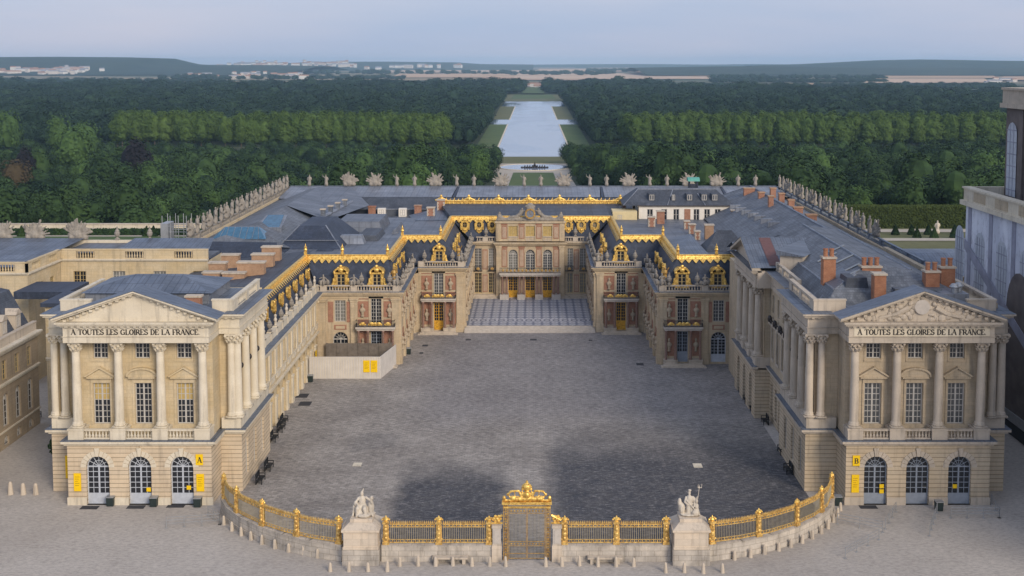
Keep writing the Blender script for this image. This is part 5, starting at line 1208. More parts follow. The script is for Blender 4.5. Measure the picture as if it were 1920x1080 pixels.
def lantern(x0, x1, y0, y1, z0, z1, gm='glass_b', ins=.8):
    g = MB(); g.box(x0, x1, y0, y1, z0 - 1.6, z0); o = g.build('roof_lantern', M_['zinc_p'], ts); k = MB(); hip(k, x0 - .1, x1 + .1, y0 - .1, y1 + .1, z0 + .01, z1, ins, 'x', .15); k.build('skylight', M_[gm], o)
    k = MB()
    for i in range(1, 8): x = x0 + (x1 - x0) * i / 8; k.tube((x, y0 - .1, z0 + .04), (min(max(x, x0 + ins), x1 - ins), (y0 + y1) / 2 - .1, z1 + .04), .05, n=4)
    k.build('glazing_bar', M_['zinc_l'], o)
lantern(-53.0, -44.3, 195.6, 200.4, 17.0, 18.7, ins=1.6)
g = MB(); g.add([(-47.2, 203.4, 17.9), (-43.6, 203.4, 17.9), (-43.8, 208.5, 19.4), (-46.6, 208.5, 19.4)], [(0, 1, 2, 3)]); o = g.build('skylight', M_['glass_b'], ts)
g = MB(); g.add([(-47.6, 203.2, 17.85), (-43.2, 203.2, 17.85), (-43.3, 208.9, 19.35), (-47, 208.9, 19.35)], [(0, 1, 2, 3)]); g.add([(-47.6, 203.2, 17.85), (-43.2, 203.2, 17.85), (-43.2, 203.2, 15), (-47.6, 203.2, 15)], [(3, 2, 1, 0)]); g.build('skylight_frame', M_['zinc_l'], o)
g = MB(); hip(g, -43.2, -30.6, 193.2, 215, 14.6, 18.9, 5.0, 'y', 2.2); g.build('hipped_roof', M_['slate'], ts)
g = MB(); g.tube((-43.0, 193.3, 14.7), (-39.1, 198.2, 18.95), .1, n=5); g.tube((-30.8, 193.3, 14.7), (-34.7, 198.2, 18.95), .1, n=5); g.box(-41.6, -32.2, 195.4, 195.6, 16.75, 16.86); g.build('lead_ridge', M_['zinc_l'], ts)
g = MB(); hip(g, -44.0, -38.2, 183.5, 190.5, 14.4, 16.9, 2.4, 'x'); g.build('hipped_roof', M_['slate_d'], ts)
g = MB(); hip(g, -36.6, -31.4, 190.5, 195.5, 14.4, 16.2, 2.0, 'x'); g.build('hipped_roof', M_['slate'], ts)
for i, (x0, x1, y0, y1, z, m) in enumerate(((-36.5, -27.2, 215, 228, 17.2, 'zinc_p'), (-31.0, -26.2, 203, 214, 16.4, 'slate_d'), (-33.5, -28.2, 199.5, 203, 16.9, 'zinc_l'), (-26.0, -23.9, 212, 224, 16.2, 'zinc_p'))):
    g = MB(); g.box(x0, x1, y0, y1, 14.5, z, t=.9); g.build('roof_block', M_[m], ts)
# four little vents on the diagonal lead valley, dark valley slopes
slopes('valley_roof', [[(-47.5, 228, 18.75), (-38.5, 222, 16.6), (-34, 246, 16.6), (-40, 262, 18.7), (-47.5, 262, 18.75)]], 'zinc_p', ts)
g = MB(); g.tube((-40.0, 219, 17.0), (-37.6, 246, 17.4), .35, n=6); g.build('lead_ridge', M_['zinc_l'], ts)
for k in range(4): chimney(ts, -39.7 + .55 * k, 224 + 5.2 * k, 16.2, .8, .8, 2.2, 'slate_g')
chimney(ts, -33.6, 247.2, 13.5, 1.4, 1.2, 2.6, 'brick', 0, 'brick'); chimney(ts, -24.0, 247.2, 13.5, 1.4, 1.2, 2.8, 'brick', 0, 'brick')
chimney(ts, -20.4, 236.5, 14.2, 1.5, 1.3, 3.0, 'brick', 0, 'stone_greyp', True); chimney(ts, -18.9, 243, 14.4, 1.5, 1.3, 3.6, 'brick', 0, 'stone_greyp', True)
for k in range(2):
    x = -31.7 + 4.4 * k; g = MB(); g.box(x - .8, x + .8, 247.6, 249, 14.0, 15.7); o = g.build('dormer', M_['white'], ts); win(ts, T((x, 247.6, 14.25)), 0, 0, 1.0, 1.25, False, 2, 2, 0, 'frame', 'glass', -.04, 'dormer_window')
slopes('inner_slate_wall', [[(-40, 249, 13.6), (-19.5, 249, 13.6), (-19.5, 249.4, 15.3), (-40, 249.4, 15.3)], [(-40, 249.4, 15.35), (-19.5, 249.4, 15.35), (-19.5, 254.5, 17.4), (-40, 254.5, 17.4)]], 'slate_d', ts)
g = MB(); g.box(-40, -19.5, 249.2, 249.6, 15.28, 15.44); g.build('eaves', M_['zinc_l'], ts)
slopes('link_roof', [[(-23, 231, 15.4), (-16.4, 231, 15.4), (-18.8, 246, 16.2), (-26, 247, 14.4)]], 'zinc_b', ts)

tg = thing('palace_range', 'long garden range with batten zinc roof and stone trophies along its rear edge', 'palace range', (0, 262, 0))
g = MB(); g.box(-55, 55, 269.3, 270.2, 0, 17.0); g.build('wall', M_['stone'], tg)
for a, b in ((-55, -42.6), (-42.2, -17.2), (-16.8, 15.0), (15.4, 42.0), (42.4, 55)):
    z0 = 17.25; slopes('zinc_roof', [[(a, 255.5, 16.9), (b - .6, 255.5, 16.9), (b, 268.6, 18.15), (a + .2, 268.6, 18.15)]], 'zinc_l', tg)
g = MB()
for x in (-42.4, -17.0, 15.2, 42.2): g.box(x - .45, x + .1, 255.4, 268.7, 16.6, 17.0); g.v[-4:] = [(p[0] + (.35 if p[1] > 260 else -.1), p[1], p[2] + (1.15 if p[1] > 260 else 0)) for p in g.v[-4:]]
g.build('expansion_gutter', M_['slate'], tg)
g = MB(); g.box(-55, 55, 268.5, 269.6, 17.0, 18.25); g.build('parapet', M_['zinc_p'], tg)
slopes('lower_roof', [[(-40, 254.4, 17.35), (55, 254.4, 17.35), (55, 255.6, 16.88), (-40, 255.6, 16.88)], [(-19.4, 246, 14.2), (45, 246, 14.2), (45, 254.6, 17.3), (-19.4, 254.6, 17.3)]], 'slate_d', tg)
for i, (px_, key) in enumerate(((581, 's'), (613, 's'), (656, 't'), (704, 't'), (745, 's'), (778, 's'), (817, 't'), (857, 's'), (889, 's'), (940, 't'), (983, 's'), (1014, 's'), (1057, 't'), (1106, 's'), (1137, 's'), (1178, 't'), (1218, 's'), (1250, 's'), (1290, 't'), (1342, 't'), (1383, 's'), (1415, 's'))):
    x = (px_ - 1000) * 271.0 / F_PX; n_s = sum(1 for q in '_' * i) ; key2 = ('statue%d' if key == 's' else 'trophy%d') % (i % 3)
    side = 'left' if px_ < 998 else 'right'; idx = [j for j, q in enumerate((581, 613, 656, 704, 745, 778, 817, 857, 889, 940, 983))][::-1][i] if side == 'left' else i - 11
    sculpture('statue' if key == 's' else 'trophy', key2, x, 269.0, 18.3, 180, 1.02 if key == 's' else 1.25, ('%s piece %s of the canal axis on the rear roof edge, a standing stone figure' if key == 's' else '%s piece %s of the canal axis on the rear roof edge, a spiky stone trophy') % (ORDN[idx], side), 'statue' if key == 's' else 'trophy', 'sculptures along the rear roof edge')
for side, sg in (('left', -1), ('right', 1)):
    n = 21; kk = 0
    for i in range(n):
        y = 192 + (268 - 192) * (i / (n - 1)) ; typ = 't' if i % 3 == 0 else 's'
        sculpture('trophy' if typ == 't' else 'statue', ('trophy%d' if typ == 't' else 'statue%d') % (i % 3), sg * 55.5, y, 18.05, 90 * -sg, 1.15 if typ == 's' else 1.15, '%s stone %s from the near end of the %s roof balustrade' % (ORDN[i], 'trophy' if typ == 't' else 'figure', side), 'trophy' if typ == 't' else 'statue', 'sculptures along the %s roof balustrade' % side)

tn = thing('palace_range', 'rear right range with broad grey slate slopes, brick chimneys and blue balustrade', 'palace range', (44, 225, 0))
g = MB(); g.box(54.8, 55.9, 168, 270, 0, 17.0); g.build('wall', M_['stone_grey'], tn)
g = MB(); balusters(g, fr(55.5, 168, 90), 0, 102, 0, 17.0, 1.05, 160, [1 + 6.6 * k for k in range(16)]); g.build('balustrade', M_['zinc_b'], tn)
slopes('main_roof', [[(33.5, 197, 15.3), (45.3, 189, 20.4), (45.3, 248, 20.4), (34, 256, 15.3)], [(45.3, 186, 20.4), (54.6, 182, 16.6), (54.6, 258, 16.6), (45.3, 248, 20.4)], [(34, 256, 15.3), (45.3, 248, 20.4), (54.6, 258, 16.6)]], 'slate_g', tn)
slopes('cross_roof', [[(31, 168, 19.6), (45.3, 168, 20.4), (45.3, 190, 20.4), (36, 197, 16.2), (31, 190, 16.0)], [(45.3, 168, 20.4), (54.6, 168, 16.8), (54.6, 184, 16.6), (45.3, 190, 20.4)]], 'zinc_p', tn)
slopes('link_roof', [[(30.5, 177, 17.0), (39, 177, 17.0), (39, 182, 18.6), (30.5, 182, 18.6)], [(30.5, 182, 18.6), (39, 182, 18.6), (39, 187, 17), (30.5, 187, 17)]], 'zinc', tn)
g = MB(); g.box(29.4, 36, 167.6, 176.9, 0, 17.0); g.build('link_wall', M_['stone_grey'], tn)
g = MB(); hip(g, 27.2, 35.6, 190.6, 199, 14.6, 18.6, 3.0, 'x'); g.build('hipped_roof', M_['slate_d'], tn)
g = MB(); g.tube((45.3, 168, 20.45), (45.3, 248, 20.45), .16, n=5); g.tube((45.3, 248, 20.45), (34, 256, 15.35), .12, n=5); g.build('lead_ridge', M_['zinc_l'], tn)
slopes('roof_deck', [[(22.6, 183.7, 15.5), (36, 183.7, 15.5), (36, 205, 15.5), (22.6, 205, 15.5)], [(15.4, 205, 15.45), (36, 205, 15.45), (36, 235, 15.0), (15.4, 235, 15.3)], [(15.2, 235, 14.2), (45, 235, 14.2), (45, 247, 14.2), (15.2, 247, 14.2)]], 'zinc_p', tn)
slopes('inner_slope', [[(22.8, 184, 15.6), (28, 184, 15.55), (27, 204, 16.7), (22.8, 204, 15.7)]], 'zinc', tn)
for px_, pyb, z, wpx, hpx in ((1607, 379, 17.6, 0, 0),): pass
for px_, pyb, z, wp, hp in ((1405, 371, 18.8, 20, 17), (1428, 376, 19.4, 11, 14), (1446, 384, 20.0, 9, 15), (1450, 366, 19.8, 10, 12), (1466, 379, 19.4, 10, 15), (1484, 388, 18.8, 11, 12), (1497, 403, 19.2, 17, 13), (1522, 416, 19.0, 19, 12), (1554, 447, 20.8, 19, 11)):
    p = gp(px_, pyb, z); k = F_PX / (p.y * _c + (CAM_H - z) * _s); chimney(tn, p.x, p.y + .5, z - 1.2, wp / k, 1.1, hp / k + 1.2, 'brick', 0, 'brick_t')
g = MB()
for k in range(7):
    y = 232 - 5.0 * k; x = 38.5 + .25 * k; z = 15.3 + (x - 33.5) * 5.1 / 11.8
    g.box(x - .1, x + 2.0, y - .35, y + .35, z + .0, z + .9)
g.build('roof_step', M_['zinc_l'], tn)
# white attic with its slate roof
ta = thing('attic_building', 'white rendered attic storey with arched windows and a dark slate roof above the rear roofs', 'attic', (30, 240, 14))
WA = T((20.9, 235, 14.4)); LA = 18.4
g = MB(); op = [(x, 1.15, .4, 2.75, False) for x in (2.2, 5.0, 7.4, 11.4, 13.5, 15.6, 17.5)]
wall(g, WA, 0, LA, 0, 3.3, op, .2); g.add([(LA, 0, 0), (LA, 9, 0), (LA, 9, 3.3), (LA, 0, 3.3)], [(0, 1, 2, 3)], WA); g.add([(0, 0, 0), (0, 9, 0), (0, 9, 3.3), (0, 0, 3.3)], [(3, 2, 1, 0)], WA); g.build('wall', M_['white'], ta)
for o in op: win(ta, WA, o[0], o[2], o[1], o[3] - o[2], False, 2, 2, 0, 'frame', 'glass', .12)
g = MB(); g.box(9.0, 10.2, -.06, .05, .4, 2.75, WA); g.build('brick_panel', M_['brick'], ta)
g = MB(); g.box(-.3, LA + .4, -.35, .2, 3.3, 3.5, WA); g.build('eaves', M_['timber'], ta)
g = MB(); hip(g, 17.8, LA + 21.4, 234.5, 246, 17.91, 20.7, 3.2, 'x', 1.6); o = g.build('slate_roof', M_['slate_d'], ta)
g = MB(); g.tube((26.5, 234.5, 17.98), (28, 238.6, 20.7), .1, n=5); g.tube((34, 234.5, 17.98), (32.8, 237.5, 20.0), .1, n=5); g.tube((21, 238.7, 20.75), (36.5, 238.7, 20.75), .14, n=5); g.tube((17.8, 234.5, 17.98), (21, 238.7, 20.75), .1, n=5); g.build('lead_ridge', M_['zinc_l'], o)
for x in (23.5, 31.0, 33.9, 36.0, 27.8):
    w_ = .62 if x != 27.8 else .4; g = MB(); g.box(x - w_, x + w_, 235.6, 238, 18.7, 20.1 if w_ > .5 else 19.6); q = g.build('dormer', M_['slate_d'], o)
    win(ta, T((x, 235.6, 18.85)), 0, 0, w_ * 1.5, 1.1, False, 2, 1, 0, 'frame', 'glass', -.05, 'dormer_window')
g = MB(); g.box(15.6, 20.4, 233.2, 238, 14.2, 16.9); q = g.build('side_lodge', M_['coat'], ta); win(ta, T((17.0, 233.2, 15.0)), 0, 0, .8, 1.2, False, 2, 2, 0, 'frame', 'glass', -.04)
tcp = thing('roof_cupola', 'small green copper canopy on dark posts above the white attic roof', 'cupola', (32.8, 244, 20.7))
g = MB(); pts = [(2.2 * math.cos(math.pi * k / 8) * .6, .75 * math.sin(math.pi * k / 8)) for k in range(9)]; g.prism(pts[::-1], -1.2, 1.2, T((32.8, 244, 21.9)) @ Matrix.Rotation(R(90), 4, 'Z')); g.build('canopy', M_['copper'], tcp)
g = MB()
for sx in (-.8, .8):
    for sy in (-.8, .8): g.box(32.8 + sx - .1, 32.8 + sx + .1, 244 + sy - .1, 244 + sy + .1, 20.0, 21.91)
g.box(32.2, 33.4, 243.4, 244.6, 20.0, 21.2); g.build('post', M_['slate'], tcp)
for px_, pyb, z, wp, hp, mat, qn in ((1222, 428, 15.0, 13, 20, 'brick', 1), (1239, 422, 15.0, 14, 25, 'brick', 0), (1288, 432, 15.0, 10, 16, 'brick', 1), (1298, 442, 15.0, 12, 20, 'brick', 1), (1308, 455, 15.0, 10, 20, 'brick', 1), (1330, 453, 15.0, 16, 30, 'brick_t', 0), (1377, 420, 15.0, 11, 24, 'brick', 0), (1170, 402, 15.0, 8, 22, 'brick', 1), (1191, 400, 15.0, 9, 18, 'brick', 1)):
    p = gp(px_, pyb, z); k = F_PX / (p.y * _c + 31 * _s); chimney(tn, p.x, p.y + .6, 14.4, wp / k, 1.2, hp / k + .6, mat, 0, 'stone_greyp', bool(qn))

# far left: link building, slate-roofed side wing
tk = thing('link_building', 'cream attic building behind the left pavilion with square windows and a pierced parapet', 'building', (-66, 176, 0))
WL = T((-71.9, 180, 0)); g = MB(); op = [(x, 1.9, 11.6, 14.4, False) for x in (2.8, 8.8, 15.0, 21.0)]
wall(g, WL, 0, 22.4, 0, 16.0, op, .25); WL2 = fr(-71.9, 168, 90); op2 = [(x, 1.5, 11.4, 14.2, False) for x in (4.6, 8.6)]
wall(g, WL2, 0, 12, 0, 16.0, op2, .25); WL3 = T((-110, 168, 0)); op3 = [(31.2, 2.6, 10.8, 14.6, False)]; wall(g, WL3, 0, 38.1, 0, 16.0, op3, .25)
g.add([(22.4, 0, 0), (22.4, 8, 0), (22.4, 8, 16), (22.4, 0, 16)], [(0, 1, 2, 3)], WL); g.build('wall', M_['stone'], tk)
for i, o in enumerate(op): win(tk, WL, o[0], o[2], o[1], o[3] - o[2], False, 4, 4, 0, 'frame_y' if i in (0, 3) else 'frame', 'glass' if i == 0 else 'glass_l', .15)
for o in op2: win(tk, WL2, o[0], o[2], o[1], o[3] - o[2], False, 4, 4, 0, 'frame_y', 'glass', .15)
win(tk, WL3, 31.2, 10.8, 2.6, 3.8, False, 4, 4, 0, 'frame', 'glass_l', .15)
g = MB(); b = MB()
for M, a, c in ((WL, 0, 22.4), (WL2, 0, 12), (WL3, 0, 38.1)):
    z = 15.9
    for dz, pr in ((.18, .15), (.2, .35)): g.box(a, c, -pr, .4, z, z + dz, M); z += dz
    n = max(2, int((c - a) / 6)); 
    for k in range(n):
        x0 = a + (c - a) * k / n; x1 = a + (c - a) * (k + 1) / n; m_ = (x0 + x1) / 2
        b.box(x0, m_ - 1.4, 0, .35, 16.28, 17.6, M); b.box(m_ + 1.4, x1, 0, .35, 16.28, 17.6, M); balusters(b, M, m_ - 1.4, m_ + 1.4, .17, 16.28, 1.31, 7)
    b.box(a, c, -.06, .41, 17.6, 17.8, M)
g.build('cornice', M_['stone_pale'], tk); b.build('parapet', M_['stone'], tk)
g = MB(); g.box(-110, -72.0, 168.45, 187.5, 16.1, 16.35); g.box(-72.0, -49.7, 180.45, 187.5, 16.1, 16.36); g.build('gutter_deck', M_['zinc_p'], tk)
slopes('zinc_roof', [[(-64, 180.6, 17.3), (-49.6, 180.6, 17.3), (-50.5, 187.4, 18.4), (-63, 187.4, 18.4)], [(-110, 170, 16.9), (-73, 168.8, 16.9), (-70.8, 187, 18.4), (-110, 187, 18.6)]], 'zinc_b', tk)
slopes('link_roof', [[(-72.3, 180.4, 17.1), (-64, 180.6, 17.1), (-63, 187.4, 17.6), (-71, 187.4, 17.6)]], 'zinc_p', tk)
g = MB(); g.box(-110, -55, 187.6, 188.2, 0, 18.0); g.build('garden_parapet', M_['stone_pale'], tk)
for i, (px_, k) in enumerate(((5, 't'), (66, 't'), (147, 't'), (220, 's'), (281, 's'))):
    x = (px_ - 1000) * 189.5 / F_PX; sculpture('trophy' if k == 't' else 'statue', 'trophy%d' % (i % 3) if k == 't' else 'vase', x, 187.9, 18.0, 180, 1.35 if k == 't' else .9, '%s from the left frame edge, stone %s on the cream building parapet' % (ORDN[i], 'trophy of arms' if k == 't' else 'urn'), 'trophy' if k == 't' else 'urn', 'trophies on the far left parapet')
tv = thing('side_wing', 'long stone side wing at the left edge with arched windows and slate dormer roof', 'wing', (-68, 140, 0))
WV = fr(-63.2, 100, 90); g = MB(); LV = 50
op = []
for k in range(14): c = 1.8 + 3.5 * k; op += [(c, 1.3, 8.2, 10.6, False), (c, 1.5, 2.6, 6.6, True), (c, 1.3, .3, 1.5, True)]
wall(g, WV, 0, LV, 0, 11.4, op, .3); g.build('wall', M_['stone_dark'], tv)
for o in op: win(tv, WV, o[0], o[2], o[1], o[3] - o[2], o[4], 2, 4, 0, 'frame_y' if o[2] > 8 else 'frame', 'glass_l' if o[2] > 8 else 'glass', .2) if o[0] > 22 else None
g = MB(); cornice(g, WV, 0, LV, 7.5, ((.25, .15), (.2, .3))); cornice(g, WV, 0, LV, 11.4, ((.3, .2), (.3, .5), (.2, .7))); cornice(g, WV, 0, LV, 2.0, ((.2, .12),)); g.build('cornice', M_['stone_pale'], tv)
g = MB(); g.box(0, LV, .1, .5, 12.2, 13.15, WV); g.box(0, LV, .02, .58, 13.15, 13.3, WV); g.build('parapet', M_['stone_greyp'], tv)
slopes('slate_roof', [[(-63.9, 100, 12.3), (-63.9, 150, 12.3), (-66.6, 150, 17.3), (-66.6, 100, 17.3)], [(-66.6, 100, 17.3), (-66.6, 150, 17.3), (-76, 152, 18.6), (-76, 100, 18.6)], [(-63.9, 150, 12.3), (-76, 152, 12.3), (-76, 152, 18.6), (-66.6, 150, 17.3)]], 'slate_d', tv)
for k in range(5):
    y = 131 + 3.9 * k; M = fr(-64.2, y, 90, 13.0); g = MB(); g.box(-.75, .75, -.1, 2.2, 0, 1.9, M); g.prism([(-.95, 1.9), (.95, 1.9), (0, 2.6)], -.25, 2.4, M); g.build('dormer', M_['stone_greyp'], tv); win(tv, M, 0, .3, .95, 1.4, False, 2, 3, 0, 'frame', 'glass', -.15, 'dormer_window')
g = MB(); g.box(-63.2, -51.6, 152.6, 160, 0, 14.6); g.build('end_wall', M_['stone'], tv)
g = MB(); g.box(-63.6, -51.2, 152.1, 160.4, 14.6, 15.1); g.box(-70.6, -63.2, 160.3, 168, 14.0, 15.0); g.build('gutter', M_['slate'], tv)
g = MB(); cornice(g, T((-63.2, 152.6, 0)), 0, 11.6, 7.5, ((.25, .2), (.2, .35))); g.build('cornice', M_['stone_pale'], tv)
win(tv, T((-61.5, 152.6, 0)), 6.5, .2, 1.8, 5.6, True, 2, 5, 1.0, 'frame', 'glass', -.08, 'door'); win(tv, T((-61.5, 152.6, 0)), 5.5, 8.8, 1.5, 4, False, 2, 4, 0, 'frame', 'glass', -.08)

# scaffold tower against the garden facade
tsc = thing('scaffold_tower', 'grey scaffold tower beside the trophies at the left corner of the rear roofs', 'scaffold', (-60, 197, 0))
g = MB()
for ix in range(4):
    for iy in range(2):
        x, y = -61.2 + 1.33 * ix, 195.5 + 3.0 * iy; g.tube((x, y, -1), (x, y, 20.9), .06, n=5)
for z in range(0, 20, 2):
    for iy in range(2): g.tube((-61.2, 195.5 + 3 * iy, z + .2), (-57.2, 195.5 + 3 * iy, z + .2), .05, n=4); g.tube((-61.2, 195.5 + 3 * iy, z + 1.1), (-57.2, 195.5 + 3 * iy, z + 1.1), .04, n=4)
    if z % 4 == 0: g.box(-61.2, -57.2, 195.6, 198.4, z + .25, z + .32)
g.build('pole_frame', M_['steel'], tsc)
g = MB(); g.box(-61.4, -60.2, 195.2, 198.7, 8, 19.6); g.build('netting', M_['steel'], tsc)

# ------------------------------------------------------------------ chapel wrapped for repair at the right edge
tq = thing('chapel', 'tall chapel wrapped in printed scaffold sheeting at the right edge', 'chapel', (70, 140, 0))
g = MB(); g.box(59.0, 59.4, 90, 161.8, 6, 26.8); g.box(59.4, 75, 161.0, 161.8, 6, 26.8); g.build('printed_sheet', M_['tarp'], tq)
g = MB(); g.box(58.3, 59.6, 90, 162.4, 26.8, 27.4); g.box(58.7, 59.5, 90, 162.0, 27.4, 29.0); g.box(58.5, 59.7, 90, 162.2, 29.0, 29.25); g.box(59.6, 66, 161.6, 162.2, 27.4, 29.2); g.build('balustrade', M_['stone_pale'], tq)
g = MB()
for k in range(9): y = 94 + 7.4 * k; g.box(58.62, 58.75, y + 1.0, y + 5.0, 27.6, 28.8)
g.build('pierced_panel', M_['stone_grey'], tq)
g = MB()
for k in range(14):
    y = 93 + 7.4 * k
    if y > 162: break
    b_ = MB(); b_.box(58.90, 58.99, y, y + 1.1, 6, 26.6); b_.build('printed_pilaster', M_['tarp_p'], tq)
    pts = [(y + 2.6, 9), (y + 5.9, 9), (y + 5.9, 22)] + [(y + 4.25 + 1.65 * math.cos(math.pi * q / 8), 22 + 1.65 * math.sin(math.pi * q / 8)) for q in range(1, 8)] + [(y + 2.6, 22)]
    b_ = MB(); b_.poly([(58.96, a, z) for a, z in pts][::-1]); b_.build('printed_window', M_['frame_lg'], tq)
    b_ = MB()
    for q in range(1, 4): b_.box(58.92, 58.95, y + 2.6 + 3.3 * q / 4 - .06, y + 2.6 + 3.3 * q / 4 + .06, 9, 23)
    for q in range(8): b_.box(58.925, 58.953, y + 2.6, y + 5.9, 10 + 1.7 * q, 10.12 + 1.7 * q)
    b_.build('printed_glazing', M_['tarp_p'], tq)
b_ = MB(); q_ = [(161.7, 22.2), (161.7, 20.8), (132, 8), (132, 9.6)]; b_.prism([(a, z) for a, z in q_], 0, .08, Matrix(((0, -1, 0, 58.88), (1, 0, 0, 0), (0, 0, 1, 0), (0, 0, 0, 1)))); b_.build('printed_stair_rail', M_['tarp_p'], tq)
g = MB(); g.box(59.2, 60, 90, 161.5, 0, 6.1); g.build('lower_netting', M_['tarp_d'], tq)
for k in range(6):
    y = 139.2 - 9.6 * k; b_ = MB(); pts = [(y, 3), (y + 7.6, 3), (y + 7.6, 16)] + [(y + 3.8 + 3.8 * math.cos(math.pi * q / 10), 16 + 4.6 * math.sin(math.pi * q / 10)) for q in range(1, 10)] + [(y, 16)]
    b_.poly([(58.86, a, z) for a, z in pts][::-1]); b_.build('printed_arch', M_['tarp_b'], tq)
    b_ = MB(); b_.box(58.7, 58.95, y - 1.6, y - .4, 0, 24); b_.box(58.72, 58.95, y - .4, y + 8.0, 2.0, 3.2); b_.build('scaffold_strut', M_['steel'], tq)
g = MB(); g.box(59.5, 64.2, 90, 161.6, 26.9, 27.2); g.build('aisle_roof', M_['zinc_b'], tq)
g = MB(); g.box(64.0, 78, 90, 161.5, 27, 40.0); g.build('clerestory', M_['tarp_b'], tq)
g = MB(); g.box(63.3, 78.6, 90, 162.2, 40.0, 40.6); g.box(63.6, 78.4, 90, 162.0, 40.6, 42.4); g.box(63.4, 78.6, 90, 162.1, 42.4, 42.7); g.build('upper_balustrade', M_['stone_greyp'], tq)
for k in range(9):
    y = 97 + 7.4 * k; pts = [(y + 1.4, 28.2), (y + 4.6, 28.2), (y + 4.6, 36.5)] + [(y + 3 + 1.6 * math.cos(math.pi * q / 8), 36.5 + 1.6 * math.sin(math.pi * q / 8)) for q in range(1, 8)] + [(y + 1.4, 36.5)]
    b_ = MB(); b_.poly([(63.9, a, z) for a, z in pts][::-1]); o = b_.build('printed_window', M_['frame_lg'], tq); b_ = MB()
    for q in range(1, 3): b_.box(63.86, 63.89, y + 1.4 + 3.2 * q / 3 - .06, y + 1.4 + 3.2 * q / 3 + .06, 28.2, 38)
    for q in range(6): b_.box(63.865, 63.893, y + 1.4, y + 4.6, 29 + 1.6 * q, 29.14 + 1.6 * q)
    b_.build('printed_glazing', M_['tarp_p'], o); b_ = MB(); b_.box(63.7, 63.98, y - .9, y + .5, 27.2, 40); b_.build('printed_pilaster', M_['tarp_b'], tq)
# low block between wing and chapel
tb_ = thing('annex_building', 'low grey annex with blue batten roof between the grey wing and the wrapped chapel', 'annex', (57, 175, 0))
g = MB(); g.box(51.5, 66, 173, 190, 0, 13.6); g.build('wall', M_['stone_grey'], tb_)
g = MB(); hip(g, 50.5, 75, 176, 196, 14.2, 16.6, 4.5, 'x', 2); g.build('zinc_roof', M_['zinc_b'], tb_)
g = MB(); balusters(g, T((51.5, 173, 0)), 0, 14.5, .1, 13.6, 1.2, 26, (.6, 7, 13.8)); g.build('parapet', M_['stone_grey'], tb_)
win(tb_, T((59.5, 173, 0)), 0, 8.8, 1.3, 2.6, False, 2, 3, 0, 'frame', 'glass', -.05)

# ------------------------------------------------------------------ gilded railing, gate, piers
def path_len(p): return [math.hypot(b[0] - a[0], b[1] - a[1]) for a, b in zip(p, p[1:])]
def along(p, d):
    for (a, b), l in zip(zip(p, p[1:]), path_len(p)):
        if d <= l + 1e-6: t = d / l; return a[0] + (b[0] - a[0]) * t, a[1] + (b[1] - a[1]) * t, math.degrees(math.atan2(b[1] - a[1], b[0] - a[0]))
        d -= l
    a, b = p[-2], p[-1]; return b[0], b[1], math.degrees(math.atan2(b[1] - a[1], b[0] - a[0]))
ZW = 1.55
def gilt_post(th, x, y, deg):
    M = fr(x, y, deg, ZW); g = MB(); g.box(-.31, .31, -.25, .25, 0, .26, M); g.box(-.20, .20, -.17, .17, .26, 1.95, M); g.box(-.30, .30, -.25, .25, 1.95, 2.12, M)
    for z, r in ((.6, .17), (1.0, .2), (1.45, .17), (1.75, .13)): g.ball((0, -.2, z), (r, .1, r * 1.1), 7, 5, M)
    for sx in (-1, 1): g.tube((sx * .25, -.05, .3), (sx * .23, -.05, 1.8), .06, .04, 5, M); g.ball((sx * .27, -.08, .5), .1, 6, 4, M)
    o = g.build('fence_post', M_['gold_f'], th)
    g = MB(); g.lathe([(.24, 2.12), (.14, 2.2), (.26, 2.34), (.22, 2.46), (.09, 2.56), (.03, 2.7)], 9, (0, 0, 0), M)
    for k in range(5): a = math.pi * (k + .5) / 5; g.ball((.34 * math.cos(a), 0, 2.25 + .24 * math.sin(a)), .1, 6, 4, M)
    g.build('finial', M_['gold'], o); return o
def fence(name, label, path, posts, wall_post=True):
    L_ = sum(path_len(path)); mid = along(path, L_ / 2); th = thing('gilded_fence', label, 'fence', (mid[0], mid[1], 0), 'gilded fences of the court')
    g = MB()
    for (a, b), l in zip(zip(path, path[1:]), path_len(path)):
        M = fr(a[0], a[1], math.degrees(math.atan2(b[1] - a[1], b[0] - a[0]))); e = .06 if len(path) > 2 else 0
        g.box(-e, l + e, -.38, .38, 0, .45, M); g.box(-e, l + e, -.3, .3, .45, ZW - .16, M); g.box(-e, l + e, -.36, .36, ZW - .16, ZW, M)
    g.build('low_wall', M_['oldwall'], th)
    for d in posts: x, y, a = along(path, d); gilt_post(th, x, y, a)
    for d0, d1 in zip(posts, posts[1:]):
        g = MB(); i = MB(); n = int((d1 - d0 - .7) / .17); st = [(d0 + .35 + (d1 - d0 - .7) * k / max(1, 6)) for k in range(7)]
        for a, b in zip(st, st[1:]):
            xa, ya, _ = along(path, a); xb, yb, _ = along(path, b)
            for z, r in ((ZW + .14, .06), (ZW + .42, .035), (ZW + 1.62, .05), (ZW + 1.86, .06)): g.tube((xa, ya, z), (xb, yb, z), r, n=5)
        for k in range(n):
            x, y, a = along(path, d0 + .35 + (d1 - d0 - .7) * (k + .5) / n); i.tube((x, y, ZW + .1), (x, y, ZW + 1.86), .025, n=4)
            g.lathe([(.025, 0), (.075, .1), (.06, .18), (.005, .36)], 5, (x, y, ZW + 1.88), cap=False)
            if k % 2: g.ball((x, y, ZW + 1.74), (.07, .05, .1), 5, 4); g.ball((x, y, ZW + .28), (.06, .05, .1), 5, 4)
        o = i.build('railing', M_['ironwork'], th); g.build('railing_spikes', M_['gold_f'], o)
    return th
fence('f', 'curved gilded railing on a low stone wall next to the pavilion marked A', CURVE_L, [.3] + [sum(path_len(CURVE_L)) * k for k in (.25, .5, .74)] + [sum(path_len(CURVE_L)) - .35])
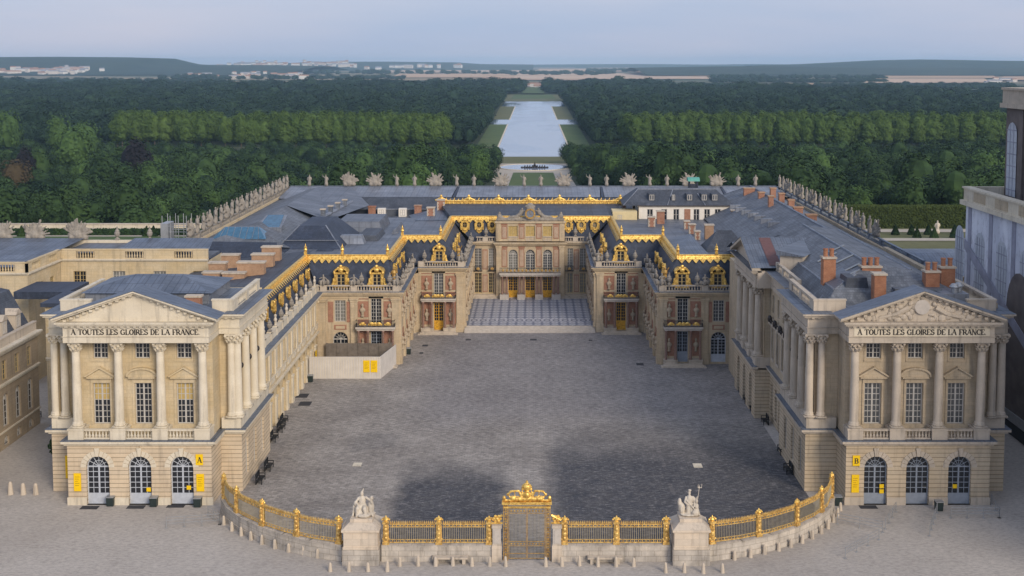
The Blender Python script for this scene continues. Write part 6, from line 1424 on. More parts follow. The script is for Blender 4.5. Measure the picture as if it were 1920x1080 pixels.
fence('f', 'curved gilded railing on a low stone wall next to the pavilion marked B', CURVE_R, [.4] + [sum(path_len(CURVE_R)) * k for k in (.27, .52, .76)] + [sum(path_len(CURVE_R)) - .3])
fence('f', 'straight gilded railing between the golden gate and the pier of the seated group', [(-14.05, 107.6), (-3.7, 107.6)], [.4, 5.3, 9.95])
fence('f', 'straight gilded railing between the golden gate and the pier of the trident statue', [(2.5, 107.6), (12.7, 107.6)], [.4, 5.2, 9.8])
tgte = thing('golden_gate', 'tall gilded royal gate with crown and shield crest in the middle of the railing', 'gate', (-.6, 107.6, 0))
MG = T((-.6, 107.6, 0))
for sx in (-1, 1):
    g = MB(); g.box(sx * 1.74, sx * 1.82, -.1, .1, 0, 5.35, MG); g.box(sx * 2.1, sx * 2.18, -.1, .1, 0, 5.35, MG)
    for k in range(11): g.box(sx * 1.84, sx * 2.08, -.06, .06, .3 + .48 * k, .36 + .48 * k, MG); g.ball((sx * 1.96, -.02, .55 + .48 * k), (.11, .07, .17), 6, 4, MG)
    g.build('gate_post', M_['gold_d'], tgte)
g = MB(); g.box(-2.3, 2.3, -.25, .25, 5.35, 5.6, MG); g.box(-2.2, 2.2, -.16, .16, 5.0, 5.12, MG); g.build('lintel', M_['gold'], tgte)
for sx in (-1, 1):
    g = MB(); i = MB()
    for x in (.03, 1.64): g.box(sx * x, sx * (x + .055), -.05, .05, .15, 4.98, MG)
    for z in (.15, .62, 1.35, 1.75, 4.45, 4.92): g.box(sx * .1, sx * 1.64, -.035, .035, z, z + .05, MG)
    for k in range(5): g.ball((sx * (.25 + .3 * k), -.03, 1.57), (.11, .05, .08), 6, 4, MG); g.ball((sx * (.25 + .3 * k), -.03, 4.7), (.1, .05, .1), 6, 4, MG)
    for k in range(12): x = sx * (.2 + .124 * k); i.tube((x, 0, .2), (x, 0, 4.95), .014, n=4, M=MG)
    o = i.build('gate_leaf', M_['ironwork'], tgte); g.build('leaf_frame', M_['gold_d'], o)
balls = [((0, 0, 6.2), (.42, .2, .42)), ((0, -.05, 7.0), (.4, .3, .34)), ((0, 0, 7.45), (.13, .13, .15)), ((0, -.1, 6.25), (.28, .24, .3))]; caps = [((-2.2, 0, 5.7), (2.2, 0, 5.7), .1, .1), ((-1.3, 0, 5.85), (1.3, 0, 5.85), .2, .2), ((-.42, 0, 6.75), (.42, 0, 6.75), .12, .12)]
for k in range(7): a = R(20 + 140 * k / 6); balls.append(((.42 * math.cos(a), -.05, 6.85 + .42 * math.sin(a)), (.1, .12, .12)))
for sx in (-1, 1):
    caps += [((sx * .5, 0, 6.0), (sx * .75, 0, 6.6), .1, .09), ((sx * .75, 0, 6.6), (sx * 1.5, 0, 6.55), .1, .1), ((sx * 1.5, 0, 6.55), (sx * 1.75, 0, 6.2), .09, .08), ((sx * .8, 0, 6.05), (sx * 1.6, 0, 6.0), .07, .07), ((sx * 1.15, 0, 6.6), (sx * 1.1, 0, 6.15), .05, .05), ((sx * .45, 0, 6.5), (sx * .5, 0, 6.05), .08, .08), ((sx * 1.55, 0, 6.0), (sx * 1.75, 0, 6.3), .06, .05)]
    balls += [((sx * 2.1, 0, 5.9), (.17, .15, .24)), ((sx * 1.75, 0, 6.25), (.13, .1, .15)), ((sx * 1.3, 0, 5.95), (.3, .15, .2))]
place('crest', sculpt('crest', balls, caps, M_['gold'], .045, .008), MG, tgte)
for sx in (-1, 1):
    g = MB(); a = sx * 2.75
    for k in range(6): t = R(60 * k); g.ball((a + .3 * math.cos(t), 0, 3.95 + .25 * math.sin(t)), (.16, .09, .16), 6, 4, MG)
    g.box(a - .5, a + .5, -.1, .1, 3.5, 3.62, MG); g.tube((a - sx * .5, 0, 4.3), (a + sx * .4, 0, 3.8), .12, .08, 6, MG); g.ball((a, 0, 3.95), .18, 7, 5, MG); g.build('side_scroll', M_['gold'], tgte)
for sx, w_ in ((-1, 'left'), (1, 'right')):
    x = -.6 + sx * 2.78; th = thing('gate_pier', 'slim pale stone pier with gold scroll above, just %s of the golden gate' % w_, 'pier', (x, 107.6, 0)); g = MB(); g.box(x - .46, x + .46, 107.1, 108.1, 0, 1.55); g.build('base', M_['pierstone'], th); g = MB(); g.box(x - .38, x + .38, 107.18, 108.02, 1.55, 3.2); g.box(x - .24, x + .24, 107.14, 107.3, 1.75, 3.0); g.build('shaft', M_['whitem'], th); g = MB(); g.box(x - .46, x + .46, 107.1, 108.1, 3.2, 3.45); g.box(x - .42, x + .42, 107.14, 108.06, 1.551, 1.68); g.build('cap', M_['stone_greyp'], th)
def big_pier(x, label):
    th = thing('stone_pier', label, 'pier', (x, 107.9, 0)); y = 107.9
    g = MB(); g.box(x - 1.7, x + 1.7, y - 1.62, y + 1.62, 0, 1.5); g.build('base', M_['oldwall'], th)
    g = MB(); g.box(x - 1.64, x + 1.64, y - 1.56, y + 1.56, 1.5, 1.72); g.box(x - 1.56, x + 1.56, y - 1.48, y + 1.48, 1.72, 3.05); g.build('shaft', M_['pierstone'], th)
    g = MB(); g.box(x - 1.62, x + 1.62, y - 1.54, y + 1.54, 3.05, 3.16); g.box(x - 1.74, x + 1.74, y - 1.66, y + 1.66, 3.16, 3.36); g.build('cap', M_['pierstone'], th)
    g = MB(); g.box(x - 1.68, x + 1.68, y - 1.6, y + 1.6, 3.36, 3.86, t=.6); g.build('sloped_cap', M_['stone_greyp'], th)
    g = MB(); g.box(x - 1.02, x + 1.02, y - .95, y + .95, 3.86, 4.16); g.build('plinth', M_['pierstone'], th)
big_pier(-15.85, 'large stone pier carrying the seated group, at the curve of railing near pavilion A'); big_pier(14.5, 'large stone pier carrying the trident statue, at the curve of railing near pavilion B')
b1, c1 = seated(-.05, .1, 0, 1.0)
b1 += [((.78, .1, .75), (.3, .3, .75)), ((.85, .05, 1.62), (.2, .2, .24)), ((-.7, .15, .6), (.3, .35, .6)), ((.2, -.55, .2), (.6, .35, .2)), ((-.6, -.1, 1.2), (.2, .22, .26)), ((.3, .1, .2), (.95, .7, .2))]
c1 += [((.33, .05, 1.7), (.75, -.05, 1.45), .12, .1), ((.75, -.05, 1.45), (.9, -.2, 1.2), .1, .07), ((-.35, .05, 1.65), (-.62, -.15, 1.3), .12, .09), ((-.62, -.15, 1.3), (-.3, -.5, 1.1), .09, .07), ((.75, -.1, .5), (1.0, -.35, .1), .15, .1), ((-.05, 0, 2.1), (.1, .2, 2.5), .09, .05), ((-.75, 0, .9), (-.85, -.3, .1), .14, .1)]
o = bpy.data.objects.new('sculpture', sculpt('sculpture', b1, c1, M_['statue_w'], .05, .008)); col.objects.link(o); o.location = (-15.85, 107.9, 4.14); o.scale = (1.0,) * 3; tag(o, 'seated white stone group with a leaning companion, on the pier near pavilion A', 'sculpture')
b2, c2 = figure(2.35, -.02, 0); b2 = [(tuple(v + d for v, d in zip(p, (0, .1, 0))), r) for p, r in b2]
b2 += [((-.75, .1, .7), (.34, .4, .55)), ((-.95, .1, 1.25), (.2, .2, .42)), ((.62, -.1, .95), (.22, .22, .3)), ((.62, -.12, 1.42), (.16, .17, .19)), ((.5, -.25, .35), (.4, .35, .35)), ((0, .1, .15), (1.0, .7, .16)), ((0, .08, 2.42), (.17, .17, .1))]
c2 += [((.3, .1, 1.75), (.55, 0, 1.55), .12, .1), ((.55, 0, 1.55), (.72, -.15, 1.85), .1, .08), ((.66, -.15, 1.2), (.9, -.15, 3.0), .045, .04), ((.72, -.15, 2.75), (1.1, -.15, 2.75), .045, .045), ((.74, -.15, 2.75), (.76, -.15, 3.1), .045, .035), ((1.08, -.15, 2.75), (1.1, -.15, 3.1), .045, .035), ((.6, -.1, .7), (.4, -.4, .2), .14, .09), ((.7, -.1, .7), (.9, -.3, .15), .14, .09), ((-.3, -.2, 1.5), (.55, -.35, .55), .08, .06)]
o = bpy.data.objects.new('sculpture', sculpt('sculpture', b2, c2, M_['statue_w'], .045, .007)); col.objects.link(o); o.location = (14.5, 107.9, 4.14); o.scale = (.98,) * 3; tag(o, 'standing white stone figure raising a trident beside a child, on the pier near pavilion B', 'sculpture')

# ------------------------------------------------------------------ small things of the forecourt and the court
g = MB(); g.lathe([(.24, 0), (.22, .1), (.19, .5), (.15, .85), (.10, .98), (.02, 1.02)], 10); boll = g.mesh('bollard', M_['stone_greyp'], smooth=False)
def bollard(p, label, group='stone bollards outside the railing', s_=.88):
    o = bpy.data.objects.new('bollard', boll); col.objects.link(o); o.location = (p[0], p[1], 0); o.scale = (s_ * rnd.uniform(.92, 1.08), s_, s_ * rnd.uniform(.92, 1.08)); o.rotation_euler = (rnd.uniform(-.03, .03), rnd.uniform(-.03, .03), rnd.uniform(0, 6)); tag(o, label, 'bollard', group)
def z2(l): return [(380 + x / 2.4615, 860 + y / 2.4615) for x, y in l]
def z3(l): return [(1000 + x / 2.087, 840 + y / 2.087) for x, y in l]
LB = z2([(1398, 497), (1325, 495), (1243, 495), (1155, 493), (1075, 495), (993, 495), (908, 495), (852, 520), (763, 520), (675, 520), (588, 520), (530, 457), (465, 442), (395, 430), (333, 415), (272, 395), (222, 375), (178, 355), (135, 333), (97, 305)])
RB = [z2([(1583, 497)])[0]] + z3([(112, 462), (180, 460), (253, 463), (323, 463), (393, 463), (517, 487), (590, 487), (665, 490), (740, 488), (787, 437), (850, 428), (905, 415), (960, 402), (1008, 388), (1052, 372), (1091, 355), (1127, 335), (1153, 315), (1175, 290), (1190, 268), (1202, 245)])
for i, p in enumerate(LB): bollard(gp(*p), '%s stone bollard left of the golden gate, outside the railing' % ORDN[i])
for i, p in enumerate(RB): bollard(gp(*p), '%s stone bollard right of the golden gate, outside the railing' % ORDN[i])
for i, p in enumerate(((20, 927), (44, 927), (67, 927))): bollard(gp(*p), '%s pale stone bollard from the left frame edge beside pavilion A' % ORDN[i], 'bollards beside pavilion A', 1.3)
for i, (x0, x1, w_) in enumerate(((-9.3, -6.0, 'left'), (5.0, 8.2, 'right'))):
    th = thing('stone_bench', 'stone ledge bench against the low railing wall, %s of the gate' % w_, 'bench', ((x0 + x1) / 2, 106.9, 0)); g = MB(); g.box(x0, x1, 106.55, 107.2, .5, .66); g.build('seat', M_['stone_greyp'], th)
    for x in (x0 + .4, x1 - .4): g = MB(); g.box(x - .15, x + .15, 106.65, 107.15, 0, .5); g.build('leg', M_['stone_greyp'], th)
def bin_(x, y, label, s_=1.0):
    th = thing('waste_bin', label, 'bin', (x, y, 0)); g = MB(); g.box(x - .34 * s_, x + .34 * s_, y - .34 * s_, y + .34 * s_, .05, .95 * s_, t=-.04); g.build('bin_body', M_['green_bin'], th); g = MB(); g.box(x - .41 * s_, x + .41 * s_, y - .41 * s_, y + .41 * s_, .95 * s_, 1.03 * s_); g.build('rim', M_['steel'], th)
for px_, py, l in ((208, 948, 'dark green bin between the first and second doors under sign A'), (289, 949, 'dark green bin between the second and third doors under sign A'), (371, 950, 'dark green bin right of the third door under sign A'), (1760, 957, 'dark green bin between the second and third doors of pavilion B'), (1571, 947, 'dark bin in the corner where the railing meets pavilion B'), (582, 716, 'dark bin at the left corner of the white hoarding'), (766, 664, 'dark bin at the corner step beside the brick range')): p = gp(px_, py); bin_(p.x, p.y, l)
for i, (px_, py, l) in enumerate(((168, 952, 'dark doormat before the left door of pavilion A'), (255, 951, 'dark doormat before the middle door of pavilion A'), (330, 949, 'dark doormat before the right door of pavilion A'), (1628, 951, 'dark doormat before the left door of pavilion B'))):
    p = gp(px_, py); g = MB(); g.box(-.9, .9, -.45, .45, 0, .03); o = g.build('doormat', M_['dark'], None); o.location = (p.x, p.y, .005); tag(o, l, 'doormat')
def iron_bench(x, y, deg, label):
    th = thing('iron_bench', label, 'bench', (x, y, 0), 'black benches along the walls'); M = fr(x, y, deg)
    g = MB()
    for k in range(4): g.box(-.85, .85, -.62 + .15 * k, -.50 + .15 * k, .46, .52, M)
    g.build('seat', M_['black'], th)
    g = MB()
    for k in range(4): g.box(-.85, .85, .02 + .02 * k, .07 + .02 * k, .6 + .14 * k, .71 + .14 * k, M)
    g.box(-.85, .85, -.02, .02, .05, .46, M); g.build('backrest', M_['black'], th)
    for sx in (-1, 1):
        g = MB(); g.box(sx * .78, sx * .86, -.62, -.54, 0, .75, M); g.box(sx * .78, sx * .86, .0, .1, 0, 1.15, M); g.box(sx * .77, sx * .87, -.64, .08, .72, .79, M); g.build('leg', M_['black'], th)
for i, (px_, py) in enumerate(((484, 904), (500, 880), (510, 826), (523, 808), (529, 794))): p = gp(px_, py); iron_bench(p.x, p.y, 90, '%s black bench from the railing along the left side of the court' % ORDN[i])
for i, (px_, py) in enumerate(((1482, 886), (1470, 850), (1438, 794), (1413, 768), (1403, 754), (1395, 739))): p = gp(px_, py); iron_bench(p.x, p.y, -90, '%s black bench from the railing along the right side of the court' % ORDN[i])
for i, (px_, py) in enumerate(((64, 786), (42, 803), (22, 820), (4, 836))): p = gp(px_, py); iron_bench(p.x, p.y, 90, '%s black bench from the far end of the left side wing' % ORDN[i])
def sign(x, y, z, w_, h, label, letter=None, notice=False, deg=0):
    th = thing('sign', label, 'sign', (x, y, z)); M = fr(x, y, deg, z); g = MB(); g.box(-w_ / 2, w_ / 2, -.06, 0, -h / 2, h / 2, M); o = g.build('panel', M_['yellow'], th)
    g = MB()
    if letter: write(g, M, letter, -w_ * .27, -h * .28, h * .52, w_ * .6, -.075); g.build('letter', M_['ink'], th)
    elif h > 1:
        for k in range(5): g.box(-w_ * .32, w_ * (.3 - .1 * (k % 3)), -.066, -.05, h * (.30 - .12 * k) - .035, h * (.30 - .12 * k) + .035, M)
        g.build('print', M_['yellow_d'], th)
sign(-34.75, 121.46, 4.85, .75, 1.15, 'square yellow sign with a dark A beside the arch of the left pavilion', 'A'); sign(-34.7, 121.46, 2.4, .8, 1.85, 'tall yellow banner below the A sign')
sign(-47.5, 121.46, 2.45, .75, 1.9, 'yellow banner at the left end of pavilion A front'); sign(-49.9, 125.46, 2.7, .8, 2.5, 'taller yellow banner on the set-back corner of pavilion A')
sign(33.6, 121.46, 4.75, .75, 1.1, 'square yellow sign with a dark B beside the arch of the right pavilion', 'B'); sign(33.55, 121.46, 2.3, .78, 1.9, 'tall yellow banner below the B sign')
for x, z, l in ((-36.0, 1.75, 'small yellow notice on the right door of pavilion A'), (-40.2, 1.55, 'small yellow notice on the middle door of pavilion A'), (36.4, 1.9, 'small yellow notice on the left door of pavilion B'), (44.05, 1.9, 'small yellow notice on the right door of pavilion B'), (36.4, 1.35, 'lower small yellow notice on the left door of pavilion B')): sign(x, 121.80, z, .45, .42, l)
sign(-32.55, 176.0, 1.8, .7, 2.6, 'narrow yellow banner on the last arch of the arcaded wing', None, False, 90)
# white hoarding in front of the left brick bay
th = thing('hoarding', 'white boarded building-site hoarding in the left inner corner of the court', 'hoarding', (-27, 171.5, 0))
g = MB(); g.box(-32.75, -22.4, 171.5, 171.6, 0, 3.25)
g.build('front_boards', M_['hoard'], th); g = MB(); g.plan([(-22.4, 171.5), (-22.3, 171.5), (-20.9, 179.2), (-21.0, 179.2)], 0, 3.25); g.build('side_boards', M_['hoard'], th)
g = MB()
for k in range(28): x = -32.6 + 10.1 * k / 27; g.box(x - .03, x + .03, 171.46, 171.498, .1, 3.2)
g.build('board_batten', M_['stone_pale'], th)
g = MB(); g.box(-31.5, -21.4, 178.3, 178.5, .2, 3.6)
for k in range(7): g.box(-31.4 + 1.6 * k, -31.2 + 1.6 * k, 178.2, 178.32, .1, 3.7)
g.build('inner_fence', M_['timber'], th)
for k, x in enumerate((-24.35, -23.25)): sign(x, 171.47, 1.85, .95, 1.75, '%s yellow notice on the white hoarding' % ('left' if k == 0 else 'right'))
# drain covers, paving strips
for px_, py, w_, h_, m, l in ((797, 648, .9, .6, 'dark', 'dark drain cover near the left brick step'), (790, 662, .6, .5, 'dark', 'small dark cover just nearer than the drain by the left brick step'), (1000, 637, 1.1, .5, 'dark', 'dark drain cover before the marble court steps'), (1200, 683, 1.1, .7, 'dark', 'dark drain cover near the right brick range'), (567, 742, 1.6, 1.0, 'dark', 'dark grate by the arcaded wing, farther of two'), (572, 757, 1.6, 1.0, 'dark', 'dark grate by the arcaded wing, nearer of two'), (1308, 873, 1.0, .7, 'stone_pale', 'pale cover on the right paving line'), (670, 871, 1.0, .6, 'stone_pale', 'pale cover on the left paving line'), (878, 637, .9, .4, 'dark', 'dark cover left of the marble court steps'), (1107, 638, .6, .4, 'dark', 'dark cover right of the marble court steps')):
    p = gp(px_, py); g = MB(); g.box(-w_ / 2, w_ / 2, -h_, h_, 0, .02); o = g.build('drain_cover', M_[m]); o.location = (p.x, p.y, .004); tag(o, l, 'drain cover')
# crowd railings
def barrier(pts, label):
    P = [gp(*p) for p in pts]; c = P[0]; th = thing('barrier', label, 'barrier', (c.x, c.y, 0), 'steel queue barriers'); g = MB(); h = MB()
    for a, b in zip(P, P[1:]):
        for z in (.45, .78, 1.08): g.tube((a.x, a.y, z), (b.x, b.y, z), .03, n=5)
        n = max(1, round((b - a).length / 1.8))
        for k in range(n + 1): q = a.lerp(b, k / n); h.tube((q.x, q.y, 0), (q.x, q.y, 1.08), .035, n=5); h.box(q.x - .15, q.x + .15, q.y - .15, q.y + .15, 0, .02)
    g.build('rail', M_['steel'], th); h.build('post', M_['steel'], th)
barrier([(1570, 982), (1655, 998)], 'steel queue barrier nearest the right curved railing'); barrier([(1585, 1047), (1648, 1012)], 'steel queue barrier slanting in the open forecourt at right'); barrier([(1660, 992), (1680, 960)], 'short steel barrier left of the middle door of pavilion B'); barrier([(1743, 1005), (1757, 962)], 'steel barrier beside the bin at pavilion B'); barrier([(1783, 971), (1874, 971), (1858, 945)], 'angled steel barrier at the right corner of pavilion B'); barrier([(312, 990), (412, 983), (390, 968)], 'faint steel barrier near the left curved railing')
# clipped bay tree in a box at the left pavilion
th = thing('bay_tree', 'dark green bay tree in a box behind the left corner of pavilion A', 'tree', (-54.0, 133, 0)); g = MB(); g.box(-54.5, -53.5, 132.5, 133.5, 0, 1.0); g.build('planter', M_['green_bin'], th); g = MB(); g.tube((-54, 133, 1), (-54, 133, 1.8), .08); g.build('trunk', M_['trunk'], th)
g = MB(); r_ = random.Random(2)
for k in range(900):
    v = Vector((r_.gauss(0, 1), r_.gauss(0, 1), r_.gauss(0, 1))).normalized() * r_.uniform(.6, 1.15); c = Vector((-54, 133, 2.55)) + v; a = Vector((r_.gauss(0, 1), r_.gauss(0, 1), r_.gauss(0, 1))).normalized() * .13; b_ = a.orthogonal().normalized() * .13; g.poly([tuple(c + a), tuple(c + b_), tuple(c - a), tuple(c - b_)])
g.build('crown', M_['leaf'], th)

# ------------------------------------------------------------------ gardens, canal, fields, hills
def lawn_mat(name, a, b, s_=.03):
    g = G(name); c = g.mix(g.ramp(g.noise(g.co(), s_, 5), .35, .68), a, b); c = g.mix(g.ramp(g.noise(g.co(), s_ * 12, 4), .4, .7, 0, .4), c, tuple(x * .6 for x in a)); return g.done(c, .9)
M_['lawn'] = lawn_mat('lawn', (.070, .115, .032), (.105, .140, .045)); M_['lawn_dry'] = lawn_mat('dry lawn', (.115, .125, .050), (.155, .15, .07))
M_['gravel'] = lawn_mat('pale gravel', (.44, .39, .32), (.50, .45, .38), .2)
g = G('canal water'); n = g.noise(g.scale(g.co(), (.02, .006, 1)), 1, 4); g.bump(g.noise(g.scale(g.co(), (.5, .25, 1)), 1, 3), .04, .05)
M_['water'] = g.done(g.mix(g.ramp(n, .4, .65), (.22, .27, .36), (.28, .33, .42)), g.ramp(n, .45, .6, .05, .16), 0, .9)
ZC_ = -35.6
cw = 33.5
sheet('water', [(-cw, 1030), (cw, 1030), (cw, 1588), (60, 1588), (60, 1725), (cw, 1725), (cw, 2247), (60, 2247), (60, 2540), (-60, 2540), (-60, 2247), (-cw, 2247), (-cw, 1725), (-60, 1725), (-60, 1588), (-cw, 1588)], M_['water'], ZC_)
sheet('canal_lawn', [(-56, 1165), (-cw - 1.5, 1165), (-cw - 1.5, 1587), (-58, 1587)], M_['lawn'], ZC_ + .1); sheet('canal_lawn', [(cw + 1.5, 1165), (56, 1165), (58, 1587), (cw + 1.5, 1587)], M_['lawn'], ZC_ + .1)
sheet('canal_lawn', [(-58, 1727), (-cw - 1.5, 1727), (-cw - 1.5, 2246), (-62, 2246)], M_['lawn_dry'], ZC_ + .1); sheet('canal_lawn', [(cw + 1.5, 1727), (58, 1727), (62, 2246), (cw + 1.5, 2246)], M_['lawn_dry'], ZC_ + .1)
sheet('canal_path', [(-350, 1066), (-cw - 1, 1066), (-cw - 1, 1160), (-350, 1160)], M_['lawn_dry'], ZC_ + .06); sheet('canal_path', [(cw + 1, 1066), (350, 1066), (350, 1160), (cw + 1, 1160)], M_['lawn_dry'], ZC_ + .06)
g = MB()
for sx in (-1, 1): g.box(sx * cw, sx * (cw + 1.5), 1030, 1588, ZC_ - .1, ZC_ + .35); g.box(sx * cw, sx * (cw + 1.5), 1725, 2247, ZC_ - .1, ZC_ + .35)
g.box(-cw - 1.5, cw + 1.5, 1028.5, 1030, ZC_ - .1, ZC_ + .35); g.build('canal_kerb', M_['stone_pale'], kind='structure')
sheet('far_lawn', [(-75, 2542), (75, 2542), (70, 3100), (-70, 3100)], M_['lawn_dry'], ZC_ + .1); sheet('far_lawn', [(-52, 2720), (52, 2720), (48, 3080), (-48, 3080)], M_['lawn'], ZC_ + .2); sheet('far_lawn', [(-30, 3100), (30, 3100), (26, 3900), (-26, 3900)], M_['lawn'], -32.5)
sheet('basin_lawn', [(-32, 946), (32, 946), (32, 1028), (-32, 1028)], M_['lawn_dry'], -34.6)
N = 40; sheet('basin_water', [(1 + 27 * math.cos(2 * math.pi * k / N), 911 + 28 * math.sin(2 * math.pi * k / N)) for k in range(N)], M_['water'], -33.45)
sheet('basin_gravel', [(-34, 860), (34, 860), (34, 946), (-34, 946)], M_['gravel'], -33.7)
g = MB()
for k in range(N):
    a, b = 2 * math.pi * k / N, 2 * math.pi * (k + 1) / N; g.plan([(1 + 27 * math.cos(a), 911 + 28 * math.sin(a)), (1 + 28.2 * math.cos(a), 911 + 29.4 * math.sin(a)), (1 + 28.2 * math.cos(b), 911 + 29.4 * math.sin(b)), (1 + 27 * math.cos(b), 911 + 28 * math.sin(b))], -33.88, -33.2)
g.build('basin_rim', M_['stone_pale'], kind='structure')
def zline(y0, y1, dy, f): return [f(y0 + (y1 - y0) * k / dy) for k in range(dy + 1)]
def strip(name, xa, xb, y0, y1, mat, lift):
    mb = MB(); ys = [y0] + [y for y in (420, 560, 700, 860) if y0 < y < y1] + [y1]
    for y in ys: mb.v += [(xa, y, zter(y) + lift), (xb, y, zter(y) + lift)]
    for k in range(len(ys) - 1): mb.f.append((2 * k, 2 * k + 1, 2 * k + 3, 2 * k + 2)); mb.mi.append(0)
    return mb.build(name, mat, kind='structure')
strip('avenue_gravel', -23, 25, 430, 866, M_['gravel'], .15); strip('green_carpet_lawn', -14.5, 14.5, 520, 862, M_['lawn'], .4)
sheet('garden_terrace', [(-150, 184), (150, 184), (150, 285), (-150, 285)], M_['gravel'], .004)
def terr(name, pts, mat, lift): return sheet(name, [(x, y, zter(y) + lift) for x, y in pts], mat)
terr('terrace_gravel', [(-230, 285.5), (-58, 285.5), (-58, 344.5), (-230, 344.5)], M_['gravel'], .1); terr('terrace_lawn', [(-220, 292), (-70, 292), (-70, 322), (-220, 322)], M_['lawn'], .22)
terr('parterre_gravel', [(58, 285.5), (240, 285.5), (240, 344.5), (58, 344.5)], M_['lawn_dry'], .1); terr('parterre_path', [(58, 333), (240, 333), (240, 341), (58, 341)], M_['gravel'], .22); terr('parterre_path', [(58, 312), (240, 312), (240, 318), (58, 318)], M_['gravel'], .22)
# terrace parapet at the left, long hedges
th = thing('terrace_wall', 'pale terrace parapet in front of the dark wood at the far left', 'wall', (-140, 346, -2)); g = MB(); g.box(-240, -62, 345.5, 346.6, -8, -1.0); g.build('wall', M_['stone_pale'], th); g = MB(); g.box(-240, -62, 345.3, 346.8, -1.0, -.7); g.build('coping', M_['stone_greyp'], th)
def leafbox(name, x0, x1, y0, y1, z0, z1, n, mat, label, cat, sz=.3, sh=0.0):
    th = thing(name, label, cat, ((x0 + x1) / 2, (y0 + y1) / 2, z0)); g = MB(); g.box(x0 + .2, x1 - .2, y0 + .2, y1 - .2, z0, z1 - .2)
    r = random.Random(4); LX, LY, LZ = x1 - x0, y1 - y0, z1 - z0
    for k in range(n):
        t = r.random() * (LZ + LY)
        c = Vector((r.uniform(x0, x1), y0, r.uniform(z0, z1))) if t < LZ else Vector((r.uniform(x0, x1), r.uniform(y0, y1), z1))
        c += Vector((r.gauss(0, .08), r.gauss(0, .08), r.gauss(0, .08))); a = Vector((r.gauss(0, 1), r.gauss(0, .6), r.gauss(0, 1))).normalized(); b = a.orthogonal().normalized(); g.poly([tuple(c + a * sz), tuple(c + b * sz), tuple(c - a * sz), tuple(c - b * sz)])
    g.build('foliage', M_[mat], th); return th
leafbox('hedge', -216, -68, 326, 328.2, -1.6, .2, 5000, 'leaf', 'low dark clipped hedge on the pale terrace at left', 'hedge')
leafbox('hedge', 60, 200, 346.5, 350.5, -2.6, 4.1, 16000, 'hedge', 'tall olive clipped hedge beyond the right garden parterre', 'hedge', .35)
cone_m = None
g = MB(); r_ = random.Random(6); g.lathe([(1.1, .1), (.95, .6), (.1, 2.7)], 10)
for k in range(500):
    t = r_.random() ** .6; a = r_.uniform(0, 6.28); q = 1.15 * t + .05; c = Vector((q * math.cos(a), q * math.sin(a), 2.8 * (1 - t) + .2)); u = Vector((r_.gauss(0, 1), r_.gauss(0, 1), r_.gauss(0, 1))).normalized(); v = u.orthogonal().normalized(); g.poly([tuple(c + u * .14), tuple(c + v * .14), tuple(c - u * .14), tuple(c - v * .14)])
cone_m = g.mesh('clipped_yew', M_['leaf'])
def yew(x, y, label, group): o = bpy.data.objects.new('clipped_yew', cone_m); col.objects.link(o); o.location = (x, y, zter(y) + .1); o.rotation_euler = (0, 0, rnd.uniform(0, 6)); tag(o, label, 'topiary', group)
for i, px_ in enumerate((1672, 1695, 1702, 1726, 1733, 1762, 1782, 1793)): yew((px_ - 1000) * 333 / F_PX, 327 - (i % 2) * 8, '%s clipped yew from the roof statues in the right garden' % ORDN[i], 'clipped yews of the right garden')
for i, px_ in enumerate((43, 277, 290, 310)): yew((px_ - 1000) * 327 / F_PX, 323.5, '%s clipped yew from the left edge on the pale terrace' % ORDN[i], 'clipped yews of the left terrace')
sculpture('garden_statue', 'statue0', 95.3, 330, zter(330) + .1, 180, 1.5, 'white garden statue right behind the last roof statues, before the olive hedge', 'statue'); sculpture('garden_statue', 'statue2', 112.5, 330, zter(330) + .1, 180, 1.5, 'white garden statue alone before the olive hedge at right', 'statue')
for o in [o for o in col.objects if o.name.startswith('garden_statue')]: o.data = o.data.copy(); o.data.materials[0] = M_['statue_w']
for i, px_ in enumerate((197, 264)):
    x = (px_ - 1000) * 331 / F_PX; g = MB(); g.lathe([(.25, 0), (.2, .3), (.5, .9), (.7, 1.4), (.6, 1.45)], 10); o = g.build('garden_urn', M_['bronze']); o.location = (x, 328, zter(328) + .1); tag(o, '%s dark urn from the left edge on the pale terrace' % ORDN[i], 'urn', 'dark urns of the terrace')
# the fountain group in the round basin
balls, caps = [((0, 0, 1.2), (2.4, 1.6, 1.2)), ((0, 0, 2.6), (.8, .8, 1.3)), ((0, 0, 4.2), (.45, .45, .5))], []
for k in range(9): x = -7.5 + 15 * k / 8; balls.append(((x, -1.5, .8), (.9, 1.2, .9))); caps.append(((x, -1.2, 1.0), (x + .2, -2.2, 2.4), .45, .35))
for x in (-9.5, 9.5): balls.append(((x, 0, .6), (1.2, .9, .8)))
o = bpy.data.objects.new('fountain_sculpture', sculpt('fountain_sculpture', balls, caps, M_['bronze'], .25, .04)); col.objects.link(o); o.location = (1, 906, -33.9); tag(o, 'dark bronze fountain group of horses and riders in the round basin', 'fountain')

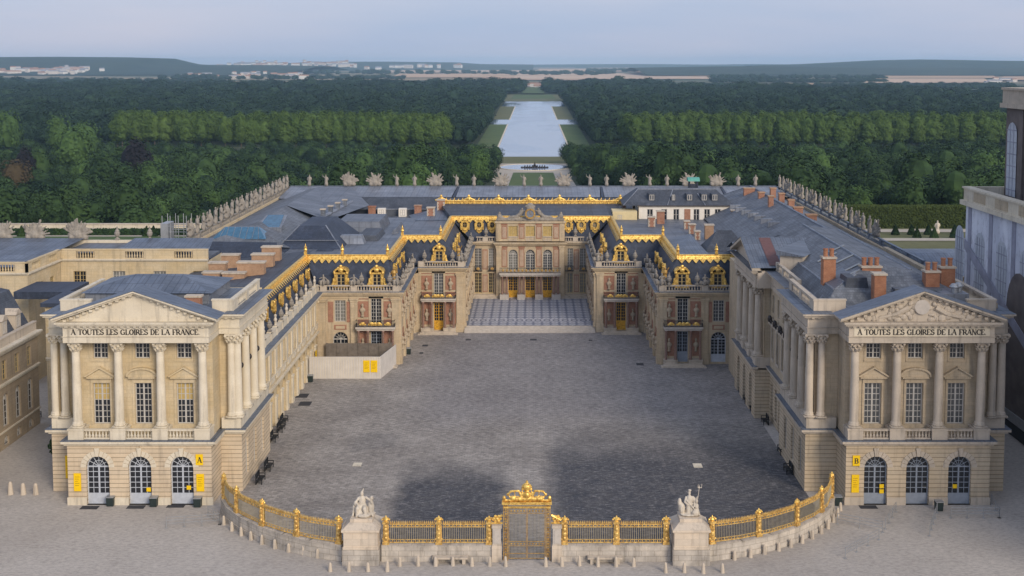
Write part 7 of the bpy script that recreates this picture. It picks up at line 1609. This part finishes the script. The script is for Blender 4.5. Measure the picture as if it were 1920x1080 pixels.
# ------------------------------------------------------------------ trees
def crown(seed, rx, rz, n_l, n_q, qs, squared=False):
    r = random.Random(seed); g = MB(); L_ = []
    for k in range(n_l):
        for _ in range(20):
            v = Vector((r.uniform(-1, 1), r.uniform(-1, 1), r.uniform(-.75, 1)))
            if squared: ok = max(abs(v.x), abs(v.y)) < .95
            else: ok = v.length < 1 and v.length > .35
            if ok: break
        if not squared: v = v.normalized() * (.55 + .25 * r.random())
        else: v *= .72
        L_.append((Vector((v.x * rx, v.y * rx, v.z * rz)), r.uniform(.28, .46) * rx))
    g.ball((0, 0, 0), (rx * .62, rx * .62, rz * .7), 8, 6)
    for c, q in L_:
        for k in range(n_q):
            d = Vector((r.gauss(0, 1), r.gauss(0, 1), r.gauss(.25, 1))).normalized(); p = c + d * q * r.uniform(.75, 1.08)
            if p.x ** 2 / rx ** 2 + p.y ** 2 / rx ** 2 + p.z ** 2 / rz ** 2 < .32: continue
            pd = Vector((p.x / rx, p.y / rx, p.z / rz + .1)).normalized(); nrm = (d * .5 + pd * .8 + Vector((r.gauss(0, .24), r.gauss(0, .24), r.gauss(0, .24)))).normalized(); a = nrm.orthogonal().normalized(); b = nrm.cross(a); t = r.uniform(0, 6.28); a, b = a * math.cos(t) + b * math.sin(t), b * math.cos(t) - a * math.sin(t); s_ = qs * r.uniform(.6, 1.3)
            g.poly([tuple(p + a * s_), tuple(p + b * s_ * .7), tuple(p - a * s_), tuple(p - b * s_ * .7)])
    return g
CROWN = {}
for v in range(5): CROWN['wood%d' % v] = crown(20 + v, 5.2 + .4 * (v % 3), 6.0 + .8 * (v % 2), 24, 56, .40).mesh('crown', M_['leaf'])
for v in range(3): CROWN['plane%d' % v] = crown(40 + v, 6.3, 15.5, 60, 56, .6, False).mesh('crown', M_['leaf_plane'])
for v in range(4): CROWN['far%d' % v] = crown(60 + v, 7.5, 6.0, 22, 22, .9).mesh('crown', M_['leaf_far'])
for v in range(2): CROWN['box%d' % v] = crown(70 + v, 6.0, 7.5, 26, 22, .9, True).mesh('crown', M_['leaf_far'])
def variant(key, mat):
    m = CROWN[key].copy(); m.materials[0] = M_[mat]; return m
CROWN['purple'] = variant('wood1', 'leaf_purple'); CROWN['yellow'] = variant('wood2', 'leaf_yellow'); CROWN['rust'] = variant('wood3', 'leaf_rust'); CROWN['light'] = variant('wood4', 'leaf_light'); CROWN['dark'] = variant('wood2', 'leaf_dark'); CROWN['fardark'] = variant('far1', 'leaf_dark')
WK = ['wood0', 'wood1', 'wood2', 'wood3', 'wood4', 'dark', 'light']
def trunk_mesh(h, r0):
    g = MB(); g.tube((0, 0, 0), (0, 0, h * .6), r0, r0 * .7, 6); g.tube((0, 0, h * .6), (0, 0, h), r0 * .7, r0 * .4, 6)
    for k in range(4): a = k * 1.6; g.tube((0, 0, h * .55), (1.8 * math.cos(a), 1.8 * math.sin(a), h * .95), r0 * .45, r0 * .2, 5)
    return g.mesh('trunk', M_['trunk'])
TRK = {'wood': trunk_mesh(9, .32), 'plane': trunk_mesh(20, .5)}
def tree(kind, key, x, y, z, s_, zs, label, group, cz, tk='wood'):
    root = bpy.data.objects.new(kind, None); col.objects.link(root); root.location = (x, y, z); root.rotation_euler = (0, 0, rnd.uniform(0, 6.28)); root.scale = (s_, s_, s_ * zs); root.empty_display_size = .5
    tag(root, label, 'tree', group); c = child('crown', CROWN[key], root); c.location = (0, 0, cz); child('trunk', TRK[tk], root); return c
# special trees one can tell apart
def at_px(px_, top, Y, h): return (px_ - 1000) * (Y * _c + 40 * _s) / F_PX
SPEC = []; EXTRA = [(20, 960, 'light', 2.2, 1.5, 'tall pale tree clump at the left edge behind the rusty tree'), (112, 980, 'light', 2.0, 1.45, 'tall pale tree left of the plane row end, standing by itself'), (165, 930, 'light', 2.3, 1.2, 'wide pale tree before the left end of the plane rows')]
for px_, Y, key, s_, zs, label in ((255, 690, 'purple', 2.3, 1.15, 'very dark purple beech, the larger of two, deep in the left wood'), (30, 640, 'rust', 2.0, .95, 'rusty brown round tree at the left edge of the wood'), (48, 700, 'purple', 1.5, 1.5, 'dark purple tree behind the rusty tree at the left edge'), (146, 560, 'yellow', 1.05, 1.0, 'small bright yellow green tree in the left wood'), (195, 620, 'wood0', 2.1, 1.05, 'broad dark green tree left of the purple beech'), (298, 700, 'light', 1.3, 1.5, 'slender light green tree beside the purple beech'), (140, 800, 'light', 2.7, 1.1, 'large pale green tree behind the broad dark tree in the left wood'), (640, 610, 'light', 1.1, .7, 'low grey green round tree in the middle of the left wood'), (490, 640, 'light', 1.2, .9, 'pale round tree in the wood left of the canal avenue'), *EXTRA):
    x = (px_ - 1000) * (Y + 5) / F_PX; z = zter(Y, x); SPEC.append((x, Y, 6 * s_)); tree('tree', key, x, Y, z, s_, zs, label, None, 8.2)
# rows of tall plane trees on both sides of the canal head
PL = [('left', -80, -272, 1055), ('left', -296, -384, 1085)]; PR = [('right', 84, 430, 1055)]
k = 0
for side, x0, x1, y in PL + PR:
    n = int(abs(x1 - x0) / 7.4)
    for i in range(n):
        x = x0 + (x1 - x0) * (i + .5 + rnd.uniform(-.5, .5)) / n; s_ = rnd.uniform(1.1, 1.4)
        tree('plane_tree', 'plane%d' % (k % 3), x, y + rnd.uniform(-5, 5), -36, s_, rnd.uniform(.93, 1.08) * 1.06 / s_, 'tall pale green plane tree in the front row beside the canal head, %s side' % side, 'plane trees in the front row %s of the canal' % side, 20.5, 'plane'); k += 1
PTS = []           # scattered woodland: x, y, scale, height factor, kind
def wood_ok(x, y):
    if abs(x) < 27 + (4 if y < 520 else 0) + (12 if y > 1000 else 0): return False
    if y < 470 and -62 < x < 62: return False
    if y < 560 and abs(x) < 40: return False
    if y < 356 or (x < -58 and y < 372): return False
    if any((x - a) ** 2 + (y - b) ** 2 < (c * .8) ** 2 for a, b, c in SPEC): return False
    return True
r_ = random.Random(9); y = 358.0
while y < 1046:
    sp = 12.0 + (y - 360) * .0030; half = y * .455 + 25; n = int(2 * half / sp)
    for i in range(n):
        x = -half + 2 * half * (i + r_.random()) / n; yy = y + r_.uniform(-.5, .5) * sp
        if not wood_ok(x, yy): continue
        low = math.sin(x * .021 + 1.7) * math.sin(yy * .017) + .6 * math.sin(x * .06 + yy * .045)
        s_ = max(.6, min(1.8, 1.12 + .18 * low + r_.gauss(0, .30))); fall = 1.0 if yy < 800 else 1.0 - .25 * (yy - 800) / 246
        if fall < 1: s_ = min(s_, 1.3)
        PTS.append((x, yy, s_, r_.uniform(.72, 1.2) * fall, r_.choice((0, 1, 2, 3, 4, 0, 1, 2, 3, 4, 5, 5, 6))))
    y += sp * .85
def seen(p):
    x, y, s_, h, k = p; z = zter(y, x) + 13 * s_ * h; d = y * _c + (CAM_H - z) * _s; px_ = VPX + F_PX * x / d; py = Y0 - F_PX * (y * _s + (z - CAM_H) * _c) / d
    roof = 350 if 545 < px_ < 1455 else (412 if px_ < 330 else (350 + (545 - px_) * .4 if px_ <= 545 else 385 + (px_ - 1600) * .07 if px_ > 1560 else 350 + (px_ - 1455) * .33))
    return -10 < px_ < 1890 and py < roof
near = sorted((p for p in PTS if seen(p)), key=lambda p: p[1])[:285]; ns = set(near)
for x, y, s_, h, k in near:
    side = 'left' if x < 0 else 'right'
    tree('woodland_tree', WK[k], x, y, zter(y, x), s_, h, ('pale green' if k == 6 else 'very dark green' if k == 5 else 'mid green') + ' leafy tree on the near wood edge, %s of the avenue' % side, 'trees on the near edge of the %s wood' % side, 8.4)
SRC = {}
def mass(name, pts, keys, label_, base=8.4):
    pts = list(pts)
    for i, q in enumerate(keys):          # one standing tree of each kind; the mass repeats its crown
        if q in SRC: continue
        p = pts.pop(len(pts) * (i + 1) // (len(keys) + 2)); x, y, s_, h, k = p
        SRC[q] = tree('plane_tree' if 'plane' in q else 'woodland_tree', q, x, y, zter(y, x), s_, h, 'one tree among its like, ' + label_, label_, base, 'plane' if 'plane' in q else 'wood')
    'one woodland mass: crowns instanced over points that carry their own scale and turn'
    me = bpy.data.meshes.new(name); me.from_pydata([(x, y, zter(y, x) + base * s_ * h) for x, y, s_, h, k in pts], [], [])
    me.attributes.new('sc', 'FLOAT_VECTOR', 'POINT'); me.attributes.new('rt', 'FLOAT_VECTOR', 'POINT'); me.attributes.new('kd', 'INT', 'POINT')
    a, b, c = (me.attributes[q] for q in ('sc', 'rt', 'kd'))
    a.data.foreach_set('vector', [v for x, y, s_, h, k in pts for v in (s_, s_, s_ * h)]); b.data.foreach_set('vector', [v for p in pts for v in (0, 0, (p[0] * 7.3 + p[1] * 3.1) % 6.28)]); c.data.foreach_set('value', [p[4] % len(keys) for p in pts])
    o = bpy.data.objects.new(name, me); col.objects.link(o); tag(o, label_, None, None, 'stuff')
    t = bpy.data.node_groups.new(name, 'GeometryNodeTree'); t.interface.new_socket('Geometry', in_out='INPUT', socket_type='NodeSocketGeometry'); t.interface.new_socket('Geometry', in_out='OUTPUT', socket_type='NodeSocketGeometry')
    gi = t.nodes.new('NodeGroupInput'); go = t.nodes.new('NodeGroupOutput'); ip = t.nodes.new('GeometryNodeInstanceOnPoints'); ci = t.nodes.new('GeometryNodeGeometryToInstance')
    for q in keys:
        oi = t.nodes.new('GeometryNodeObjectInfo'); oi.inputs['Object'].default_value = SRC[q]; t.links.new(oi.outputs['Geometry'], ci.inputs[0])
    def attr(nm, ty): n_ = t.nodes.new('GeometryNodeInputNamedAttribute'); n_.data_type = ty; n_.inputs['Name'].default_value = nm; return n_.outputs[0]
    t.links.new(gi.outputs[0], ip.inputs['Points']); t.links.new(ci.outputs[0], ip.inputs['Instance']); ip.inputs['Pick Instance'].default_value = True
    t.links.new(attr('kd', 'INT'), ip.inputs['Instance Index']); t.links.new(attr('sc', 'FLOAT_VECTOR'), ip.inputs['Scale']); t.links.new(attr('rt', 'FLOAT_VECTOR'), ip.inputs['Rotation']); t.links.new(ip.outputs[0], go.inputs[0])
    m = o.modifiers.new('scatter', 'NODES'); m.node_group = t; return o
mass('woodland_mass', [p for p in PTS if p not in ns], WK, 'dense green wood on both sides of the canal')
r2 = random.Random(12)
pl = []
for side, x0, x1, y in PL + PR:
    for row in range(1, 7):
        n = int(abs(x1 - x0) / 8.5)
        for i in range(n): s_ = r2.uniform(1.1, 1.4); pl.append((x0 + (x1 - x0) * (i + r2.random()) / n, y + row * 9, s_, r2.uniform(.93, 1.08) * 1.06 / s_, r2.randrange(3)))
mass('plane_tree_mass', pl, ['plane0', 'plane1', 'plane2'], 'tall pale green plane trees behind the front rows', 20.5)
far = []; box = []
y = 1120.0
while y < 4000:
    sp = 17.0 + (y - 1120) * .0056; half = y * .45 + 60; n = int(2 * half / sp)
    for i in range(n):
        x = -half + 2 * half * (i + r2.random()) / n; yy = y + r2.uniform(-.5, .5) * sp
        lim = 62 + (6 if yy > 1700 else 0) if yy < 2600 else (78 if yy < 3100 else 34)
        if abs(x) < lim or (1590 < yy < 1722 and abs(x) < 62): continue
        if yy < 1185 and abs(x) < 480: continue
        if (x / yy > .115 and yy > 3050 + 250 * math.sin(x * .004)) or (x / yy < -.2 and yy > 3700): continue
        far.append((x, yy, sp / 13 * max(.6, r2.gauss(1.0, .2)), r2.uniform(.75, 1.25) * (13 / sp) ** .5, r2.randrange(5)))
    y += sp * .85
y = 1190.0
while y < 2560:            # clipped rows along the canal
    if not 1590 < y < 1722:
        for sx in (-1, 1):
            for q in (64, 76): box.append((sx * (q + (5 if y > 1720 else 0)), y, 1.0, 1.15, r2.randrange(2)))
    y += 8.5
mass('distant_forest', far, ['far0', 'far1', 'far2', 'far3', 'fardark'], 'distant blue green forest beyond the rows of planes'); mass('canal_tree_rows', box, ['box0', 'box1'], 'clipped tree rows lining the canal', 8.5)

# ------------------------------------------------------------------ the plain: fields, hills, town, haze
def gt(x, y, lift=0.0):
    z = -26.0
    for _ in range(4): p = gp(x, y, z); z = zter(p.y) + lift
    return gp(x, y, z)
def field(px0, px1, py0, py1, c, z=1.5):
    P = [gt(px0, py0, z), gt(px1, py0, z), gt(px1 - 12, py1, z), gt(px0 + 12, py1, z)]; g = G('stubble field'); g.done(g.mix(g.ramp(g.noise(g.scale(g.co(), (.002, .006, 1)), 1, 4), .4, .65), c, tuple(v * .8 for v in c)), .9)
    sheet('field', P, g.m)
for i, f in enumerate(((735, 965, 145, 138), (900, 1110, 150, 141), (960, 1330, 148, 137), (1300, 1360, 143, 136), (1240, 1330, 161, 158), (1620, 1858, 155, 147), (1655, 1870, 146, 138), (1440, 1560, 159, 156), (700, 1010, 136, 131), (1000, 1250, 134, 129), (1180, 1500, 139, 135), (860, 1080, 128, 125), (1100, 1400, 128, 125.5), (1870, 1960, 150, 143), (1560, 1640, 139, 136), (1210, 1330, 131.5, 129.5), (520, 760, 131, 128))):
    field(*f, ((.60, .40, .25), (.54, .35, .22), (.62, .44, .30))[i % 3], 2.0 + .3 * i)
def hill(pts, Y, depth, name='hills'):
    mb = MB(); n = len(pts); P = [((px_ - 1000) * Y / F_PX, CAM_H - (py - HORY) * Y / F_PX) for px_, py in pts]
    rows = [(0, -.0), (.35, .6), (.7, .95), (1, 1.0), (1.6, .3)]
    for t, h in rows:
        for x, z in P: mb.v.append((x * (1 + (t - 1) * .0), Y + (t - 1) * depth, -21 + (z + 21) * h))
    for j in range(len(rows) - 1):
        for i in range(n - 1): mb.f.append((j * n + i, j * n + i + 1, (j + 1) * n + i + 1, (j + 1) * n + i)); mb.mi.append(0)
    return mb.build(name, M_['hillside'], kind='structure', smooth=True)
g = G('wooded hillside'); M_['hillside'] = g.done(g.mix(g.ramp(g.noise(g.co(), .004, 6), .4, .65), (.018, .034, .024), (.034, .05, .032)), .9)
H1 = ([(-160, 108), (0, 107), (120, 106.5), (240, 107.5), (330, 110), (352, 119), (400, 122), (520, 122), (620, 124)], 8200, 1500); hill(*H1)
H2 = ([(300, 122), (420, 121), (540, 119), (600, 116), (720, 115.5), (860, 117), (900, 120), (1000, 121)], 13000, 2500); hill(*H2)
hill([(940, 121.5), (1080, 120.5), (1200, 120), (1320, 121), (1420, 120), (1500, 121)], 15800, 500); hill([(1400, 123), (1500, 120), (1580, 116), (1640, 113), (1720, 111.5), (1800, 112.5), (1880, 114), (2060, 115)], 9500, 1800)
hill([(1180, 127), (1330, 124.5), (1450, 124), (1600, 127), (1760, 126), (2050, 129)], 7600, 1100)
tb = []                    # tree belts between the fields
for px0, px1, py, n in ((300, 760, 146, 160), (560, 960, 137, 70), (0, 420, 152, 200), (940, 1150, 137.5, 40), (1330, 1660, 146, 120), (1280, 1900, 160, 260), (1100, 1330, 133, 50), (1400, 1950, 134, 120), (1330, 1660, 152, 140), (0, 330, 134, 120), (330, 520, 131, 60), (1600, 1900, 163, 160), (985, 1050, 138.6, 18), (1085, 1120, 139, 12)):
    for k in range(n):
        p = gt(r2.uniform(px0, px1), py + r2.uniform(-1.2, 1.2), 4); s_ = r2.uniform(1.4, 2.6) * p.y / 5000; tb.append((p.x, p.y, s_, r2.uniform(.5, .8), r2.randrange(4)))
mass('tree_belts', tb, ['far0', 'far1', 'far2', 'far3'], 'dark tree belts between the pale fields of the plain', 5)
hm = []
for v, (w_, d, h) in enumerate(((22, 16, 12), (44, 16, 15), (60, 18, 10), (16, 14, 18), (30, 20, 9))):
    for c, cc in enumerate(((.86, .84, .80), (.80, .72, .65))):
        g = MB(); g.box(-w_ / 2, w_ / 2, -d / 2, d / 2, 0, h); g.m = 1; g.prism([(-d / 2 - .6, h), (d / 2 + .6, h), (0, h + d * .32)], -w_ / 2 - .5, w_ / 2 + .5, Matrix.Rotation(R(90), 4, 'Z')); g.m = 2
        for s_ in range(max(1, int(h / 3.5))):
            for q in range(int(w_ / 4)): g.box(-w_ / 2 + 1.2 + 4 * q, -w_ / 2 + 3.0 + 4 * q, -d / 2 - .06, -d / 2 + .1, 1.2 + 3.4 * s_, 2.8 + 3.4 * s_)
        hm.append(g.mesh('far_building', [plain('far render %d%d' % (v, c), cc, .8), plain('far roof %d%d' % (v, c), ((.30, .30, .33), (.36, .20, .14))[(v + c) % 2], .8), M_['glass']]))
def on_hill(pts, Y, depth, px_, py0, py1):
    for (a, pa), (b, pb) in zip(pts, pts[1:]):
        if a <= px_ <= b: crest_ = pa + (pb - pa) * (px_ - a) / (b - a)
    zc = CAM_H - (crest_ - HORY) * Y / F_PX; best = None
    for _ in range(30):
        t = r2.uniform(.02, .98); h = .6 * t / .35 if t < .35 else (.6 + (t - .35) / .35 * .35 if t < .7 else .95 + (t - .7) / .3 * .05)
        yy = Y + (t - 1) * depth; z = -21 + (zc + 21) * h; py = HORY + F_PX * (CAM_H - z) / yy
        if py0 <= py <= py1: best = (yy, z); break
    if not best: return None
    X = (px_ - 1000) * Y / F_PX; return Vector((X, best[0], best[1]))
for px0, px1, py0, py1, n, where in ((0, 110, 119, 134, 26, 'in the nearest hillside town cluster at far left'), (75, 300, 131, 147, 60, 'in the long low town cluster below the left hill'), (245, 325, 129, 136, 14, 'just right of the left hill foot'), (350, 480, 134, 146, 30, 'in the scattered cluster between wood and left hill'), (430, 590, 137, 148, 30, 'in the low cluster before the far ridge'), (480, 720, 119, 131, 60, 'in the pinkish town on the far ridge'), (700, 900, 126, 130, 14, 'in the thin line of town right of the far ridge'), (975, 1015, 161, 164, 3, 'among trees past the canal end'), (1850, 1915, 150, 160, 6, 'at the right edge of the plain')):
    for k in range(n):
        hp = H1 if px1 < 331 else (H2 if 'far ridge' in where and py1 < 132 else None)
        p = on_hill(*hp, r2.uniform(px0, px1), py0, py1) if hp else gt(r2.uniform(px0, px1), r2.uniform(py0, py1), 2)
        if p is None: continue
        o = bpy.data.objects.new('far_building', hm[r2.randrange(len(hm))]); col.objects.link(o)
        o.location = (p.x, p.y, p.z - 2.5); o.rotation_euler = (0, 0, r2.uniform(-.5, .5)); q = .95 * p.y / 6000 + .15; q = min(q, 1.8) if 'canal end' not in where else .8; o.scale = (q, q, q); tag(o, 'pale far-off building %s' % where, 'building', 'far-off buildings %s' % where)
hz = MB(); hz.box(-20000, 20000, -400, 17500, -46, 112); hz_m = bpy.data.materials.new('haze'); hz_m.use_nodes = True; t = hz_m.node_tree; t.nodes.remove(t.nodes['Principled BSDF']); v = t.nodes.new('ShaderNodeVolumePrincipled')
v.inputs['Color'].default_value = (.50, .76, 1.0, 1); v.inputs['Density'].default_value = 5.5e-5; v.inputs['Anisotropy'].default_value = 0.0; t.links.new(v.outputs[0], t.nodes['Material Output'].inputs['Volume'])
hz.build('haze', hz_m, kind='stuff')
